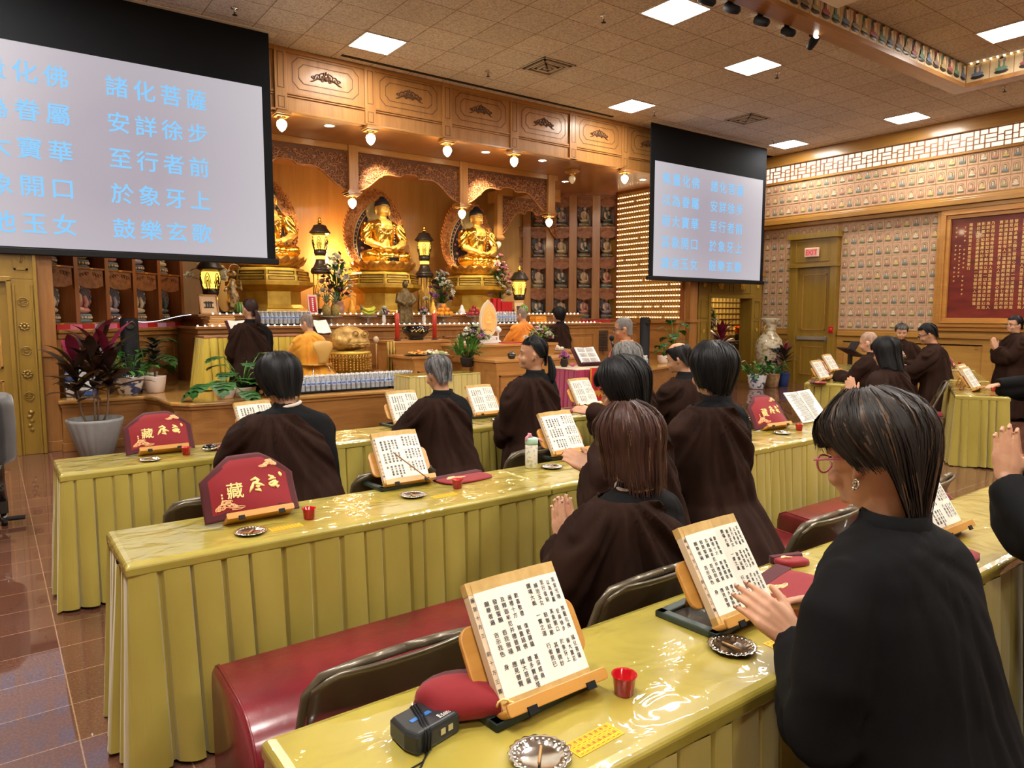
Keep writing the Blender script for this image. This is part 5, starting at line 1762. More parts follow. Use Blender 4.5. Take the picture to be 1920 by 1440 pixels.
# plates of food
def food(loc, label, kind, seed):
    rd = random.Random(seed)
    t = thing('food_platter', label, 'platter', loc)
    mb = MB(); mb.lathe([(.12, 0), (.16, .012), (.165, .016), (.12, .010)], n=24, sx=1.25); mb.build('plate', M_['white_gloss'] if kind else M_['dark_wood'], t)
    cs = {0: [(.75, .30, .03), (.8, .45, .1), (.55, .06, .03)], 1: [(.3, .5, .08), (.7, .3, .3), (.75, .7, .5)], 2: [(.75, .66, .4), (.8, .75, .55), (.4, .5, .15)]}[kind]
    mm = [mat('food_%d_%d' % (kind, i), c, .45) for i, c in enumerate(cs)]
    for m in range(3):
        mb = MB()
        for i in range(14):
            a = rd.uniform(0, 6.28); r = .13*rd.random()**.5
            mb.ball((r*1.2*math.cos(a), r*math.sin(a), .03+rd.uniform(0, .05)*(1-r/.15)), (rd.uniform(.015, .035), rd.uniform(.012, .025), .014), 7, 5)
        o = mb.build('food', mm[m], t); o['kind'] = 'stuff'
food((4.80, 8.72, 1.0), 'platter of orange fried food on the left low table', 0, 1)
food((5.08, 8.85, 1.0), 'platter of green and pink food on the left low table', 1, 2)
food((5.02, 8.60, 1.0), 'platter of pale yellow noodles on the left low table', 2, 3)
food((7.3, 8.75, 1.0), 'platter of pink and green food on the right low table', 1, 4)

# wooden fish drum on its tasselled stand
t = thing('drum_stand', 'round stand with amber beaded tassels under the wooden fish drum', 'stand', (at(656, 690, Y=9.15).x, 9.2, ST))
mb = MB()
for i in range(4):
    a = PI/4+PI/2*i; mb.tube([(.25*math.cos(a), .25*math.sin(a), 0), (.22*math.cos(a), .22*math.sin(a), .2)], .025, 8)
mb.build('legs', M_['dark_wood'], t)
mb = MB(); mb.lathe([(.25, .15), (.27, .40), (.30, .43), (.31, .46), (.25, .48), (.01, .48)], n=30); mb.build('drum_body', M_['gold_mat'], t)
TAS = vary(mat('amber_beads', (.55, .27, .03), .4), (.62, .32, .04), (.35, .13, .02), (40, 40, 40))
mb = MB()
for i in range(40):
    a = 2*PI*i/40; L = .22+.06*(i % 4 == 0)
    for k in range(7): mb.ball((.305*math.cos(a), .305*math.sin(a), .42-.028*k*(L/.2)), (.013, .013, .016), 5, 4)
    a2 = a+PI/40
    mb.tube([(.31*math.cos(a), .31*math.sin(a), .43), (.315*math.cos(a2), .315*math.sin(a2), .38), (.31*math.cos(a+PI/20), .31*math.sin(a+PI/20), .43)], .007, 4)
o = mb.build('bead_fringe', TAS, t); o['kind'] = 'stuff'
FISH = vary(mat('gilt_wood', (.48, .27, .06), .4, .3), (.62, .38, .10), (.26, .13, .03), (14, 14, 14), bump=.6)
mb = MB()
mb.ball((0, .02, .17), (.27, .22, .17), 24, 14); mb.ball((.05, -.05, .12), (.22, .17, .11), 20, 10); mb.ball((-.12, 0, .14), (.15, .2, .14), 16, 10)
for i in range(12): a = PI+PI*i/11; mb.ball((.06+.2*math.cos(a), -.02+.17*math.sin(a), .07), (.035, .03, .025), 8, 5)
co, no, fs = remesh(mb, .012, 2)
t2 = thing('wooden_fish_drum', 'big carved gilt wooden fish drum on the tasselled stand', 'drum', (t.location.x+.02, 9.2, ST+.475))
mesh_obj('body', co, fs, FISH, t2)
mb = MB()
for s in (-1, 1):
    mb.ball((.08+s*.07, -.19, .23), (.03, .02, .03), 10, 6)
    mb.tube([(.08+s*.07+.045*math.cos(q*.63), -.19, .23+.045*math.sin(q*.63)) for q in range(11)], .008, 5)
mb.tube([(-.10+.04*k, -.215+.01*abs(k-4), .09+.012*(k % 2)) for k in range(9)], .016, 6)
for k in range(5): mb.tube([(-.2+.02*k, -.12-.02*k, .22-.02*k), (-.24+.02*k, -.08-.02*k, .12)], .012, 5)
mb.build('carving', FISH, t2)
p = at(709, 697, Y=9.15)
t = thing('striker', 'tall padded drum striker upright in an oak holder', 'striker', (p.x, 9.2, ST))
mb = MB(); mb.box(-.055, .055, -.055, .055, 0, .19); mb.build('holder', M_['oakl'], t, bevel=.004)
mb = MB(); mb.tube([(0, 0, .19), (0, 0, .58)], .014, 8); mb.build('stick', M_['oakl'], t)
mb = MB(); mb.ball((0, 0, .62), (.042, .042, .05), 12, 8); mb.build('padded_head', mat('striker_felt', (.55, .40, .24), .8), t)

# framed emblem, small gilt statue, red notice, stacked cloths, red boxes
def framed(loc, rz, label, w=.19, h=.26):
    t = thing('framed_plaque', label, 'framed plaque', loc, rz)
    M = Matrix.Rotation(-.22, 4, 'X')
    mb = MB(); mb.M = M
    for q in ((-w, w, h*2-.02, h*2), (-w, w, 0, .02), (-w, -w+.02, 0, h*2), (w-.02, w, 0, h*2)): mb.box(q[0], q[1], -.012, .012, q[2], q[3])
    mb.build('frame', M_['oakl'], t)
    mb = MB(); mb.M = M; mb.box(-w+.02, w-.02, -.002, .006, .02, h*2-.02); mb.build('card', mat('plaque_card', (.68, .46, .26), .6), t)
    mb = MB(); mb.M = M
    for x in (-.035, 0, .035): mb.box(x-.012, x+.012, -.006, -.002, .09, h*2-.10)
    mb.box(-.07, .07, -.006, -.002, h*2-.13, h*2-.11); mb.box(-.07, .07, -.006, -.002, .09, .11); mb.build('emblem', M_['dark_wood'], t)
p = at(403, 588, Y=10.62); framed((p.x, 10.9, T2), .15, 'framed card with a dark emblem before the left short lantern', .135, .145)
p = at(990, 588, Y=10.7); framed((p.x, 10.95, T2), -.1, 'framed card with a dark emblem before the right short lantern', .12, .13)
t = thing('notice_card', 'red and white vertical notice card left of the pineapples', 'notice', (at(590, 587, Y=10.85).x, 10.9, T2))
mb = MB(); mb.M = Matrix.Rotation(-.2, 4, 'X'); mb.box(-.075, .075, -.008, .008, 0, .31); mb.build('card', mat('notice_border', (.72, .52, .46), .6), t)
mb = MB(); mb.M = Matrix.Rotation(-.2, 4, 'X'); mb.box(-.055, .055, -.012, -.008, .03, .28); mb.build('red_field', M_['red'], t)
mb = MB(); mb.M = Matrix.Rotation(-.2, 4, 'X')
for i in range(7): mb.box(-.012, .012, -.014, -.012, .05+.031*i, .07+.031*i)
mb.build('white_marks', M_['white'], t)
mb = MB()
mb.lathe([(.09, 0), (.08, .03), (.05, .05), (.05, .12)], n=14); mb.tube([(0, 0, .1), (.02, 0, .25), (-.02, 0, .4), (.02, 0, .52)], [.07, .085, .06, .04], 10); mb.ball((.02, 0, .60), .05)
mb.tube([(.05, 0, .42), (.13, -.03, .36), (.10, -.05, .5)], .022, 7); mb.tube([(-.05, 0, .42), (-.12, -.03, .34)], .024, 7)
mb.tube([(-.15+.0*k+.11*math.cos(k*.5), .03, .58+.12*math.sin(k*.5)) for k in range(10)], .014, 6); mb.tube([(.05+.08*math.cos(k*.5), .03, .66+.08*math.sin(k*.5)) for k in range(10)], .013, 6)
co, no, fs = remesh(mb, .012, 1)
t = thing('guardian_statue', 'small gilt guardian figure with flying ribbons beside the left short lantern', 'statue', (at(438, 570, Y=10.95).x, 11.0, T2))
mesh_obj('figure', co, fs, vary(mat('gilt_dark', (.45, .30, .14), .4, .6), (.60, .42, .20), (.10, .06, .03), (25, 25, 25)), t)
mb = MB(); mb.box(-.13, .13, -.1, .1, -.0, .04); mb.build('plinth', M_['black'], t)
for k in range(6):
    mb = MB(); mb.box(-.19+.006*k, .19-.004*k, -.13, .13, .0, .022)
    p = at(413, 608, Y=10.5)
    o = setp(mb.build('folded_cloth', mat('saffron_cloth_%d' % k, [(.70, .40, .16), (.75, .50, .25), (.62, .30, .08)][k % 3], .7), None, bevel=.008, seg=2), 'folded saffron cloth, number %s up in the stack at the left end of the altar' % ['one', 'two', 'three', 'four', 'five', 'six'][k], 'folded cloth', 'stack of folded saffron cloths')
    o.location = (p.x, 10.52, T1+.024*k+.001); o.rotation_euler = (0, 0, .04*(-1)**k)
for k in range(4):
    mb = MB(); mb.box(-.13, .13, -.1, .1, 0, .030)
    p = at(1009, 605, Y=10.55)
    o = setp(mb.build('folded_cloth', mat('orange_cloth_%d' % k, (.72, .28, .02), .7), None, bevel=.009), 'folded bright orange cloth, number %s up in the stack near the right niches' % ['one', 'two', 'three', 'four'][k], 'folded cloth', 'stack of bright orange cloths')
    o.location = (p.x, 10.55, T1+.032*k+.001)
for k, (px, w, h) in enumerate(((928, .04, .30), (936, .04, .30), (951, .13, .24))):
    p = at(px, 588, Y=11.0)
    mb = MB(); mb.box(-w, w, -.05, .05, 0, h)
    if k == 2:
        for q in range(4): mb.box(-w+.02+.065*q, -w+.045+.065*q, -.055, -.05, .02, h-.03)
    o = setp(mb.build('red_box', M_['red'], None, bevel=.004), 'upright red box %s before the right statue' % ['one, the leftmost', 'two, in the middle', 'three, the widest'][k], 'box')
    o.location = (p.x, 11.05, T2)
for px, lb, m, h in ((660, 'amber glass seated figure beside the pineapples', mat('amber_glass', (.75, .35, .04), .25, .2), .22), (812, 'amber glass pagoda ornament beside the oranges', mat('amber_glass2', (.8, .45, .06), .25, .2), .22), (866, 'white glass figure between oranges and apples', M_['white_gloss'], .16)):
    mb = MB(); mb.lathe([(.075, 0), (.06, .03), (.07, .06), (.055, .10), (.035, .14), (.03, .17), (.018, .20), (.003, .22)], n=14)
    o = setp(mb.build('glass_figure', m), lb, 'ornament'); o.location = on_tier(px, 11.05, T2); o.scale = (1, 1, h/.2)
t = thing('watermelon', 'striped green watermelon behind the standing person with the ponytail', 'fruit', (at(452, 588, Y=10.9).x, 10.95, T2+.09))
mb = MB(); mb.ball((0, 0, 0), .095, 20, 12)
MEL = mat('melon_skin', (.05, .16, .03), .35); w_ = NN(MEL, 'ShaderNodeTexWave', Scale=9.0, Distortion=3.0); mp = coords(MEL); LK(MEL, mp, 'Vector', w_, 'Vector'); r_ = NN(MEL, 'ShaderNodeValToRGB')
r_.color_ramp.elements[0].color = (.02, .08, .015, 1); r_.color_ramp.elements[1].color = (.22, .35, .08, 1); LK(MEL, w_, 'Fac', r_, 'Fac'); LK(MEL, r_, 'Color', MEL.node_tree.nodes['Principled BSDF'], 'Base Color')
mb.build('rind', MEL, t)
t2 = again(t, (at(985, 588, Y=10.8).x, 10.85, T2+.09), 0, 'striped green watermelon behind the seated monk at right')

# bottled water
BOT = mat('clear_plastic', (.80, .84, .88), .10, trans=.55, spec=.6)
BLAB = mat('bottle_label', (.42, .52, .72), .4)
BLABD = mat('bottle_label_blue', (.03, .06, .28), .4)
def bottle_mesh():
    mb = MB()
    mb.lathe([(.028, 0), (.031, .006), (.031, .05), (.029, .055), (.031, .06), (.031, .115), (.029, .135), (.014, .175), (.0125, .185)], n=12, mi=0)
    mb.lathe([(.0316, .085), (.0316, .132)], n=12, mi=1, cap=(False, False))
    for k in range(3): mb.ball((.0300*math.cos(-PI/2+.5*(k-1)), .0300*math.sin(-PI/2+.5*(k-1)), .108), (.007, .005, .013), 5, 4, 3)
    mb.lathe([(.015, .183), (.015, .203), (.012, .206)], n=10, mi=2)
    o = mb.build('b', [BOT, BLAB, M_['white_gloss'], BLABD]); d = o.data; bpy.data.objects.remove(o); return d
BOTM = bottle_mesh()
def pack(cx, cy, z, nx, ny, where, rz=0, tray=True):
    M = Matrix.Translation((cx, cy, z)) @ Matrix.Rotation(rz, 4, 'Z')
    if tray:
        mb = MB(); w, d = nx*.066/2+.012, ny*.066/2+.012
        mb.box(-w, w, -d, d, 0, .008); mb.box(-w, w, -d, -d+.006, 0, .03); mb.box(-w, w, d-.006, d, 0, .03); mb.box(-w, -w+.006, -d, d, 0, .03); mb.box(w-.006, w, -d, d, 0, .03)
        o = setp(mb.build('bottle_tray', M_['black']), 'shallow black tray under the water bottles '+where, 'tray'); o.matrix_world = M
    for i in range(nx):
        for j in range(ny):
            o = bpy.data.objects.new('water_bottle', BOTM); COL.objects.link(o)
            p = M @ Vector(((i-(nx-1)/2)*.066, (j-(ny-1)/2)*.066, .009))
            o.location = p; o.rotation_euler = (0, 0, rz+.4*math.sin(i*3+j))
            setp(o, 'clear blue-labelled water bottle '+where, 'bottle', 'water bottles '+where)
for k, (px, wh) in enumerate(((586, 'in the first tray on the stage edge'), (643, 'in the second tray on the stage edge'), (697, 'in the third tray on the stage edge'), (745, 'in the fourth tray on the stage edge'))):
    p = at(px, 735, Y=8.62)
    pack(p.x, 8.62, ST, 6, 4, wh)
p = at(1211, 690, Z=ST)
pack(p.x, p.y+.2, ST, 6, 4, 'on the stage right of the red-robed monk', .35)
p = at(507, 607, Y=10.55); pack(p.x, 10.56, T1, 7, 3, 'on the altar beside the standing ponytail', 0)
p = at(559, 607, Y=10.55); pack(p.x, 10.56, T1, 6, 3, 'on the altar behind the left monk', 0)
p = at(948, 607, Y=10.55); pack(p.x, 10.56, T1, 7, 2, 'on the altar behind the right monk', 0)

# big vase and pots by the archway
PORC = mat('painted_porcelain', (.42, .36, .25), .2, coat=.5)
vary(PORC, (.46, .40, .28), (.26, .19, .09), (11, 11, 16), lo=.5, hi=.6)
v = at(1440, 706, Y=9.35)
VX, VY = v.x, 9.35
t = thing('floor_vase', 'tall painted porcelain floor vase with a scalloped rim by the archway', 'vase', (VX, VY, 0))
VP = [(.16, 0), (.17, .02), (.155, .06), (.20, .30), (.27, .62), (.30, .85), (.27, 1.0), (.19, 1.10), (.135, 1.17), (.125, 1.30), (.15, 1.40), (.21, 1.48), (.20, 1.485), (.14, 1.40)]
mb = MB(); mb.lathe(VP, n=48, fn=lambda a, z: 1+(.05*math.sin(a*10) if z > 1.44 else 0)); mb.build('body', PORC, t)
mb = MB(); rd = random.Random(3)
for k in range(2):
    a = -PI/2-.35+k*.02
    for i in range(16):
        b, zz = a+rd.uniform(-.55, .55), .78+rd.uniform(-.03, .05); r = .287
        mb.ball((r*math.cos(b), r*math.sin(b), zz), (.035, .035, .018), 6, 4, 0)
    for i in range(6): mb.ball((.285*math.cos(a), .285*math.sin(a), .50+.045*i), (.010, .010, .03), 5, 4, 0)
    for i in range(14): b = a+rd.uniform(-.6, .6); mb.ball((.25*math.cos(b), .25*math.sin(b), .50+rd.uniform(-.08, .1)), (.022, .022, .018), 5, 4, 1+i % 2)
mb.build('painted_pine', [HAIR, M_['pink'], M_['leaf']], t)
for q in (-1, 1):
    mb = MB(); mb.tube([(q*.14, 0, 1.16), (q*.19, 0, 1.20), (q*.19, 0, 1.30), (q*.13, 0, 1.33)], .014, 7); mb.build('handle', M_['gold_mat'], t)
for px, lb, m, r, kind in ((1419, 'blue and white porcelain bowl with a leafy plant left of the floor vase', BLUEP, .20, 0), (1447, 'tan patterned pot with a flowering plant in front of the floor vase', vary(mat('tan_pot', (.40, .25, .12), .5), (.45, .28, .13), (.25, .14, .06), (14, 14, 14)), .17, 1), (1468, 'dark blue square-shouldered pot with a red-leaved plant right of the floor vase', mat('blue_pot', (.02, .045, .16), .3), .14, 2)):
    q = at(px, 714, Y=8.95)
    t = thing('potted_plant', lb, 'potted plant', (q.x, 8.95, 0))
    pot(t, r*.75, r, .30, m)
    if kind == 2:
        mb = MB(); lf = MB(); mb.tube([(0, 0, .25), (.02, 0, .60)], .012, 6)
        for i in range(22): leaf(lf, (.02, 0, .48+.012*i), i*2.4, .3+.045*i, rnd.uniform(.30, .42), .075, .5, 6, 1 if i > 17 else 0)
        mb.build('stem', BARK, t); lf.build('foliage', [CORD, CORD2], t)
    else:
        bushy(t, .27, .30, 20, .20, .06, M_['leaf2'] if kind == 0 else M_['leaf'], rnd)
        if kind:
            for i in range(9):
                o = bpy.data.objects.new('blossom', BL['pink']); COL.objects.link(o); o.parent = t; o.location = (.16*math.sin(i*2.4), .1*math.cos(i*2.4), .50+.03*i); o.scale = (1.3,)*3
t = thing('potted_plant', 'large crimson-leaved plant standing inside the archway', 'potted plant', (at(1350, 700, Y=10.9).x, 10.9, 0))
pot(t, .14, .2, .35, M_['dark_wood'])
mb = MB(); lf = MB(); mb.tube([(0, 0, .3), (0, 0, .85)], .014, 6)
for i in range(30): leaf(lf, (0, 0, .55+.017*i), i*2.4, .2+.036*i, rnd.uniform(.40, .60), .10, .5, 6, 1 if i > 10 else 0)
mb.build('stem', BARK, t); lf.build('foliage', [CORD, CORD2], t)
t = thing('shrine_table', 'dark table inside the archway in front of the memorial tablets', 'table', (15.8, 11.9, 0))
mb = MB(); mb.box(-1.1, 1.1, -.25, .25, .80, .86); mb.build('top', M_['dark_wood'], t)
mb = MB(); mb.box(-.7, .7, -.2, .2, 0, .80); mb.build('base', M_['dark_wood'], t)
bouquet((at(1332, 620, Y=11.9).x, 11.9, .86), 'tall bunch of white flowers inside the archway', .55, .22, ['white', 'white', 'lime'], 20, 31, .30, .09, M_['white_gloss'], size=2.4)
bouquet((at(1382, 620, Y=11.9).x, 11.9, .86), 'small bunch of orange lotus flowers inside the archway', .18, .10, ['orange', 'orange'], 7, 32, .16, .07, M_['dark_wood'], size=2.6)
# ================================================================== TABLES, BENCHES, CHAIRS AND WHAT LIES ON THEM
TZ = .745
CLOTH = mat('gold_satin_cloth', (.50, .40, .075), .42, sheen=.3)
vary(CLOTH, (.42, .335, .062), (.34, .265, .042), (3, 3, 1.2), bump=.25, bscale=(10, 10, 4), dist=.02)
FILM = mat('film_covered_cloth', (.50, .40, .07), .30, coat=1, coat_r=.03, spec=.7)
vary(FILM, (.39, .315, .057), (.33, .262, .042), (4, 4, 4), bump=0)
_b = FILM.node_tree.nodes['Principled BSDF']
_mp = coords(FILM, (6, 9, 9)); _n = NN(FILM, 'ShaderNodeTexNoise', Scale=1.0, Detail=2.5, Distortion=.5); LK(FILM, _mp, 'Vector', _n, 'Vector')
_bp = NN(FILM, 'ShaderNodeBump', Strength=.55, Distance=.03); LK(FILM, _n, 'Fac', _bp, 'Height'); LK(FILM, _bp, 'Normal', _b, 'Coat Normal')
FLAX = mat('pale_gold_satin', (.58, .47, .16), .42, sheen=.3)


def skirt_mesh(L, D, z0, z1, flare, pw, depth, seed, n_z=7):
    rd = random.Random(seed)
    per = []
    for (x0, y0, x1, y1, nx, ny) in ((0, 0, L, 0, 0, -1), (L, 0, L, D, 1, 0), (L, D, 0, D, 0, 1), (0, D, 0, 0, -1, 0)):
        ln = math.hypot(x1-x0, y1-y0); k = max(2, int(ln/.008))
        for i in range(k):
            t = i/k
            cx, cy = 0, 0
            nn = Vector((nx, ny))
            for d, (ax, ay) in ((t*ln, (-(x1-x0)/ln, -(y1-y0)/ln)), ((1-t)*ln, ((x1-x0)/ln, (y1-y0)/ln))):
                if d < .05: nn = nn+Vector((ax, ay))*(1-d/.05)
            nn.normalize()
            per.append((x0+(x1-x0)*t, y0+(y1-y0)*t, nn.x, nn.y))
    cuts = [0]; tot = len(per)
    s = 0; offs_ = []
    w = pw*rd.uniform(.7, 1.3); u0 = 0; lean = rd.uniform(-.3, .3); amp = rd.uniform(.6, 1.2)
    for i in range(tot):
        u = (s-u0)/w
        if u >= 1: u0 = s; w = pw*rd.uniform(.6, 1.45); lean = rd.uniform(-.4, .4); amp = rd.uniform(.45, 1.3); u = 0
        p = .4+.55*u if u < .87 else -.7
        offs_.append((p*amp, amp*math.sin(u*PI)))
        s += .008
    rings = []
    for k in range(n_z):
        t = k/(n_z-1); z = z1+(z0-z1)*t
        ring = []
        for i, (x, y, nx, ny) in enumerate(per):
            a, b = offs_[i]
            d = .004+flare*t*(.55+.45*b)+depth*(.5+.5*t)*a
            g = .014*t*math.sin(i*.021+seed)+.006*t*math.sin(i*.06); ring.append((x+nx*d-ny*g, y+ny*d+nx*g, z+(.006*math.sin(i*.13) if k == n_z-1 else 0)))
        rings.append(ring)
    mb = MB(); mb.rings(rings, 0, False, (False, False))
    return mb


def draped_table(name, label, loc, rz, L, D=.455, H=TZ, cloth=None, film=None, seed=1, flare=.045, lip=.045, pw=.085, depth=.024, cat='table'):
    t = thing(name, label, cat, loc, rz)
    mb = MB()
    e = .006
    rs = []
    for dx, z in ((.012, H-.012), (.003, H-.004), (-.012, H)):
        rs.append([(-dx, -dx, z), (L+dx, -dx, z), (L+dx, D+dx, z), (-dx, D+dx, z)])
    mb.rings([[(-.012, -.012, H-lip), (L+.012, -.012, H-lip), (L+.012, D+.012, H-lip), (-.012, D+.012, H-lip)]]+rs, smooth=False, cap=(True, True))
    mb.build('table_top', film or FILM, t, bevel=.006)
    sk = skirt_mesh(L, D, .012, H-lip+.003, flare, pw, depth, seed)
    sk.build('pleated_skirt', cloth or CLOTH, t)
    return t


ROWS = [(.27, 4.35, 'front row'), (.335, 2.62, 'middle row'), (.40, .90, 'nearest row')]
POS = ['left end', 'second from the left', 'third from the left', 'right end']
for (x, y, rn), n in zip(ROWS, (3, 3, 3)):
    for k in range(n):
        draped_table('draped_table', 'long table under gold satin and clear film, %s of the %s' % (POS[k], rn), (x+1.832*k, y, 0), 0, 1.826, seed=int(y*10)+k)
RZ = R(25)
def rowpt(o, t, d=0): return (o[0]+t*math.cos(RZ)-d*math.sin(RZ), o[1]+t*math.sin(RZ)+d*math.cos(RZ))
RA, RB = (8.22, 4.42), (8.24, 2.74)
for k in range(2):
    p = rowpt(RA, 1.85*k); draped_table('draped_table', 'gold draped table of the angled right-hand block, back row, %s' % ['nearest its aisle end', 'farther from the aisle'][k], (p[0], p[1], 0), RZ, 1.82, seed=50+k)
for k in range(3):
    p = rowpt(RB, 1.95*k); draped_table('draped_table', 'gold draped table of the right-hand block, front row, %s' % ['at the aisle by the chair', 'second along', 'third along under red covers'][k], (p[0], p[1], 0), RZ, 1.82, seed=60+k)
# stands near the altar
draped_table('draped_stand', 'low stand draped in pale gold satin at the stage edge between bottles and oak table', (3.90, 7.28, 0), 0, .97, .38, .86, FLAX, FILM, seed=70, flare=.02, lip=.02, pw=.06, depth=.018)
draped_table('draped_stage_table', 'table in shiny gold satin on the left of the stage before the kneeling clergy', (2.22, 9.62, ST), 0, 1.35, .45, .70, mat('bright_gold_satin', (.62, .47, .06), .22, .15, sheen=.4), M_['red_oak'], seed=71, flare=.09, lip=.03, pw=.07, depth=.02)
t = draped_table('red_draped_table', 'small table with magenta pleated sides before the red-robed monk', (5.60, 6.30, 0), 0, 1.15, .50, .93, mat('magenta_velvet', (.34, .012, .075), .6, sheen=.6), mat('white_lace_top', (.52, .42, .30), .6), seed=72, flare=.03, lip=.02, pw=.075, depth=.02)
REDC = mat('red_silk', (.58, .012, .012), .45, sheen=.3)
YTRIM = mat('yellow_fringe', (.75, .42, .04), .55)
fr = MB(); fr.box(.16, 1.0, -.065, -.055, .05, .935); o = fr.build('red_altar_frontal', REDC, t)
fr = MB(); fr.box(.16, 1.0, -.070, -.064, .62, .66)
for i in range(16): fr.prism([(.165+.052*i, .62), (.165+.052*i+.052, .62), (.165+.052*i+.026, .575)], -.069, -.065, 'y')
fr.box(.16, .172, -.07, -.064, .05, .93)
fr.build('yellow_fringe', YTRIM, t)
fr = MB()
fr.text('照', Matrix.Translation((.33, -.071, .77)) @ Euler((PI/2, 0, 0)).to_matrix().to_4x4(), .17, bold=True); fr.build('gold_character', YTRIM, t)
fr = MB()
for a in range(10): fr.ball((.55+.06*math.cos(a*.63), -.068, .77+.06*math.sin(a*.63)), (.022, .006, .022), 6, 4, a % 2)
fr.build('round_emblem', [M_['dark_wood'], M_['pink']], t)

# red kneeling benches
VINYL = mat('red_vinyl', (.20, .012, .02), .28, coat=.35, coat_r=.15)
vary(VINYL, (.175, .011, .018), (.10, .006, .011), (5, 5, 5), bump=.12, bscale=(30, 30, 30), dist=.01)
def bench(name, label, loc, rz, L, D=.46, H=.40):
    t = thing(name, label, 'kneeling bench', loc, rz)
    mb = MB()
    prof = []
    for i in range(13):
        a = PI/2*i/12
        prof.append((.0+.20*(1-math.cos(a)) , H-.20+.20*math.sin(a)*.92))
    pts = [(.0, .03)]+prof+[(D-.05, H+.0), (D-.01, H-.02), (D, H-.06), (D, .03)]
    n = len(pts)
    rs = []
    for x, s in ((0, .0), (.012, .012)): pass
    rings = []
    for x, ins in ((0.0, .016), (.008, .004), (.02, 0), (L-.02, 0), (L-.008, .004), (L, .016)):
        cy, cz = D/2, H/2
        rings.append([(x, cy+(y-cy)*(1-ins/(D/2)), .03+(z-.03)*(1-ins/H)) for y, z in pts])
    mb.rings(rings, smooth=False)
    o = mb.build('upholstery', VINYL, t, bevel=.004)
    for p in o.data.polygons: p.use_smooth = True
    mb = MB()
    for x in (.018, L-.018): mb.tube([(x, y, z) for y, z in pts]+[(x, pts[0][0], pts[0][1])], .005, 6)
    mb.build('piping', VINYL, t)
    mb = MB(); mb.box(.04, L-.04, .04, D-.04, 0, .035); mb.build('plinth', M_['black'], t)
    return t
bench('kneeling_bench', 'long red vinyl kneeling bench behind the left table of the middle row', (.545, 2.02, 0), 0, 1.58)
bench('kneeling_bench', 'red vinyl kneeling bench under the tall kneeling person in the middle row', (2.30, 2.02, 0), 0, 1.45, H=.30)
bench('kneeling_bench', 'red vinyl kneeling bench at the right of the middle row, before the nearest person', (3.86, 2.02, 0), 0, 1.5, H=.37)
p = rowpt(RA, .9, -.62); bench('kneeling_bench', 'red kneeling bench below the standing man in glasses', (p[0], p[1], 0), RZ, .9, H=.36)
for k in range(3): bench('kneeling_bench', 'red kneeling bench under the kneeling people of the front row, %s' % ['left', 'middle', 'right'][k], (.75+1.6*k, 3.66, 0), 0, 1.55, H=.22)
bench('kneeling_bench', 'small red bench end beside the folding chair in the right block', (8.55, 4.02, 0), RZ, .55, .4, H=.36)

# folding chairs
CHM = mat('chair_taupe_metal', (.105, .085, .055), .32, .45, coat=.3)
SEATP = mat('chair_seat_pad', (.36, .025, .045), .6)
def folding_chair(label, loc, rz):
    t = thing('folding_chair', label, 'folding chair', loc, rz)
    W = .225
    for s in (-1, 1):
        mb = MB(); mb.tube([(s*W, .17, 0), (s*W, .05, .32), (s*W, -.14, .80), (s*(W-.03), -.155, .845), (s*.10, -.17, .862), (0, -.172, .865)], .0125, 8); mb.build('back_frame_tube', CHM, t)
        mb = MB(); mb.tube([(s*(W-.03), -.22, 0), (s*(W-.03), -.02, .36), (s*(W-.03), .06, .43)], .0115, 8); mb.build('rear_leg', CHM, t)
        mb = MB(); mb.ball((s*W, .17, .012), .017, 8, 6); mb.ball((s*(W-.03), -.22, .012), .016, 8, 6); mb.build('rubber_foot', M_['black'], t)
    mb = MB(); mb.tube([(-W, .13, .11), (W, .13, .11)], .008, 6); mb.tube([(-W+.03, -.17, .10), (W-.03, -.17, .10)], .008, 6); mb.build('stretcher', CHM, t)
    mb = MB()
    rs = []
    for i in range(15):
        u = -1+2*i/14
        x = u*(W-.002); bow = -.03*(1-u*u)
        top = .862-.0*abs(u)-.06*max(0, abs(u)-.72)**1.3*3
        ys = lambda z: -.14-(z-.80)*.35+bow
        rs.append([(x, ys(.66)+.03, .655), (x, ys(.75), .75), (x, ys(.82), top-.03), (x, ys(.86)-.006, top), (x, ys(.86)-.014, top-.004), (x, ys(.82)-.010, top-.03), (x, ys(.75)-.010, .75), (x, ys(.66)+.02, .655)])
    mb.rings(rs); mb.build('backrest', CHM, t)
    mb = MB(); mb.rings([[(-.20, -.17, z), (.20, -.17, z), (.205, .0, z), (.19, .20, z), (-.19, .20, z), (-.205, .0, z)] for z in (.425, .447)], smooth=False); mb.build('seat', CHM, t, bevel=.008)
    mb = MB(); mb.rings([[(-.18*k, -.15*k, z), (.18*k, -.15*k, z), (.185*k, .0, z), (.17*k, .18*k, z), (-.17*k, .18*k, z), (-.185*k, .0, z)] for k, z in ((1, .447), (1.02, .458), (.95, .468))], smooth=True); mb.build('seat_pad', SEATP, t)
    t.scale = (1, 1, .93)
    return t
fc = folding_chair('taupe folding chair with its back against the nearest table, beside the red bench', (.74, 1.60, 0), 0)
again(fc, (1.60, 1.58, 0), 0, 'taupe folding chair under the person with the auburn bob')
again(fc, (2.62, 1.60, 0), 0, 'taupe folding chair tucked behind the nearest table, hidden by the person in black')
again(fc, (3.03, 1.60, 0), R(-8), 'taupe folding chair behind the second near table, right of the person in black')
again(fc, (3.60, 1.62, 0), R(10), 'taupe folding chair behind the open book of the praying person at the right edge')
again(fc, (.78, 3.32, 0), 0, 'taupe folding chair behind the red-covered stand at the left of the middle row')
again(fc, (1.62, 3.34, 0), 0, 'taupe folding chair behind the open book in the middle row')
again(fc, (2.55, 3.34, 0), 0, 'taupe folding chair behind the drinking bottle')
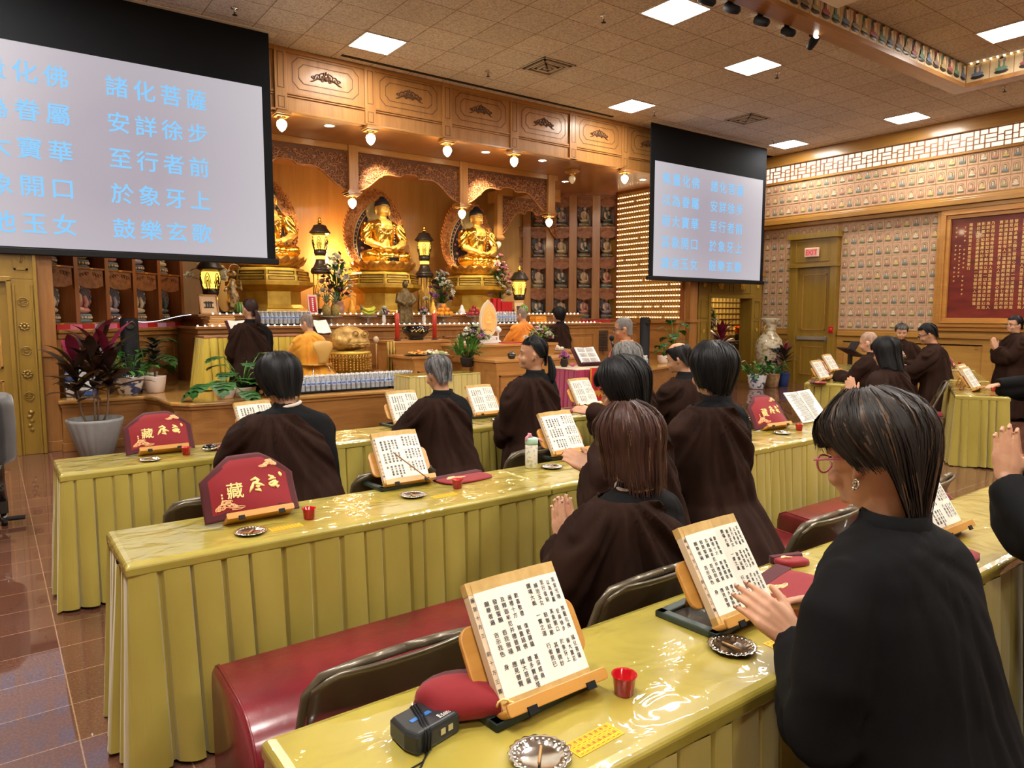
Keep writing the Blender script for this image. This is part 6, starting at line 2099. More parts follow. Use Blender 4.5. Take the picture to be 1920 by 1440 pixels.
again(fc, (4.45, 3.34, 0), 0, 'taupe folding chair behind the white booklet at the right of the middle row')
again(fc, (8.74, 3.72, 0), RZ, 'folding chair with a red seat pad between the right-hand tables, legs in view')

# ------------------------------------------------------------------ books
PAGE = mat('book_page', (.78, .73, .63), .75)
BAND = vary(mat('brown_paper_band', (.52, .34, .12), .7), (.54, .36, .13), (.46, .29, .09), (40, 40, 40))
EDGE = mat('page_edges', (.62, .48, .33), .8)
TXT_R = [('其金光端', '無量化佛', '諸化菩薩'), ('以為眷屬', '安庠徐步', '雨大寶花'), ('至行者前', '其象開口', '於象牙上'), ('諸池玉女', '鼓樂絃歌', '其聲微妙'), ('讚嘆大乘', '一實之道', '行者見已')]
TXT_L = [('歡喜敬禮', '復更讀誦', '甚深經典'), ('遍禮十方', '無量諸佛', '禮多寶佛塔'), ('及釋迦牟尼', '并禮普賢', '諸大菩薩'), ('發是誓願', '若我宿福', '應見普賢'), ('願尊者遍', '吉示我色', '身')]
PW, PH = .115, .27


def page_pt(u, v, side):
    """u 0..1 from the fold outwards, v 0..1 upwards; returns local point in the book frame (x, z-out, y-up)"""
    x = side*u*PW
    out = .006+.010*math.sin(min(1, u*1.15)*PI)*.6-.006*u
    return Vector((x, -out, v*PH))


def book_mesh(with_text=True, thick=.022):
    pg = MB(); bd = MB(); b2 = MB(); tx = MB(); t2 = MB(); ed = MB()
    N = 8
    for side in (-1, 1):
        rs = []
        for i in range(N+1):
            u = i/N
            rs.append([tuple(page_pt(u, v, side)) for v in (.09, .5, .905)])
        pg.add([p for r in rs for p in r], [(i*3+j, (i+1)*3+j, (i+1)*3+j+1, i*3+j+1) for i in range(N) for j in range(2)], 0, True)
        for va, vb in ((0, .09), (.905, 1.0)):
            vs = []
            for i in range(N+1):
                for v in (va, vb): vs.append(tuple(page_pt(i/N, v, side)))
            (bd if va < .5 else b2).add(vs, [(i*2, i*2+2, i*2+3, i*2+1) for i in range(N)], 0, True)
    # block of pages behind the left leaf, thinner behind the right one
    for side, th in ((-1, thick), (1, .006)):
        a, b = (-PW-.012, 0) if side < 0 else (0, PW)
        ed.box(a, b, .002, .002+th, 0, PH)
        for va, vb in ((0, .09), (.905, 1)): (bd if va < .5 else b2).box(a-.0006, b, .0014, .0026+th, va*PH-.0004, vb*PH+.0004)
    if with_text:
        for side, cols in ((1, TXT_R), (-1, TXT_L)):
            for c, parts in enumerate(cols):
                y0 = .845 if side > 0 else .80
                for g, wd in enumerate(parts):
                    for k, ch in enumerate(wd):
                        if side > 0: u = .86-.165*c; v = y0-.247*g-.049*k-.012*(c % 2)
                        else: u = .14+.165*c; v = y0-.247*g-.049*k
                        p = page_pt(u, v, side)
                        p2 = page_pt(u+.05, v, side)
                        d = (p2-p)*side; d.normalize()
                        M = Matrix(((d.x, 0, 0, p.x), (d.y, 0, 0, p.y-.0007), (d.z, 1, 0, p.z), (0, 0, 0, 1)))
                        M = Matrix(((d.x, 0, 0, p.x), (d.y, 0, -1, p.y-.0007), (0, 1, 0, p.z), (0, 0, 0, 1)))
                        (tx if side > 0 else t2).text(ch, M, .0118, bold=True)
        for k, ch in enumerate('遍至十方三寶前十方三寶'):     # writing on the turned leaf edge
            if k % 6 == 5: continue
            t2.text(ch, Matrix.Translation((-PW-.006, .0012, PH*(.86-.07*k))) @ Euler((PI/2, 0, 0)).to_matrix().to_4x4(), .010, bold=True)
    return pg, ed, bd, b2, tx, t2


_book = None
def open_book(label, loc, rz, tilt, text=True):
    """loc is the foot of the book; tilt is its angle from the tabletop"""
    global _book
    if _book is None:
        pg, ed, bd, b2, tx, t2 = book_mesh()
        t = thing('open_book', label, 'book', loc, rz)
        h = thing('leaf_block', None, None); h.parent = t
        pg.build('pages', PAGE, h); ed.build('page_block', EDGE, h); bd.build('paper_band', BAND, h); b2.build('paper_band', BAND, h); tx.build('printed_lettering', M_['ink'], h); t2.build('printed_lettering', M_['ink'], h)
        _book = t
    else:
        t = again(_book, loc, rz, label)
    t.children[0].rotation_euler = (-(PI/2-tilt), 0, 0)
    return t


STW = wood('stand_bamboo', (.58, .30, .07), (.46, .21, .04), 'x', .35, .3)
_stand = None
def book_stand(label, loc, rz, tilt=R(57)):
    global _stand
    if _stand is not None:
        return again(_stand, loc, rz, label)
    t = thing('book_stand', label, 'book stand', loc, rz)
    c, s = math.cos(tilt), math.sin(tilt)
    M = Matrix.Translation((0, .028, .022)) @ Matrix.Rotation(-(PI/2-tilt), 4, 'X')
    mb = MB(); mb.M = M
    def rr(w, h0, h1, r):
        pts = []
        for cx, cz, a0 in ((w-r, h0+r, -PI/2), (w-r, h1-r, 0), (-w+r, h1-r, PI/2), (-w+r, h0+r, PI)):
            for i in range(6): a = a0+PI/2*i/5; pts.append((cx+r*math.cos(a), cz+r*math.sin(a)))
        return pts
    mb.prism(rr(.158, .055, .185, .03), .028, .040, 'y'); mb.build('back_plate', STW, t, bevel=.003)
    mb = MB(); mb.M = M; mb.prism(rr(.135, -.012, .004, .006), -.030, .045, 'y'); mb.build('ledge', STW, t, bevel=.003)
    mb = MB(); mb.M = M; mb.prism(rr(.135, -.012, .014, .006), -.037, -.030, 'y'); mb.build('ledge_lip', STW, t, bevel=.002)
    mb = MB(); mb.M = M
    for sx in (-1, 1): mb.box(sx*.08-.012, sx*.08+.012, -.041, -.036, -.020, -.004)
    mb.build('page_clip', M_['black'], t)
    mb = MB(); mb.tube([M @ Vector((-.06, .034, .17)), (-.06, .19, .004)], .006, 6); mb.tube([M @ Vector((.06, .034, .17)), (.06, .19, .004)], .006, 6); mb.tube([(-.06, .19, .006), (.06, .19, .006)], .006, 6); mb.build('prop_leg', STW, t)
    _stand = t
    return t


TRAYM = mat('tray_green_grey', (.035, .05, .04), .35)
_tray = None
def tray(label, loc, rz):
    global _tray
    if _tray is not None: return again(_tray, loc, rz, label)
    t = thing('reading_frame', label, 'frame tray', loc, rz)
    mb = MB()
    w, d = .13, .10
    for q in ((-w, w, -d, -d+.03), (-w, w, d-.03, d), (-w, -w+.03, -d, d), (w-.03, w, -d, d)): mb.box(q[0], q[1], q[2], q[3], 0, .018)
    mb.build('frame', TRAYM, t, bevel=.004)
    mb = MB(); mb.box(-w+.03, w-.03, -d+.03, d-.03, .006, .009); mb.build('clear_sheet', mat('clear_sheet', (.9, .9, .85), .05, trans=.95, spec=.8), t)
    _tray = t
    return t


CUPR = mat('red_clear_plastic', (.75, .01, .02), .12, trans=.55, spec=.6)
_cup = None
def red_cup(label, loc):
    global _cup
    if _cup is not None: return again(_cup, loc, 0, label)
    t = thing('red_cup', label, 'cup', loc)
    mb = MB(); mb.lathe([(.019, .0), (.021, .002), (.0255, .040), (.0285, .044), (.0285, .046), (.0245, .044), (.019, .004), (.002, .004)], n=24); mb.build('cup_wall', CUPR, t)
    mb = MB(); mb.lathe([(.018, .006), (.020, .018), (.002, .0185)], n=18); mb.build('wax_fill', mat('red_wax', (.40, .008, .012), .3), t)
    _cup = t
    return t


SILV = mat('silver_foil', (.72, .70, .66), .16, 1)
_plate = None
def plate(label, loc, rz=0):
    global _plate
    if _plate is not None: return again(_plate, loc, rz, label)
    t = thing('silver_plate', label, 'plate', loc, rz)
    fn = lambda a, z: 1+(.035*math.sin(a*18) if z > .005 else 0)
    mb = MB(); mb.lathe([(.002, .002), (.036, .002), (.040, .004), (.048, .0085), (.058, .012), (.060, .011), (.046, .0055), (.036, .0), (.002, .0)], n=108, fn=fn); mb.build('dish', SILV, t)
    mb = MB()
    for i in range(26): a = 2*PI*i/26; mb.ball((.049*math.cos(a), .049*math.sin(a), .0095), (.004, .004, .0025), 6, 4)
    mb.build('embossing', SILV, t)
    mb = MB(); mb.tube([(-.022, -.012, .007), (.024, .014, .007)], .0028, 6); mb.build('incense_stub', mat('incense', (.50, .27, .10), .8), t)
    _plate = t
    return t


STK = mat('yellow_sticker', (.85, .42, .01), .5)
_stk = None
def sticker(label, loc, rz):
    global _stk
    if _stk is not None: return again(_stk, loc, rz, label)
    t = thing('yellow_label_sheet', label, 'sticker sheet', loc, rz)
    mb = MB(); mb.box(-.062, .062, -.024, .024, 0, .0008); mb.build('sheet', STK, t)
    mb = MB()
    for r in range(2):
        for c in range(8):
            x, y = -.0505+.0144*c, .0115-.0235*r
            mb.box(x-.0045, x+.0045, y+.003, y+.004, .0008, .0011); mb.box(x-.0045, x+.0045, y+.006, y+.007, .0008, .0011); mb.box(x-.0012, x+.0012, y+.001, y+.009, .0008, .0011); mb.box(x-.004, x-.003, y+.002, y+.0085, .0008, .0011)
            mb.box(x-.0038, x+.0038, y-.007, y-.0052, .0008, .0011)
    for c in range(9): mb.box(-.0578+.0144*c-.0002, -.0578+.0144*c+.0002, -.021, .021, .0008, .001)
    for y in (-.021, -.010, .0, .0105, .021): mb.box(-.0578, .0578, y-.0002, y+.0002, .0008, .001)
    mb.build('printed_grid', mat('brown_print', (.30, .10, .02), .7), t)
    _stk = t
    return t


# red embroidered covers
RVEL = mat('red_velvet', (.21, .005, .010), .8, sheen=.1)
MVEL = mat('maroon_velvet', (.065, .008, .012), .85, sheen=.05)
EMB = mat('gold_embroidery', (.85, .60, .22), .6)
EMB2 = mat('peach_embroidery', (.80, .42, .20), .6)
def cloud(mb, P, cx, cy, s, mi, flip=1):
    """embroidered cloud of scrolls; P maps sheet (u, v) to a point"""
    rd = random.Random(4)
    for k, (dx, dy, r) in enumerate(((0, 0, .40), (.42, .10, .34), (.80, -.03, .26), (.22, .38, .30), (.60, .40, .22), (-.34, -.12, .28), (1.08, -.12, .16))):
        pts = [P(cx+flip*s*(dx+r*(1-a/15)*math.cos(a*.6+1)), cy+s*(dy+r*.75*(1-a/15)*math.sin(a*.6+1))) for a in range(14)]
        mb.tube(pts, [.0028]*13+[.001], 5, mi)
        pts = [P(cx+flip*s*(dx+r*1.12*math.cos(a*.35)), cy+s*(dy+r*.85*math.sin(a*.35))) for a in range(12)]
        mb.tube(pts, .0024, 5, mi)
    for k in range(3):
        mb.tube([P(cx+flip*s*(.7+.4*i), cy+s*(-.25-.08*k+.09*math.sin(i*1.4+k)+.05*i)) for i in range(4)], [.003, .0026, .002, .0008], 5, mi)


def cover_sheet(W0, H, top_w, sh, ybow, droop):
    """house-shaped hanging cover; returns a mapper and its mesh"""
    def vtop(u):
        a = abs(u)
        return H if a < top_w else H-(a-top_w)/(W0-top_w)*(H-sh)
    def P(u, v, off=0):
        k = u/W0
        return Vector((u*(1+.02*v/H), -off-.006*math.sin(v*22+k*2)-ybow*0+ybow*k*k+droop*max(0, v/H-.75)**2, v))
    return vtop, P


def red_cover(label, loc, rz, tilt):
    t = thing('embroidered_cover', label, 'book cover cloth', loc, rz)
    h = thing('cloth', None, None); h.parent = t
    h.rotation_euler = (-(PI/2-tilt), 0, 0)
    vtop, P = cover_sheet(.188, .265, .062, .165, .035, .5)
    mb = MB()
    nu, nv = 36, 22
    for j in range(nv+1):
        for i in range(nu+1):
            u = -.188+.376*i/nu; v = vtop(u)*j/nv
            mb.v.append(tuple(P(u, v)))
    for j in range(nv):
        for i in range(nu):
            u = -.188+.376*(i+.5)/nu; v = vtop(u)*(j+.5)/nv
            edge = min(.188-abs(u), v, vtop(u)-v)
            a = j*(nu+1)+i
            mb.f.append([a, a+1, a+nu+2, a+nu+1]); mb.m.append(1 if edge < .027 else 0); mb.s.append(True)
    mb.build('velvet', [RVEL, MVEL], h, solid=.004)
    mb = MB()
    Rx = Euler((PI/2, 0, 0)).to_matrix().to_4x4()
    def stroke(pts, w, cx, cy, s):
        mb.tube([P(cx+s*x, cy+s*y, .004) for x, y in pts], [w*f*s for f in ([.5]+[1]*(len(pts)-2)+[.35] if len(pts) > 2 else [1, .6])], 6, 0, flat=.45, up=(0, 1, 0))
    vs = 1
    # three brush characters, right to left
    s = .052
    cx, cy = .100, .128
    for pts in ([(-.45, .55), (-.1, .35), (.0, .2)], [(-.5, .15), (-.1, .3), (.15, .25)], [(-.55, -.15), (-.1, -.02), (.2, -.1), (.0, -.3), (-.35, -.35), (-.55, -.2)], [(.1, .1), (-.1, -.2), (-.2, -.5)], [(-.05, -.35), (.25, -.45), (.1, -.6)], [(.5, .75), (.6, .5), (.62, .35)]): stroke(pts, .15, cx, cy, s)
    cx, cy = .018, .118
    for pts in ([(-.35, .45), (.05, .6), (.25, .4), (.1, .25), (-.25, .25)], [(-.15, .3), (-.35, -.1), (-.6, -.5)], [(-.1, .2), (.3, .05), (.65, -.1)], [(-.05, -.05), (.2, -.15), (.15, -.25)], [(-.15, -.35), (.2, -.4), (.3, -.55)]): stroke(pts, .15, cx, cy, s)
    mb.text('藏', Matrix.Translation((-.068, P(-.068, .108).y-.0045, .108)) @ Rx, .068, bold=True)
    for k in range(4): mb.cbox(tuple(P(-.117, .10-.012*k, .0035)), (.006+.003*(k == 3), .001, .008))
    mb.build('gold_lettering', EMB, h)
    mb = MB(); cloud(mb, lambda u, v: P(u, v, .003), -.118, .050, .042, 0)
    cloud(mb, lambda u, v: P(u, v, .003), .100, .206, .030, 0, -1)
    mb.build('embroidered_clouds', EMB2, h)
    return t


_fold = None
def folded_cover(label, loc, rz):
    global _fold
    if _fold is not None: return again(_fold, loc, rz, label)
    t = thing('folded_cover', label, 'folded cloth', loc, rz)
    mb = MB()
    rs = []
    for k, z in ((.98, 0), (1.0, .006), (1.0, .018), (.96, .026)): rs.append([(x*k, y*k, z+.004*math.sin(x*40)) for x, y in ((-.12, -.065), (0, -.07), (.12, -.065), (.125, 0), (.12, .065), (0, .07), (-.12, .065), (-.125, 0))])
    mb.rings(rs); mb.build('velvet', RVEL, t, sub=1)
    mb = MB(); mb.rings([[(x*k, y, z) for x, y in ((-.12, .035), (.12, .035), (.122, .075), (-.122, .075))] for k, z in ((1, .002), (1.01, .02), (1, .029))]); mb.build('maroon_border', MVEL, t)
    mb = MB(); cloud(mb, lambda u, v: Vector((u, v, .029)), -.06, .01, .035, 0); mb.build('embroidery', EMB2, t)
    _fold = t
    return t


def setup(px, X, Y, who, tilt=R(57), rz=0, frame=True):
    if frame: tray('dark reading frame under the stand '+who, (X-.03, Y+.12, TZ), rz+.06)
    book_stand('bamboo stand with book '+who, (X, Y, TZ+.004), rz)
    open_book('open scripture on the stand '+who, (X, Y+.022, TZ+.028), rz, tilt)


# nearest row
setup(0, .925, 1.085, 'nearest the camera beside the red cup')
red_cup('red plastic cup on the nearest table, right of the big open book', (1.085, 1.055, TZ))
plate('silver plate with an incense stub, nearest the bottom edge', (.792, .985, TZ), .3)
sticker('yellow printed label sheet beside the nearest silver plate', (.915, .968, TZ+.0005), .05)
setup(0, 1.61, 1.08, 'under the hand of the person in black')
red_cup('red cup behind the hand of the person in black', (1.735, 1.05, TZ))
plate('silver plate before the book of the person in black', (1.455, 1.045, TZ), 1.1)
sticker('yellow printed label sheet under the wrist of the person in black', (1.60, .985, TZ+.0005), -.1)
f = folded_cover('red embroidered cover lying flat beyond the hand of the person in black', (1.92, 1.19, TZ), .2); f.scale = (1.25, 1.25, .5)
folded_cover('small fold of red cloth at the far edge of the nearest table', (2.12, 1.30, TZ), -.3).scale = (.5, .5, .9)
# bunched red pouch behind the nearest stand
t = thing('red_pouch', 'bunched red and maroon velvet cover tucked behind the nearest book stand', 'cloth', (.775, 1.20, TZ), R(-18))
mb = MB()
rs = []
for x, w, h in ((-.115, .03, .045), (-.10, .055, .075), (-.05, .07, .088), (.02, .075, .078), (.08, .07, .055), (.115, .03, .03)):
    rs.append([(x+.01*math.sin(a*3), w*math.cos(a), max(0, h*(.48+.52*math.sin(a)))) for a in [2*PI*k/18 for k in range(18)]])
mb.rings(rs); o = mb.build('velvet', [RVEL, MVEL], t, sub=1)
for p_ in o.data.polygons:
    c = sum((o.data.vertices[i].co for i in p_.vertices), Vector())/len(p_.vertices)
    if c.y > .012+.1*c.x and c.x < .06: p_.material_index = 1
mb = MB()
for k in range(4): mb.tube([(.05+.012*k+.014*math.cos(a), -.073+.004*k, .042-.009*k+.014*math.sin(a)) for a in (0, .8, 1.6, 2.4, 3.2)], .0026, 5)
mb.build('gold_embroidery', EMB, t)
# radio with earphones
t = thing('radio', 'black pocket receiver wrapped in its earphone cord', 'radio', (.655, 1.165, TZ), R(12))
mb = MB()
pts = [(-.056, -.030), (.056, -.030), (.062, .0), (.050, .060), (-.050, .060), (-.062, .0)]
mb.rings([[(x*k, y*k, z) for x, y in pts] for k, z in ((.95, 0), (1.0, .008), (1.0, .036), (.90, .045))], smooth=False); mb.build('case', mat('radio_black', (.018, .02, .022), .38), t, bevel=.004)
mb = MB(); mb.M = Matrix.Translation((.0, .012, .0452)); mb.box(-.035, .015, -.004, .006, 0, .0006); mb.build('blue_stripe', mat('radio_blue', (.03, .14, .42), .35), t)
mb = MB(); mb.text('Eton', Matrix.Translation((.016, -.012, .0456)), .014, adv=.52, bold=True); mb.box(.012, .042, -.0195, -.0187, .0452, .0457); mb.build('white_lettering', M_['white'], t)
mb = MB()
for x in (.010, .030): mb.box(x-.006, x+.006, -.0315, -.030, .017, .029)
mb.build('screw_terminals', mat('pale_brass', (.6, .55, .38), .35, .6), t)
mb = MB()
for k, x0 in enumerate((-.040, -.034, -.027)):
    mb.tube([(x0, -.034, .004), (x0+.002, -.035, .04), (x0+.018, .0, .0490), (x0+.040, .05, .048), (x0+.042, .066, .03), (x0+.03, .066, .002)], .0022, 6)
mb.tube([(-.027, -.034, .006), (-.060, -.050, .003), (-.095, -.048, .003), (-.118, -.050, .006)], .0016, 6)
mb.tube([(-.034, -.034, .004), (-.070, -.058, .003), (-.098, -.066, .003), (-.108, -.070, .006)], .0016, 6)
mb.build('cord', M_['black'], t)
for x, y in ((-.122, -.052), (-.111, -.074)):
    mb = MB(); mb.ball((x, y, .010), (.0085, .0085, .009), 12, 8); mb.ball((x+.001, y-.011, .0085), (.0085, .008, .0085), 12, 8); mb.build('earphone', M_['black'], t)
# far right of the nearest row
setup(0, 2.845, 1.08, 'by the praying hands at the right edge')
folded_cover('red embroidered cover at the right of the person in black', (2.60, 1.02, TZ), .1)
t = thing('eyeglass_strap', 'thin black eyeglass cord on the frame by the praying person', 'cord', (2.70, 1.17, TZ+.02))
mb = MB(); mb.tube([(.06*math.cos(a*.5), .03*math.sin(a*.5), .002+.02*abs(math.sin(a*.25))) for a in range(13)], .0016, 5); mb.build('cord', M_['black'], t)
# middle row
red_cover('red velvet cover with gold brush characters at the left of the middle row', (.83, 2.86, TZ+.03), R(2), R(64))
book_stand('bamboo book stand under the red cover at the left of the middle row', (.845, 2.845, TZ+.004), R(2))
plate('silver plate in front of the red cover, left of the middle row', (.765, 2.72, TZ), .4)
sticker('yellow printed label sheet by the red-covered stand, middle row', (.90, 2.715, TZ+.0005), .03)
red_cup('red cup at the right of the red-covered stand, middle row', (1.015, 2.775, TZ))
setup(0, 1.60, 2.985, 'left of the folded red cover in the middle row')
t = thing('pointer_stick', 'thin wooden pointer resting across the open book in the middle row', 'stick', (1.56, 2.99, TZ))
mb = MB(); mb.tube([(-.02, .065, .17), (.135, -.075, .018)], .0032, 6); mb.build('stick', mat('pointer_wood', (.28, .13, .05), .6), t)
plate('silver plate before the middle-row book with the pointer', (1.53, 2.84, TZ), .9)
sticker('yellow printed label sheet before the middle-row book with the pointer', (1.655, 2.77, TZ+.0005), .02)
red_cup('red cup beside the folded red cover, middle row', (1.775, 2.85, TZ))
folded_cover('folded red cover on the middle row, left of the drinking bottle', (1.905, 2.99, TZ), .1)
t = thing('drinking_bottle', 'white flower-patterned bottle with a mint and pink lid on the middle row', 'drinking bottle', (2.343, 3.0, TZ))
BW = vary(mat('bottle_pattern', (.74, .70, .62), .35), (.76, .72, .64), (.45, .50, .42), (60, 60, 60), lo=.55, hi=.62)
mb = MB(); mb.lathe([(.031, 0), (.034, .004), (.034, .125), (.031, .132)], n=26); mb.build('body', BW, t)
mb = MB(); mb.lathe([(.034, .132), (.0355, .135), (.035, .160), (.030, .166), (.02, .168)], n=26); mb.build('mint_collar', mat('mint_plastic', (.36, .56, .46), .4), t)
mb = MB(); mb.tube([(-.006, 0, .166), (-.014, 0, .184), (-.012, 0, .192)], [.012, .011, .009], 10); mb.tube([(.030, 0, .158), (.055, .0, .150), (.075, -.002, .138)], .006, 7); mb.tube([(-.034, 0, .150), (-.036, 0, .170), (-.02, 0, .178)], .006, 7); mb.build('pink_spout', mat('pink_plastic', (.70, .25, .32), .4), t)
plate('silver plate at the foot of the drinking bottle', (2.43, 2.93, TZ), .2)
setup(0, 2.70, 3.06, 'under the hand right of the drinking bottle')
t = thing('spectacles', 'pair of eyeglasses lying by the middle-row stand', 'eyeglasses', (2.98, 3.10, TZ), .5)
mb = MB()
for s in (-1, 1): mb.tube([(s*.03+.024*math.cos(a*.524), .02*math.sin(a*.524)*.2, .022+.020*math.sin(a*.524)) for a in range(13)], .0022, 5); mb.tube([(s*.054, 0, .026), (s*.058, .06, .022), (s*.054, .12, .010)], .002, 5)
mb.tube([(-.008, 0, .028), (.008, 0, .028)], .002, 5); mb.build('frame', M_['steel'], t)
setup(0, 3.24, 3.02, 'beside the tall kneeling person', frame=False)
red_cover('red velvet cover with gold brush characters at the right of the middle row', (4.55, 2.95, TZ+.03), R(-4), R(58))
book_stand('bamboo book stand under the red cover at the right of the middle row', (4.56, 2.93, TZ+.004), R(-4))
red_cup('red cup by the right-hand red cover, middle row', (4.66, 2.84, TZ))
plate('silver plate by the right-hand red cover, middle row', (4.43, 2.83, TZ), .2)
t = thing('booklet', 'large white spiral-bound booklet open on the middle row beside the red cover', 'book', (5.10, 2.98, TZ+.01), R(4))
h = thing('leaves', None, None); h.parent = t; h.rotation_euler = (-R(38), 0, 0)
mb = MB()
for s in (-1, 1): mb.add([(0, 0, 0), (s*.20, -.012, 0), (s*.20, -.012, .27), (0, 0, .27)], [(0, 1, 2, 3)])
mb.build('white_pages', M_['white'], h, solid=.006)
mb = MB(); rd = random.Random(8)
for s in (-1, 1):
    for k in range(24):
        z = .252-.0102*k; x0 = .02; L = rd.uniform(.11, .16)
        if s > 0 and k > 11: L *= .6
        mb.box(min(s*x0, s*(x0+L)), max(s*x0, s*(x0+L)), -.0155, -.0148, z-.0018, z+.0018)
mb.build('printed_lines', mat('grey_print', (.25, .25, .25), .8), h)
mb = MB()
for k in range(22): mb.tube([(-.006, -.004, .01+.012*k), (0, -.012, .012+.012*k), (.006, -.004, .01+.012*k)], .0014, 5)
mb.build('spiral', M_['black'], h)
# front row
red_cover('red velvet cover with gold brush characters at the left end of the front row', (.80, 4.60, TZ+.03), R(1), R(58))
book_stand('bamboo book stand under the red cover at the left end of the front row', (.81, 4.585, TZ+.004), R(1))
plate('silver plate by the red cover at the left end of the front row', (.705, 4.44, TZ), .4)
red_cup('red cup by the red cover at the left end of the front row', (.91, 4.50, TZ))
t = thing('computer_mouse', 'small black and silver mouse-shaped gadget on the front row', 'gadget', (1.055, 4.55, TZ), .3)
mb = MB(); mb.ball((0, 0, .016), (.055, .038, .012), 16, 8); mb.build('base', SILV, t)
mb = MB(); mb.ball((0, 0, .024), (.046, .030, .018), 16, 8); mb.build('dome', M_['black_gloss'], t)
book_stand('bamboo book stand before the short-haired person at the left of the front row', (1.42, 4.60, TZ+.004), 0)
open_book('open scripture held by the short-haired person at the left of the front row', (1.40, 4.62, TZ+.028), R(8), R(60))
folded_cover('folded red cover beside the short-haired person at the left of the front row', (1.22, 4.60, TZ), .2)
setup(0, 2.50, 4.64, 'of the grey-haired person in the front row')
plate('silver plate before the grey-haired person in the front row', (2.40, 4.50, TZ))
setup(0, 3.22, 4.66, 'left of the ponytailed person, front row')
plate('silver plate left of the person with the ponytail', (3.20, 4.52, TZ))
setup(0, 4.28, 4.62, 'of the long-grey-haired person in the front row', frame=False)
folded_cover('folded red cover on the front row by the long-grey-haired person', (4.00, 4.58, TZ), .1)
setup(0, 4.95, 4.60, 'of the balding person in the front row', frame=False)
# right-hand block
def rb(o, t, d, who, rz=R(4), cup=True):
    p = rowpt(o, t, d)
    book_stand('bamboo stand with book '+who, (p[0], p[1], TZ+.004), rz)
    open_book('open scripture on the stand '+who, (p[0]-.022*math.sin(rz), p[1]+.022*math.cos(rz), TZ+.028), rz, R(57))
    if cup:
        q = rowpt(o, t+.10, d-.12); red_cup('red cup by the open book '+who, (q[0], q[1], TZ))
rb(RA, .26, .22, 'of the bald man in the right block')
rb(RA, 1.75, .22, 'of the man in glasses in the right block', cup=False)
rb(RB, .50, .20, 'at the aisle end of the right block front table')
rb(RB, 1.02, .20, 'at the right edge of the picture, right block', cup=False)
p = rowpt(RA, .02, .30); folded_cover('folded red cover on the back table of the right block', (p[0], p[1], TZ), RZ)
for k, t_ in enumerate((4.15, 4.75)):
    p = rowpt(RB, t_, .22)
    red_cover('red embroidered cover on the far right tables, %s' % ['nearer the man in glasses', 'nearer the far standing person'][k], (p[0], p[1], TZ+.03), RZ, R(58))
    book_stand('bamboo stand under the red cover, %s of the far right pair' % ['nearer the man in glasses', 'nearer the far standing person'][k], (p[0]+.01, p[1]-.015, TZ+.004), RZ)
    q = rowpt(RB, t_+.28, .12); red_cup('red cup beside the red cover %s on the far right tables' % ['nearer the man in glasses', 'nearer the standing person'][k], (q[0], q[1], TZ))
p = rowpt(RA, .95, .25); red_cover('red embroidered cover partly hidden between the bald man and the person with flowers', (p[0], p[1], TZ+.03), RZ, R(58))
p = rowpt(RA, 2.3, .25); red_cover('red embroidered cover partly hidden behind the man in glasses', (p[0], p[1], TZ+.03), RZ, R(58))
# small lectern by the exit door
p = at(1594, 672, X=12.6)
t = thing('lectern_stand', 'dark wooden lectern with a tilted top near the exit door', 'lectern', (p.x, p.y, 0), R(60))
mb = MB(); mb.box(-.03, .03, -.03, .03, 0, .85); mb.box(-.16, .16, -.16, .16, 0, .03); mb.build('post', M_['dark_wood'], t)
mb = MB(); mb.M = Matrix.Translation((0, 0, .88)) @ Matrix.Rotation(R(28), 4, 'X'); mb.box(-.22, .22, -.16, .16, 0, .02); mb.box(-.22, .22, -.18, -.15, 0, .05); mb.box(-.12, .12, 0, .02, 0, .22); mb.build('tilted_top', M_['dark_wood'], t)

# clergy reading desk: red monk's book
t = thing('large_open_book', 'large white open book on the dark rest before the red-robed monk', 'book', (at(1112, 668, Y=6.5).x, 6.52, .935), R(-4))
h = thing('leaves', None, None); h.parent = t; h.rotation_euler = (-R(40), 0, 0)
mb = MB()
for s in (-1, 1): mb.add([(0, .0, 0.02), (s*.15, -.015, .02), (s*.15, -.015, .28), (0, 0, .28)], [(0, 1, 2, 3)])
mb.build('white_pages', M_['white'], h, solid=.012)
mb = MB()
for s in (-1, 1):
    for r in range(3):
        for c in range(6): mb.box(s*.02+s*c*.019-.005, s*.02+s*c*.019+.005, -.021, -.019, .05+.078*r, .05+.078*r+.058)
mb.build('text_columns', mat('grey_print2', (.38, .37, .35), .8), h)
mb = MB(); mb.box(-.18, .18, .012, .03, 0, .30); mb.box(-.18, .18, -.06, .03, 0, .018); mb.build('maroon_rest', MVEL, h)
t = thing('lotus_ornament', 'small pink lotus ornament on the red draped table', 'ornament', (at(1074, 672, Y=6.5).x, 6.5, .93))
mb = MB()
for i in range(14): leaf(mb, (0, 0, .005), i*2.4, .3+.06*i, .06, .035, -.4, 4, 0, .4, .8)
mb.build('petals', M_['pink'], t)
# orange and pink banners hanging at the stage table
mb = MB()
mb.rings([[(.03*math.cos(a*.9)+.0, .02*math.sin(a*.9), z) for a in range(7)] for z in (.72, .5, .3, .12)])
o = setp(mb.build('silk_scarf', [vary(mat('sash', (.75, .30, .03), .6), (.80, .36, .03), (.62, .05, .15), (2, 2, 6))], None), 'orange and pink sash hanging from the gold stage table', 'sash'); o.location = (2.78, 9.52, ST)
# ================================================================== PEOPLE
def atD(px, py, D):
    return EYE + ray(px, py)*D


def smoothstep(a, b, x):
    t = np.clip((x-a)/(b-a), 0, 1); return t*t*(3-2*t)


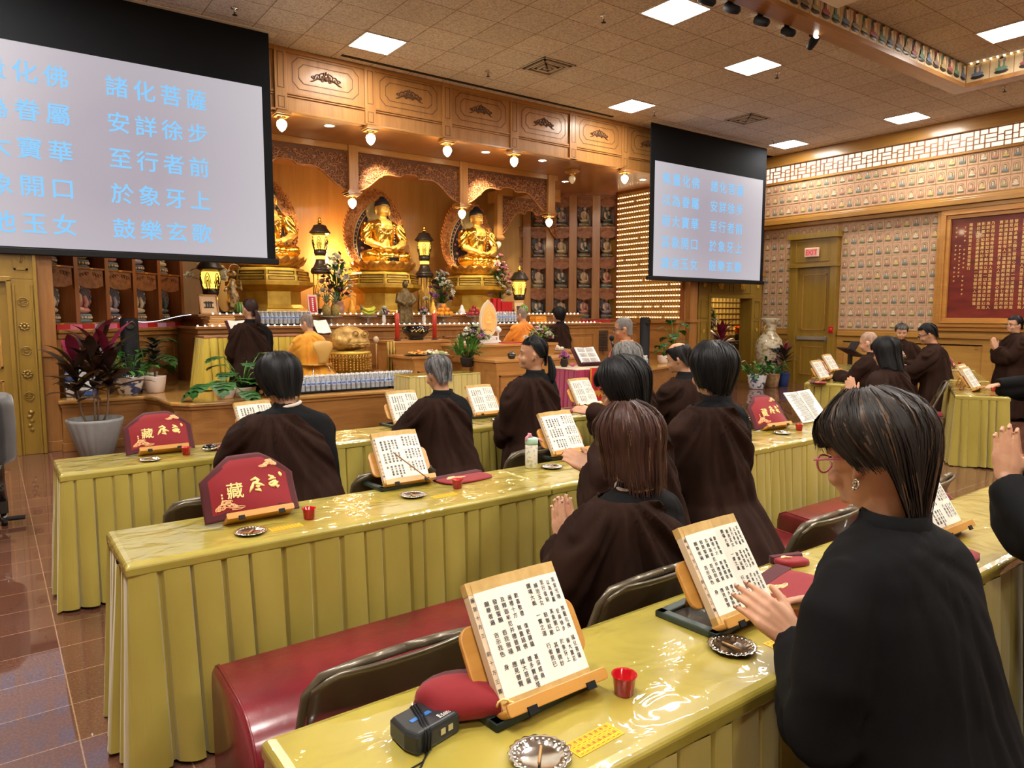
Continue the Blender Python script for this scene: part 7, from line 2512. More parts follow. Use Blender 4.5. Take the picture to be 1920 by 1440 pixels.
SKIN = {}
def skin(tone):
    if tone not in SKIN:
        c = {'light': (.58, .33, .21), 'mid': (.50, .27, .16), 'tan': (.44, .22, .12)}[tone]
        m = mat('skin_'+tone, c, .45, spec=.4)
        m.node_tree.nodes['Principled BSDF'].inputs['Subsurface Weight'].default_value = .12
        m.node_tree.nodes['Principled BSDF'].inputs['Subsurface Radius'].default_value = (.01, .004, .002)
        vary(m, tuple(q*1.06 for q in c), (c[0]*.9, c[1]*.82, c[2]*.8), (28, 28, 28), lo=.3, hi=.75)
        SKIN[tone] = m
    return SKIN[tone]


KESA = vary(mat('brown_robe_cloth', (.024, .0105, .0065), .85, spec=.12), (.027, .012, .0075), (.018, .0078, .005), (7, 7, 7), bump=.12, bscale=(260, 260, 260), dist=.002)
BROBE = vary(mat('black_robe_cloth', (.0055, .0055, .0060), .8, spec=.12), (.006, .006, .0066), (.004, .004, .0045), (7, 7, 7), bump=.12, bscale=(260, 260, 260), dist=.002)
SAFF = vary(mat('saffron_robe', (.80, .36, .012), .7, sheen=.3), (.84, .38, .014), (.66, .26, .008), (6, 6, 6))
SAFF2 = vary(mat('orange_robe', (.80, .25, .01), .7, sheen=.3), (.82, .27, .012), (.66, .18, .006), (6, 6, 6))
REDR = vary(mat('scarlet_robe', (.62, .012, .012), .55, sheen=.3), (.66, .014, .013), (.48, .008, .010), (6, 6, 6))
HEADR = [(.028, .040, -.045, .048), (.046, .046, -.055, .084), (.072, .058, -.070, .092), (.105, .067, -.086, .093), (.135, .0725, -.096, .089), (.165, .0755, -.101, .093), (.200, .0755, -.101, .087), (.230, .067, -.089, .071), (.252, .048, -.064, .046), (.266, .022, -.030, .018), (.270, .004, -.006, .003)]


def head_r(z):
    z = max(HEADR[0][0], min(HEADR[-1][0], z))
    for a, b in zip(HEADR[:-1], HEADR[1:]):
        if z <= b[0]:
            t = (z-a[0])/(b[0]-a[0]); return tuple(a[i]+(b[i]-a[i])*t for i in (1, 2, 3))
    return HEADR[-1][1:]


def hand(mb, W, D, N, thumb, s=1.0, bend=(.15, .2), spread=.10, nails=None):
    """W wrist, D towards the fingertips, N out of the palm, thumb = direction of the thumb side"""
    W, D, N, T = Vector(W), Vector(D).normalized(), Vector(N).normalized(), Vector(thumb).normalized()
    T = (T-D*T.dot(D)).normalized(); N = D.cross(T) if D.cross(T).dot(N) > 0 else T.cross(D)
    LEN = (.070, .078, .072, .056); RAD = (.0092, .0095, .0091, .0082)
    for i in range(4):
        o = (1.5-i)*.0202*s
        a = spread*(1.5-i)
        k = W+T*o+D*(.088-.004*abs(i-1.2))*s-N*.001
        mb.tube([W+T*o*.45-D*.006*s, W+T*o*.8+D*.04*s, k], [.0155*s, .0145*s, .0115*s], 8)
        d = (D*math.cos(a)+T*math.sin(a)).normalized()
        p = k; ang = 0
        pts = [p]; rr = [RAD[i]*1.12*s]
        for j, f in enumerate((.45, .32, .25)):
            ang += bend[0] if j == 0 else bend[1]
            dd = d*math.cos(ang)+N*math.sin(ang)
            p = p+dd*LEN[i]*f*s; pts.append(p); rr.append(RAD[i]*(1-.10*(j+1))*s)
        mb.tube(pts, rr, 9); mb.ball(pts[-1], rr[-1]*1.02, 8, 6)
        if nails is not None:
            q = pts[-1]-dd*.003*s-(N*math.cos(ang)-d*math.sin(ang))*rr[-1]*.82
            nails.append((q, dd, T, rr[-1]))
    for i in range(3): mb.tube([W+T*(.026-.024*i)*s-D*.004*s, W+T*(.030-.030*i)*s+D*.07*s], .0135*s, 8)
    b = W+T*.020*s+D*.012*s+N*.004*s
    t1 = b+(T*.55+D*.75+N*.15).normalized()*.042*s
    t2 = t1+(T*.45+D*.85+N*.15).normalized()*.034*s
    t3 = t2+(T*.20+D*.95+N*.12).normalized()*.027*s
    mb.tube([b, t1, t2, t3], [.0155*s, .0125*s, .0100*s, .0085*s], 9); mb.ball(t3, .0088*s, 8, 6)


def hair_mat(c, rough=.46):
    m = mat('hair', c, rough, spec=.25)
    return vary(m, tuple(q*1.25 for q in c), tuple(q*.7 for q in c), (60, 60, 9))


STYLES = {   # ends of the hair (head-frame z) at front, side and back; volume, flare, strands, ribbons sweeping back
    'bob': dict(f=.168, s=.045, b=.005, vol=.034, flare=.008, sw=.10),
    'layer': dict(f=.170, s=.126, b=.008, vol=.036, flare=-.030, sw=.50),
    'short': dict(f=.205, s=.128, b=.050, vol=.016, flare=.0, sw=.35),
    'crop': dict(f=.212, s=.135, b=.070, vol=.010, flare=.0, sw=.30),
    'round': dict(f=.180, s=.062, b=.032, vol=.038, flare=-.034, sw=.15),
    'long': dict(f=.185, s=.01, b=-.03, vol=.036, flare=.012, sw=.25),
    'pony': dict(f=.212, s=.120, b=.060, vol=.007, flare=.0, sw=.9),
    'shaved': dict(f=.208, s=.130, b=.070, vol=.0015, flare=.0, sw=.0),
    'balding': dict(f=.205, s=.125, b=.055, vol=.010, flare=.0, sw=.2, crown=.232),
}


def hair_surface(st, seed):
    rd = random.Random(seed)
    ph = [rd.uniform(0, 6.28) for _ in range(6)]
    S = STYLES[st]
    def zend(th):
        a = abs(th)
        w1 = max(0, min(1, (a-R(48))/R(24))); w2 = max(0, min(1, (a-R(95))/R(30)))
        w1 = w1*w1*(3-2*w1); w2 = w2*w2*(3-2*w2)
        z = S['f']+(S['s']-S['f'])*w1; z = z+(S['b']-z)*w2
        return z
    def P(th, t, off=0.0):
        z1 = zend(th); z0 = S.get('crown', .272)
        z = z0+(z1-z0)*(1-math.cos(t*PI/2*1.0))**.9 if 'crown' not in S else z0+(z1-z0)*t
        th2 = th+(S['sw']*(1 if th > 0 else -1)*t*t*min(1, abs(math.sin(th))*1.5) if abs(th) < R(150) else 0)
        zz = max(z, .125) if z1 < .11 else z
        rx, yb, yf = head_r(zz)
        v = S['vol']*(.55+.45*math.sin(min(1, t*1.1)*PI*.75+.5))+off
        v += .003*math.sin(th*9+ph[0]+t*2)+.002*math.sin(th*17+ph[1]) if S['vol'] > .005 else 0
        if z < .125: v += S['flare']*((.125-z)/.12)-(.012*max(0, (.03-z)/.05) if st in ('bob', 'round') else 0)
        sx, cy = math.sin(th2), math.cos(th2)
        x = sx*(rx+v); y = cy*((yf if cy > 0 else -yb)+v)
        return Vector((x, y, z+v*.75*max(0, 1-t*2.5)))
    return P, zend


def make_hair(H, st, mats, seed, strands, parent, MH, sc, hi=0.0):
    P, zend = hair_surface(st, seed)
    rd = random.Random(seed+1)
    mb = MB(); nt, n = 60, 18
    rows = []
    for j in range(n+1):
        row = []
        for i in range(nt):
            th = -PI+2*PI*i/nt
            t = j/n
            row.append(MH @ (P(th, t)*sc))
        rows.append(row)
    mb.rings(rows, 0, True, (False, False))
    if st not in ('shaved',):
        for k in range(strands):
            th = rd.uniform(-PI, PI)
            t0 = rd.uniform(.0, .35); dth = rd.uniform(-.10, .10)
            off0 = rd.uniform(.0005, .0055)
            end = rd.uniform(.93, 1.0)
            w = rd.uniform(.0012, .0026)
            pts = []
            for q in range(8):
                t = t0+(end-t0)*q/7
                pts.append((P(th+dth*q/7, t, off0+.003*math.sin(q*.8+k)), t))
            if end > .985:
                d = (pts[-1][0]-pts[-2][0]); pts[-1] = (pts[-1][0]+d*rd.uniform(.1, .7), 1)
            vs = []
            for q, (p, t) in enumerate(pts):
                d = pts[min(q+1, 7)][0]-pts[max(q-1, 0)][0]
                out = Vector((p.x, p.y, 0)).normalized()
                sd = d.cross(out)
                if sd.length < 1e-9: sd = Vector((1, 0, 0))
                sd.normalize()
                ww = w*(1 if 0 < q < 7 else .3)
                vs += [tuple(MH @ ((p-sd*ww)*sc)), tuple(MH @ ((p+sd*ww)*sc))]
            mi = 0
            if hi and rd.random() < hi: mi = 1
            mb.add(vs, [(2*q, 2*q+1, 2*q+3, 2*q+2) for q in range(7)], mi, True)
    if st == 'pony':
        for k in range(70):
            a = rd.uniform(0, 6.28); r = .022*rd.random()**.5
            pts = []
            for q in range(7):
                u = q/6
                rr = r*(.5+1.3*math.sin(u*PI*.85))
                pts.append(MH @ (Vector((rr*math.cos(a)+.01*math.sin(u*4), -.118-.025*math.sin(u*2.4)+rr*math.sin(a)*.7, .13-.20*u))*sc))
            mb.tube(pts, [.005*sc]*6+[.001], 4)
        mb.tube([MH @ (Vector((.018*math.cos(q*.63), -.112+.012*math.sin(q*.63), .128))*sc) for q in range(11)], .005*sc, 5, min(1, len(mats)-1))
    if st == 'bun':
        pass
    o = mb.build('hair', mats, parent)
    return o


def ring_pts(cx, cy, z, rx, ry, n, p=2.35):
    out = []
    for i in range(n):
        a = 2*PI*i/n
        c, s = math.cos(a), math.sin(a)
        out.append((cx+rx*math.copysign(abs(c)**(2/p), c), cy+ry*math.copysign(abs(s)**(2/p), s), z))
    return out


NP_ = 0


def person(label, head, ztop, rz=0, s=1.0, lean=.12, pitch=.2, turn=0, tilt=0, hem=.02, robe='kesa', style='bob', hair=(.012, .011, .012), hi=0, hicol=None, strands=500,
           pose='down', hands=None, tone='mid', voxel=.009, rvox=.013, hemr=(.29, .27), back=.08, seat=None, glasses=None, face=True, wide=1.0, nails=False, collar=None, folds=1.0, xtra=None):
    """head: (x, y) of the head centre; everything is built in a frame whose +y is the way the body faces"""
    global NP_
    NP_ += 1
    sd = NP_*17
    rd = random.Random(sd)
    zs = ztop-.310*s                      # shoulder line
    zh = max(ztop-.80*s, hem+.12)         # hips
    L = lambda z: lean*max(0, z-zh)
    zn = ztop-.262*s                      # neck base (head frame origin)
    yn = L(zn)+.015*s
    hc = Vector((0, .01, .15))*s
    RH = Euler((-pitch, tilt, turn), 'XYZ').to_matrix()
    hoff = Vector((0, yn, 0))+RH @ hc
    org = Vector((head[0], head[1], 0))-Matrix.Rotation(rz, 3, 'Z') @ Vector((hoff.x, hoff.y, 0))
    t = thing('person', label, 'person', (org.x, org.y, 0), rz)
    inv = (Matrix.Translation((org.x, org.y, 0)) @ Matrix.Rotation(rz, 4, 'Z')).inverted()
    # keep the head's top at ztop
    dz = ztop-(zn+(RH @ (Vector((0, -.01, .27))*s)).z)
    MH = Matrix.Translation((0, yn, zn+dz)) @ RH.to_4x4()
    zn += dz; zs += dz*.8
    # ---- arms
    sh = {q: Vector((q*.185*s*wide, L(zs-.03)+.0, zs-.045*s)) for q in (-1, 1)}
    HW = {}
    for q, k in ((-1, 'l'), (1, 'r')):
        if hands and k in hands:
            h = hands[k]
            W = inv @ Vector(h[0]); D = inv.to_3x3() @ Vector(h[1]); N = inv.to_3x3() @ Vector(h[2]); T = inv.to_3x3() @ Vector(h[3])
            HW[q] = (W, D, N, T)
        elif pose == 'pray':
            W = Vector((q*.020, L(zs)+.27*s, zs-.16*s)); HW[q] = (W, Vector((-q*.06, .30, .95)), Vector((-q, 0, 0)), Vector((0, -.95, .3)))
        elif pose == 'book':
            W = Vector((q*.12*s, L(zs)+.36*s, max(zs-.36*s, .80))); HW[q] = (W, Vector((-q*.25, .85, -.05)), Vector((0, .1, -1)), Vector((-q, .2, 0)))
        else:
            W = Vector((q*.07*s, L(zs)+.24*s, zs-.36*s)); HW[q] = (W, Vector((-q*.8, .5, -.1)), Vector((0, -.3, -1)), Vector((0, .4, .9)))
    el = {}
    for q in (-1, 1):
        W = HW[q][0]; S0 = sh[q]
        mid = (S0+W)/2
        d = W-S0; up = .285*s; fo = .245*s
        Ld = min(d.length, (up+fo)*.985)
        h_ = math.sqrt(max(0, up*up-((up*up-fo*fo+Ld*Ld)/(2*Ld))**2))
        a_ = (up*up-fo*fo+Ld*Ld)/(2*Ld)
        dn = d.normalized()
        pole = Vector((q*.55, -.45, -.75)); pole = (pole-dn*pole.dot(dn)).normalized()
        el[q] = S0+dn*a_+pole*h_
    # ---- body, one continuous skin
    mb = MB()
    MH_s = MH
    rs = []
    for z, rx, yb, yf in HEADR[:-1]:
        ring = []
        for i in range(24):
            a = 2*PI*i/24; c, sn = math.cos(a), math.sin(a)
            ring.append(tuple(MH @ (Vector((rx*c, (yf if sn > 0 else -yb)*sn, z))*s)))
        rs.append(ring)
    mb.rings(rs)
    hp = lambda x, y, z: MH @ (Vector((x, y, z))*s)
    mb.tube([hp(0, .086, .140), hp(0, .100, .118), hp(0, .108, .107)], [.009*s, .012*s, .014*s], 8)
    for q in (-1, 1):
        mb.ball(hp(q*.012, .098, .105), .009*s, 8, 6)
        mb.ball(hp(q*.036, .064, .100), .027*s, 10, 8)
        mb.tube([hp(q*.012, .088, .158), hp(q*.035, .084, .162), hp(q*.054, .070, .156)], .0075*s, 6)
        mb.tube([hp(q*.074, -.004, .152), hp(q*.083, -.016, .140), hp(q*.080, -.010, .115), hp(q*.074, .002, .098)], [.009*s, .011*s, .010*s, .008*s], 8)
    mb.tube([hp(-.020, .086, .080), hp(0, .097, .082), hp(.020, .086, .080)], .006*s, 6); mb.tube([hp(-.017, .086, .072), hp(0, .095, .071), hp(.017, .086, .072)], .007*s, 6)
    mb.ball(hp(0, .078, .050), (.022*s, .016*s, .016*s), 10, 6)
    mb.tube([(0, L(zs)-.01*s, zs-.06*s), hp(0, -.018, .0), hp(0, -.012, .075)], [.062*s, .052*s, .050*s], 12)
    mb.rings([ring_pts(0, L(z)+oy*s, z, rx*s*wide, ry*s, 20) for z, rx, ry, oy in ((zs+.02*s, .07, .055, 0), (zs-.01*s, .15, .075, 0), (zs-.08*s, .165, .095, .01), (zs-.25*s, .145, .095, .01), (zs-.40*s, .135, .095, .0), (zs-.52*s, .155, .11, -.01))])
    for q in (-1, 1):
        W, D, N, T = HW[q]
        mb.tube([sh[q]*1.0+Vector((-q*.03, 0, -.01)), sh[q]+(el[q]-sh[q])*.5, el[q]], [.050*s, .045*s, .036*s], 10)
        fdir = (W-el[q])
        mb.tube([el[q], el[q]+fdir*.4, W], [.037*s, .034*s, .024*s], 10)
        mb.ball(W, .0235*s, 8, 6)
        nl = [] if nails else None
        hand(mb, W, D, N, T, s*1.02, nails=nl, bend=(.16, .22) if pose != 'pray' else (.03, .03), spread=.02 if pose != 'pray' else .015)
        if nails:
            nm_ = MB()
            for (p, dd, T2, r_) in nl:
                nm_.tube([p-dd*.005, p+dd*.004], [r_*.72, r_*.62], 7)
            nm_.build('fingernails', mat('nail', (.62, .38, .30), .25), t)
    # legs (kneeling, or seated on a chair)
    for q in (-1, 1):
        hip = Vector((q*.09*s, 0, zh-.02))
        if seat is None:
            kz = max(hem+.05, zh-.40*s); kn = Vector((q*.10*s, .06, kz)); ft = Vector((q*.08*s, -.30*s, max(hem+.03, kz-.03)))
        else:
            kn = Vector((q*.11*s, .40*s, zh-.03)); ft = Vector((q*.11*s, .38*s, .07))
        mb.tube([hip, (hip+kn)/2, kn], [.085*s, .072*s, .055*s], 10); mb.tube([kn, (kn+ft)/2, ft], [.054*s, .050*s, .036*s], 10)
        tip = ft+(Vector((0, -.10*s, -.005)) if seat is None else Vector((0, .12*s, -.03))); mb.tube([ft, tip], [.038*s, .026*s], 8)
    co, no, fs = remesh(mb, voxel, 3, .45)
    mesh_obj('body', co, fs, skin(tone), t)
    # ---- eyes and brows
    if face:
        mb = MB()
        for q in (-1, 1):
            mb.ball(hp(q*.031, .0775, .137), (.0125*s, .010*s, .0065*s), 10, 6, 0); mb.ball(hp(q*.031, .0845, .137), (.0055*s, .004*s, .0055*s), 8, 6, 1)
            mb.tube([hp(q*.045, .078, .141), hp(q*.031, .087, .1445), hp(q*.017, .086, .1415)], .0022*s, 5, 1)
        mb.build('eyes', [M_['white_gloss'], HAIR], t)
        mb = MB()
        for q in (-1, 1): mb.tube([hp(q*.052, .076, .160), hp(q*.033, .0915, .167), hp(q*.014, .094, .163)], [.0018*s, .0034*s, .0028*s], 5)
        mb.build('eyebrows', HAIR, t)
    if glasses:
        fc, lens_r = glasses
        mb = MB()
        for q in (-1, 1):
            mb.tube([hp(q*.079, -.010, .146), hp(q*.079, .05, .144), hp(q*.066, .103, .142)], .0026*s, 6)
            mb.tube([hp(q*.034+lens_r*math.cos(a*.4488)*1.15, .106-.006*abs(math.cos(a*.4488)), .130+lens_r*.85*math.sin(a*.4488)) for a in range(15)], .0024*s, 6)
        mb.tube([hp(-.010, .108, .136), hp(0, .111, .138), hp(.010, .108, .136)], .0024*s, 6)
        mb.build('eyeglasses', fc, t)
        mb = MB()
        for q in (-1, 1): mb.add([tuple(hp(q*.034+lens_r*math.cos(a*.5236)*1.1, .106, .130+lens_r*.8*math.sin(a*.5236))) for a in range(12)], [tuple(range(12))])
        mb.build('lenses', mat('lens', (.9, .9, .9), .02, alpha=.12, spec=.8), t)
    # ---- hair
    hm = [hair_mat(hair)]
    if hicol: hm.append(hair_mat(hicol, .35))
    if style: make_hair(None, style, hm, sd, strands, t, MH, s, hi)
    # ---- robes
    def loft(grow=0.0, hemz=None):
        hz = hem if hemz is None else hemz
        lv = [(zn+.030*s, .060, .058, -.008), (zn-.0*s, .072, .066, -.012), (zs+.035*s, .105, .078, -.012), (zs+.005*s, .165, .098, -.008), (zs-.035*s, .202, .116, .0), (zs-.10*s, .218, .132, .006), (zs-.20*s, .222, .148, .014), (zs-.32*s, .222, .155, .016), (zs-.44*s, .222, .165, .005)]
        rgs = [ring_pts(0, L(z)+oy*s, z, rx*s*wide+grow, ry*s+grow, 40) for z, rx, ry, oy in lv]
        z0 = lv[-1][0]
        if seat is None:
            for k in range(1, 7):
                u = k/6; z = z0+(hz-z0)*u
                if z >= z0-.005: continue
                rx = (.222+(hemr[0]-.222)*u**.8)*s*wide; ry = (.165+(hemr[1]-.165)*u**.8)*s
                rgs.append(ring_pts(0, L(z)-back*u, z, rx+grow, ry+grow, 40))
        else:
            for z, rx, ry, oy in ((zh-.02, .235, .20, .02), (zh-.14, .245, .22, .03), (zh-.26, .24, .22, .02)):
                rgs.append(ring_pts(0, oy*s, z, rx*s*wide+grow, ry*s+grow, 40))
        m2 = MB(); m2.rings(rgs)
        if seat is not None:   # lap and falling skirt
            m2.rings([ring_pts(0, y*s, z, rx*s, ry, 24) for y, z, rx, ry in ((.0, zh+.10, .20, .10), (.22, zh+.06, .21, .26), (.26, zh-.05, .23, .28), (.36, zh-.22, .23, .18), (.37, hem+.01, .25, .18))])
        return m2
    def sleeve(m2, q, g=0.0):
        W, D, N, T = HW[q]
        cuff = W-D.normalized()*.025*s
        f = cuff-el[q]
        m2.tube([sh[q]+Vector((-q*.05*s, 0, .0)), sh[q]+(el[q]-sh[q])*.25, sh[q]+(el[q]-sh[q])*.7, el[q], el[q]+f*.45, el[q]+f*.85, cuff], [.070*s+g, .074*s+g, .076*s+g, .078*s+g, .074*s+g, .070*s+g, .062*s+g], 14)
        dn = Vector((0, 0, -1))
        m2.tube([el[q]+dn*.02*s, el[q]+f*.4+dn*.075*s, el[q]+f*.8+dn*.085*s, cuff+dn*.055*s], [.060*s+g, .072*s+g, .066*s+g, .050*s+g], 12)
    ph = [rd.uniform(0, 6.28) for _ in range(10)]
    def fold_disp(co, no, amp, diag):
        x, y, z = co.T
        th = np.arctan2(x, y)
        Sx, Sz = -.13*s, zs+.03*s
        d = np.sqrt((x-Sx)**2+(z-Sz)**2)
        phi = np.arctan2(x-Sx, np.maximum(Sz-z, .002)+.04)
        low = smoothstep(.03, .55, zs-z)
        a = np.sin(phi*13+1.2*np.sin(d*7+ph[0])+ph[1])+.55*np.sin(phi*27+1.5*np.sin(d*5+ph[2])+ph[3])+.35*np.sin(phi*47+ph[4]+2*np.sin(d*9))
        a = np.sign(a)*np.abs(a)**.8
        b = np.sin(th*7+ph[5]+1.2*np.sin(z*6+ph[6]))+.6*np.sin(th*13+ph[7]+.9*np.sin(z*9))+.35*np.sin(th*23+ph[8])
        w = diag*np.clip(1-(zs-z)/.95, 0, 1)
        dd = amp*((a*w*np.minimum(1, d/.12)*.75)+b*(1-w)*(.25+.75*low))
        return co+no*dd[:, None]
    cols = {'kesa': (BROBE, KESA), 'black': (BROBE, None), 'saffron': (SAFF, SAFF), 'orange': (SAFF2, SAFF2), 'red': (SAFF2, REDR), 'allbrown': (KESA, KESA)}[robe]
    m2 = loft(); sleeve(m2, -1); sleeve(m2, 1)
    co, no, fs = remesh(m2, rvox, 5, .5)
    co = fold_disp(co, no, .0080*folds, .35)
    top = zn+.028*s
    fs2 = [f for f in fs if co[list(f)].mean(0)[2] < top-.004]
    # open the cuffs
    cf = [HW[q][0]+HW[q][1].normalized()*.012*s for q in (-1, 1)]
    fs2 = [f for f in fs2 if min((Vector(co[list(f)].mean(0))-c).length for c in cf) > .030*s]
    mesh_obj('inner_robe', co, fs2, cols[0], t)
    if cols[1] is not None:
        m2 = loft(.0); sleeve(m2, -1, .004)
        co, no, fs = remesh(m2, rvox, 5, .5)
        n1 = no.copy()
        co = co+no*(.013*s)
        co = fold_disp(co, n1, .0165*folds, 1.0)
        keep = []
        cap = .150*s*wide
        for f in fs:
            cc = Vector(co[list(f)].mean(0))
            if min((cc-w).length for w in cf) < .045*s: continue
            keep.append(f)
        o = mesh_obj('outer_robe', co, keep, cols[1], t)
        bm = bmesh.new(); bm.from_mesh(o.data)
        for pc, pn in (((0, 0, zs+.028*s), (0, 0, 1)), ((-.015*s, 0, zs+.030*s), (1, 0, 1.15)), ((cap, 0, zs-.20*s), (1, 0, .32))):
            bmesh.ops.bisect_plane(bm, geom=bm.verts[:]+bm.edges[:]+bm.faces[:], plane_co=pc, plane_no=pn, clear_outer=True)
        bm.to_mesh(o.data); bm.free()
        md = o.modifiers.new('s', 'SOLIDIFY'); md.thickness = .006; md.offset = -1
        if robe == 'red':
            mb = MB()
            for k in range(9):
                a = -2.6+k*.42
                pts = []
                for z in np.linspace(zs-.05*s, hem+.05, 12):
                    i = np.argmin((np.arctan2(co[:, 0], co[:, 1])-a)**2*.04+(co[:, 2]-z)**2)
                    pts.append(tuple(co[i]+n1[i]*.003))
                mb.tube(pts, .0045, 4)
            mb.build('gold_seams', YTRIM, t)
    if collar:
        mb = MB(); mb.tube([(.066*s*math.cos(a*.314), L(zn)-.010*s+.062*s*math.sin(a*.314), zn+.012*s+.012*math.cos(a*.314)) for a in range(21)], .010*s, 8); mb.build('collar', collar, t)
    elif robe in ('kesa', 'black'):
        mb = MB(); mb.rings([ring_pts(0, L(zn)-.012*s, zn+h, r*s, r*.95*s, 24, 2) for r, h in ((.086, -.045*s), (.074, -.005*s), (.070, .030*s), (.063, .030*s), (.064, .0))], cap=(False, False)); mb.build('collar', BROBE, t)
    return t, MH, hp


def pz_(px, py, D): return atD(px, py, D)
GREYH = (.20, .19, .19)
BLK = (.0095, .009, .0095)

# the nearest person, in black, at the right
h = atD(1630, 835, 1.58)
bk = Vector((1.60, 1.12, .86))
lw = atD(1489, 1196, 1.62); rw = atD(1533, 1128, 1.75)
p, MH, hp = person('nearest person, in a black robe with pink glasses, bowing over an open book', (h.x, h.y), 1.395, R(-4), 1.0, .22, .20, R(-1), hem=.02, robe='black', style='layer', hair=(.016, .012, .010), hi=.16, hicol=(.075, .045, .026), strands=2600,
       hands=dict(l=(lw, atD(1425, 1140, 1.66)-lw, (-.15, .75, -.65), (.25, .55, .75)), r=(rw, atD(1478, 1130, 1.72)-rw, (-.1, .5, -.85), (-.3, -.6, .4))), tone='mid', voxel=.0042, rvox=.011, hemr=(.31, .30), back=.05,
       glasses=(mat('pink_spectacle_frame', (.55, .12, .20), .3), .024), nails=True, folds=.9, wide=1.02)
mb = MB()
for a in range(3): mb.ball(hp(-.083+.001*a, -.004+.004*a, .094-.007*a), .0045, 8, 6)
mb.tube([hp(-.086, -.006+.006*math.cos(a*.6), .090+.010*math.sin(a*.6)) for a in range(10)], .0022, 6)
mb.build('earring', SILV, p)
# praying person cut by the right edge
wq = atD(1893, 893, 2.38)
person('praying person in black at the right edge, only hands and sleeve in view', (2.93, .72), 1.46, R(4), 1.0, .08, .15, hem=.02, robe='black', style='bob', hands=dict(l=(wq+Vector((-.022, 0, 0)), (.02, .10, 1), (1, 0, 0), (0, -1, .1)), r=(wq+Vector((.026, .01, 0)), (-.03, .10, 1), (-1, 0, 0), (0, -1, .1))), pose='pray', tone='light', voxel=.0042, rvox=.012, nails=True, strands=300)
# auburn bob on the folding chair
h = atD(1172, 852, 2.42)
wq = atD(1064, 1020, 2.52)
person('person with an auburn bob seated on a folding chair, palms together', (h.x, h.y), atD(1172, 762, 2.42).z, R(2), 1.0, .03, .10, R(4), hem=.03, style='bob', hair=(.050, .020, .014), strands=1900, hi=.035, hicol=(.16, .085, .05), seat=.45,
       hands=dict(l=(wq+Vector((-.02, 0, 0)), (0, .25, 1), (1, 0, 0), (0, -1, .2)), r=(wq+Vector((.022, .005, 0)), (0, .25, 1), (-1, 0, 0), (0, -1, .2))), pose='pray', voxel=.0055, rvox=.011, tone='light', collar=mat('cream_collar', (.62, .48, .38), .8), nails=True)
# middle row: black bob
h = atD(1163, 738, 3.12)
lw = atD(1108, 878, 3.02)
person('person with a short black bob in the middle row, left hand on an open book', (h.x, h.y), atD(1163, 676, 3.12).z, R(8), .98, .12, .30, R(18), hem=.30, style='round', hair=BLK, strands=1100,
       hands=dict(l=(lw, atD(1066, 852, 3.08)-lw, (-.1, .7, -.7), (.4, .5, .7)), r=(lw+Vector((.22, .05, -.02)), (-.3, 1, 0), (0, 0, -1), (-1, 0, 0))), voxel=.006, rvox=.012, wide=.95, back=.10)
# middle row: tall kneeling
h = atD(1332, 700, 3.50)
person('tall upright kneeling person with a rounded black bob in the middle row', (h.x, h.y), atD(1332, 647, 3.50).z, R(-3), 1.0, .02, .06, 0, hem=.31, style='round', hair=BLK, strands=1400, pose='down', voxel=.008, rvox=.012, wide=.94, hemr=(.26, .30), back=.12, folds=1.1)
mb = MB()
rs = [ring_pts(cx, cy, z, rx, ry, 28) for cx, cy, z, rx, ry in ((2.82, 2.02, .315, .20, .17), (2.86, 2.0, .37, .22, .17), (2.84, 2.10, .46, .18, .14), (2.82, 2.16, .52, .15, .11))]
mb.rings(rs); co, no, fs = remesh(mb, .014, 5)
x, y, z = co.T
co = co+no*(.010*np.sin(x*42+4*np.sin(y*14))+.006*np.sin(x*90+y*30))[:, None]
pp = COL.objects['person.004'] if 'person.004' in COL.objects else None
o = mesh_obj('robe_train', co, fs, KESA)
if pp:
    o.parent = pp; o.matrix_parent_inverse = (Matrix.Translation(pp.location) @ Matrix.Rotation(pp.rotation_euler.z, 4, 'Z')).inverted()
mb = MB(); mb.tube([(2.90, 1.97, .335), (3.0, 1.93, .335), (3.04, 1.92, .35)], [.035, .045, .03], 10); mb.ball((3.03, 1.92, .35), (.05, .045, .05), 12, 8); o2 = mb.build('dark_sock', vary(mat('sock', (.02, .02, .022), .9), (.024, .024, .026), (.012, .012, .013), (20, 20, 20)))
if pp:
    o2.parent = pp; o2.matrix_parent_inverse = o.matrix_parent_inverse.copy()
# front row, left to right
h = atD(522, 728, 3.95)
person('person with short wavy black hair at the left of the front row, reading', (h.x, h.y), atD(522, 669, 3.95).z, R(4), 1.05, .20, .34, R(10), hem=.20, style='round', hair=BLK, strands=900, pose='book', voxel=.008, wide=1.12, hemr=(.32, .30), collar=mat('pale_collar', (.55, .45, .38), .8))
h = atD(820, 702, 4.62)
person('person with short grey hair kneeling in the front row', (h.x, h.y), atD(820, 666, 4.62).z, R(3), .92, .12, .22, 0, hem=.22, style='crop', hair=GREYH, hi=.4, hicol=(.05, .05, .05), strands=900, pose='book', voxel=.008, hemr=(.29, .27))
h = atD(997, 668, 5.08)
person('person with a black ponytail in the front row, face turned left', (h.x, h.y), atD(1000, 631, 5.08).z, R(10), .98, .02, -.02, R(42), hem=.20, style='pony', hair=BLK, strands=500, pose='down', voxel=.008, hemr=(.31, .28), wide=1.0)
h = atD(1172, 682, 5.62)
lw = atD(1105, 772, 5.45)
person('person with long grey hair in the front row, hand on an open book', (h.x, h.y), atD(1172, 645, 5.62).z, R(8), 1.0, .12, .25, R(10), hem=.22, style='long', hair=(.22, .21, .20), hi=.3, hicol=(.07, .065, .06), strands=700, hands=dict(l=(lw, (-.35, 1, .12), (0, .5, -.8), (.7, .3, .6)), r=(lw+Vector((.25, 0, -.02)), (-.3, 1, 0), (0, 0, -1), (-1, 0, 0))), voxel=.008, tone='light')
h = atD(1270, 670, 6.0)
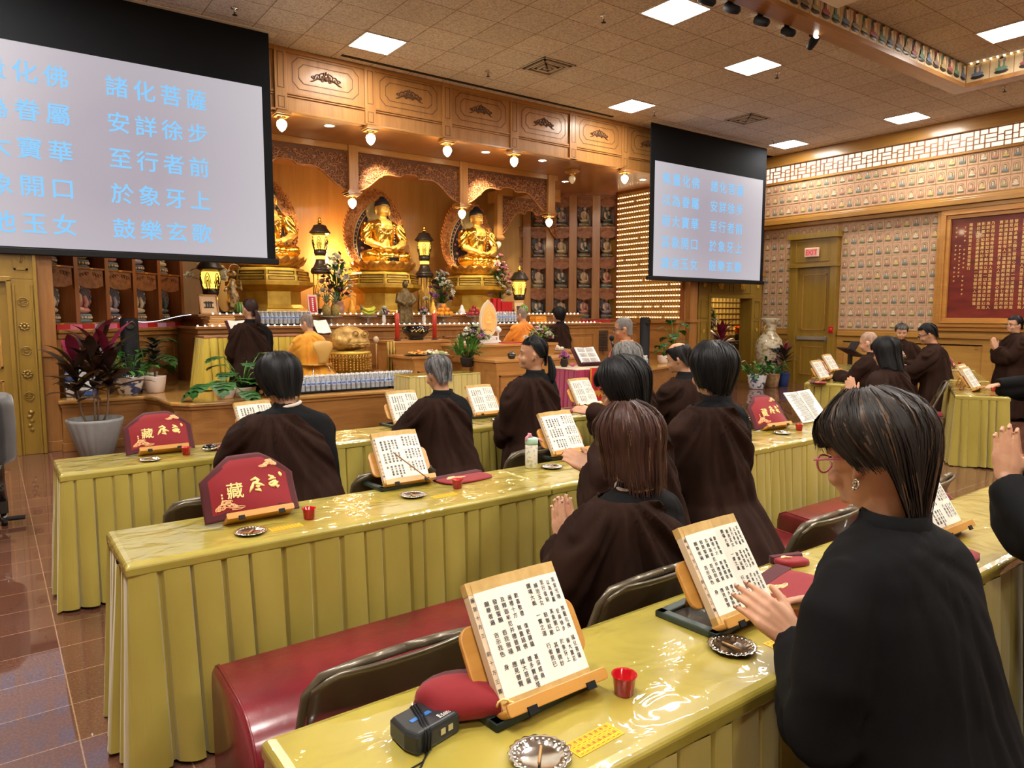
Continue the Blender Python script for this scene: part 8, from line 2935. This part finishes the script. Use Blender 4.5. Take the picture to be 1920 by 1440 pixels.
person('balding person in brown at the right of the front row', (h.x, h.y), atD(1270, 643, 6.0).z, R(14), 1.02, .14, .30, R(12), hem=.20, style='balding', hair=(.014, .013, .013), strands=600, pose='book', voxel=.009, hemr=(.34, .30), wide=1.1)
# clergy
h = atD(1167, 614, 8.0)
person('monk in a scarlet robe with a shaved head, holding a microphone before the red table', (h.x, h.y), atD(1167, 594, 8.0).z, R(24), 1.05, .05, .10, R(25), hem=.06, robe='red', style='shaved', hair=(.16, .14, .13), strands=0, pose='down', voxel=.009, glasses=(M_['dark_wood'], .020), hemr=(.38, .34), wide=1.1, tone='tan')
mic = atD(1147, 634, 7.85)
t = thing('microphone', 'black microphone at the chin of the scarlet-robed monk', 'microphone', mic)
mb = MB(); mb.ball((0, 0, 0), (.028, .028, .034), 12, 8); mb.build('head', M_['black'], t)
mb = MB(); mb.tube([(0, 0, -.02), (.03, -.01, -.16)], [.016, .011], 8); mb.build('handle', M_['black_gloss'], t)
h = at(468, 583, Y=9.08)
person('person with a long brown ponytail and brown robe kneeling on the left of the stage', (h.x, h.y), at(468, 561, Y=9.08).z, R(6), 1.02, .03, .05, R(10), hem=ST+.02, style='pony', hair=(.035, .014, .012), strands=400, pose='down', voxel=.010, hemr=(.33, .28), wide=.98, folds=1.3)
h = at(574, 605, Y=9.35)
person('monk in a saffron robe seated reading on the left of the stage', (h.x, h.y), at(574, 589, Y=9.35).z, R(22), .95, .22, .25, R(15), hem=ST+.10, robe='saffron', style='shaved', hair=(.20, .15, .12), strands=0, pose='book', voxel=.010, hemr=(.30, .30), wide=1.1, tone='light', back=.02)
h = at(977, 593, Y=9.75)
person('monk in an orange robe with a shaved head seated behind the central altar', (h.x, h.y), at(977, 577, Y=9.75).z, R(10), .95, .12, .2, R(10), hem=ST+.05, robe='orange', style='shaved', hair=(.20, .15, .12), strands=0, pose='book', voxel=.010, tone='light', wide=1.1)
h = at(1046, 594, Y=9.9)
person('person in brown with a low black hair knot kneeling at the right of the stage', (h.x, h.y), at(1046, 577, Y=9.9).z, R(14), 1.02, .06, .1, R(15), hem=ST+.02, style='round', hair=BLK, strands=300, pose='book', voxel=.010, hemr=(.32, .28))
# right-hand block, facing the altar at an angle
h = atD(1627, 641, 8.7)
person('bald man in brown in the right block, reading at the back table', (h.x, h.y), atD(1627, 622, 8.7).z, R(5), 1.02, .12, .22, R(4), hem=.03, robe='allbrown', style='shaved', hair=(.36, .23, .16), strands=0, pose='book', voxel=.010, tone='light')
h = atD(1657, 676, 7.0)
wq = atD(1597, 742, 6.75)
person('person with shoulder-length black hair in the right block, palms together', (h.x, h.y), atD(1657, 635, 7.0).z, R(-8), 1.08, .12, .22, R(6), hem=.03, style='long', hair=BLK, strands=1200, pose='pray', robe='allbrown', voxel=.008, wide=1.08, hands=dict(l=(wq, (-.05, .2, 1), (1, .3, 0), (.4, -1, .2)), r=(wq+Vector((.042, .012, 0)), (-.05, .2, 1), (-1, -.3, 0), (.4, -1, .2))), tone='light')
h = atD(1737, 634, 9.3)
person('man in glasses and a dark brown robe, bowing to a book in the right block', (h.x, h.y), atD(1742, 607, 9.3).z, R(16), 1.08, .16, .32, R(14), hem=.06, style='crop', hair=BLK, strands=500, pose='book', robe='allbrown', voxel=.009, glasses=(M_['black'], .020), hemr=(.36, .28), wide=1.12, folds=1.3)
h = atD(1690, 628, 11.3)
person('person in brown holding pale flowers near the exit door, facing the hall', (h.x, h.y), atD(1690, 607, 11.3).z, R(120), 1.0, .10, .30, R(0), hem=.05, style='short', hair=(.05, .045, .042), hi=.3, hicol=(.2, .19, .18), strands=400, pose='down', robe='allbrown', voxel=.010, tone='light')
fl = atD(1685, 667, 11.0)
bouquet((fl.x, fl.y, fl.z-.10), 'small bunch of pale flowers held by the person near the exit door', .12, .08, ['white', 'rose', 'white'], 9, 21, .05, .03, M_['leaf'], name='held_flowers')
h = atD(1901, 616, 10.6)
person('person in glasses and brown robe at the far right, palms together', (h.x, h.y), atD(1901, 592, 10.6).z, RZ+R(25), 1.02, .0, .02, R(5), hem=.05, style='crop', hair=BLK, strands=500, pose='pray', robe='allbrown', voxel=.009, glasses=(M_['black'], .019), tone='light', hemr=(.36, .32))
h = atD(1962, 640, 7.5)
lw = atD(1868, 722, 7.25)
person('reading person in black at the right edge, hand on a book of the angled tables', (h.x, h.y), 1.33, RZ, 1.0, .12, .25, 0, hem=.03, robe='black', style='bob', hair=BLK, strands=200, pose='book', voxel=.009, hands=dict(l=(lw, (-1, .12, -.05), (0, .2, -1), (.1, 1, 0))))
# bentwood chair of the saffron monk
q = at(590, 690, Y=9.12)
t = thing('bentwood_chair', 'pale wooden shell chair with chrome legs under the saffron monk', 'chair', (q.x-.02, 9.08, ST), R(22))
t.scale = (.85, .85, .74)
mb = MB()
rs = []
for v, w, y, z in ((0, .085, -.20, .44), (.12, .09, -.22, .50), (.3, .11, -.235, .58), (.5, .165, -.24, .67), (.7, .205, -.235, .75), (.86, .20, -.225, .81), (.96, .14, -.215, .845), (1, .05, -.21, .855)):
    rs.append([(w*u, y-.035*(1-u*u)+.03, z) for u in np.linspace(-1, 1, 11)])
mb.add([p for r in rs for p in r], [(i*11+j, i*11+j+1, (i+1)*11+j+1, (i+1)*11+j) for i in range(7) for j in range(10)], 0, True)
mb.build('back_shell', mat('beech_ply', (.62, .36, .09), .35, coat=.3), t, solid=.012)
mb = MB(); mb.rings([[(x, y, z) for x, y in ((-.19, -.2), (.19, -.2), (.21, .0), (.19, .2), (-.19, .2), (-.21, .0))] for z in (.425, .44)], smooth=False); mb.build('seat', mat('beech_ply2', (.58, .33, .08), .35), t, bevel=.006)
for sx, sy in ((-1, -1), (1, -1), (-1, 1), (1, 1)):
    mb = MB(); mb.tube([(sx*.10, sy*.08, .42), (sx*.16, sy*.15, .38), (sx*.21, sy*.21, .0)], .010, 8); mb.build('leg', M_['steel'], t)
# books of the clergy on stage
for px, Y, lb in ((608, 9.72, 'maroon and white open book before the saffron monk'), (452, 9.68, 'white open book before the kneeling person on the left of the stage'), (1018, 10.15, 'white open book before the person at the right of the stage')):
    q = at(px, 640, Y=Y)
    t = thing('scripture_book', lb, 'book', (q.x, Y, ST+.705 if px < 1000 else 1.12), R(15))
    h_ = thing('leaves', None, None); h_.parent = t; h_.rotation_euler = (-R(35), 0, 0)
    mb = MB()
    for s_ in (-1, 1): mb.add([(0, 0, .0), (s_*.12, -.02, .0), (s_*.12, -.02, .22), (0, 0, .22)], [(0, 1, 2, 3)])
    mb.build('white_pages', M_['white'], h_, solid=.006)
    mb = MB(); mb.box(-.14, .14, .012, .022, -.01, .24); mb.build('maroon_rest', MVEL, h_)
# ---------------------------------------------------------------- covered grand piano at the left edge
t = thing('covered_piano', 'grand piano under a black quilted cover, cut by the left edge', 'piano', (-.45, 6.55, 0))
mb = MB()
pts = [(-1.0, -.55), (.28, -.55), (.50, -.50), (.57, -.35), (.58, .05), (.48, .25), (.25, .35), (-1.0, .40)]
mb.rings([[(x*k, y*k, z) for x, y in pts] for k, z in ((.97, .52), (1.0, .56), (1.01, .75), (1.0, .92), (.985, .965), (.93, .985))]); mb.build('quilted_cover', vary(mat('piano_cover', (.016, .016, .018), .75, sheen=.3), (.02, .02, .022), (.011, .011, .012), (6, 6, 6), bump=.2), t, bevel=.02)
mb = MB(); mb.tube([(.42, -.1, .56), (.43, -.1, .35), (.45, -.1, .18)], [.075, .062, .05], 8); mb.box(.40, .50, -.15, -.05, .10, .19); mb.build('leg', M_['black_gloss'], t)
mb = MB(); mb.tube([(.2, -.1, .16), (.33, -.1, .15), (.36, -.1, .05), (.60, -.12, .045)], .028, 8, flat=.6); mb.build('truck_arm', M_['black'], t)
mb = MB(); mb.M = Matrix.Translation((.47, -.1, .05)) @ Matrix.Rotation(PI/2, 4, 'Y'); mb.lathe([(.05, -.02), (.05, .02)], n=18); mb.build('caster', M_['black_gloss'], t)
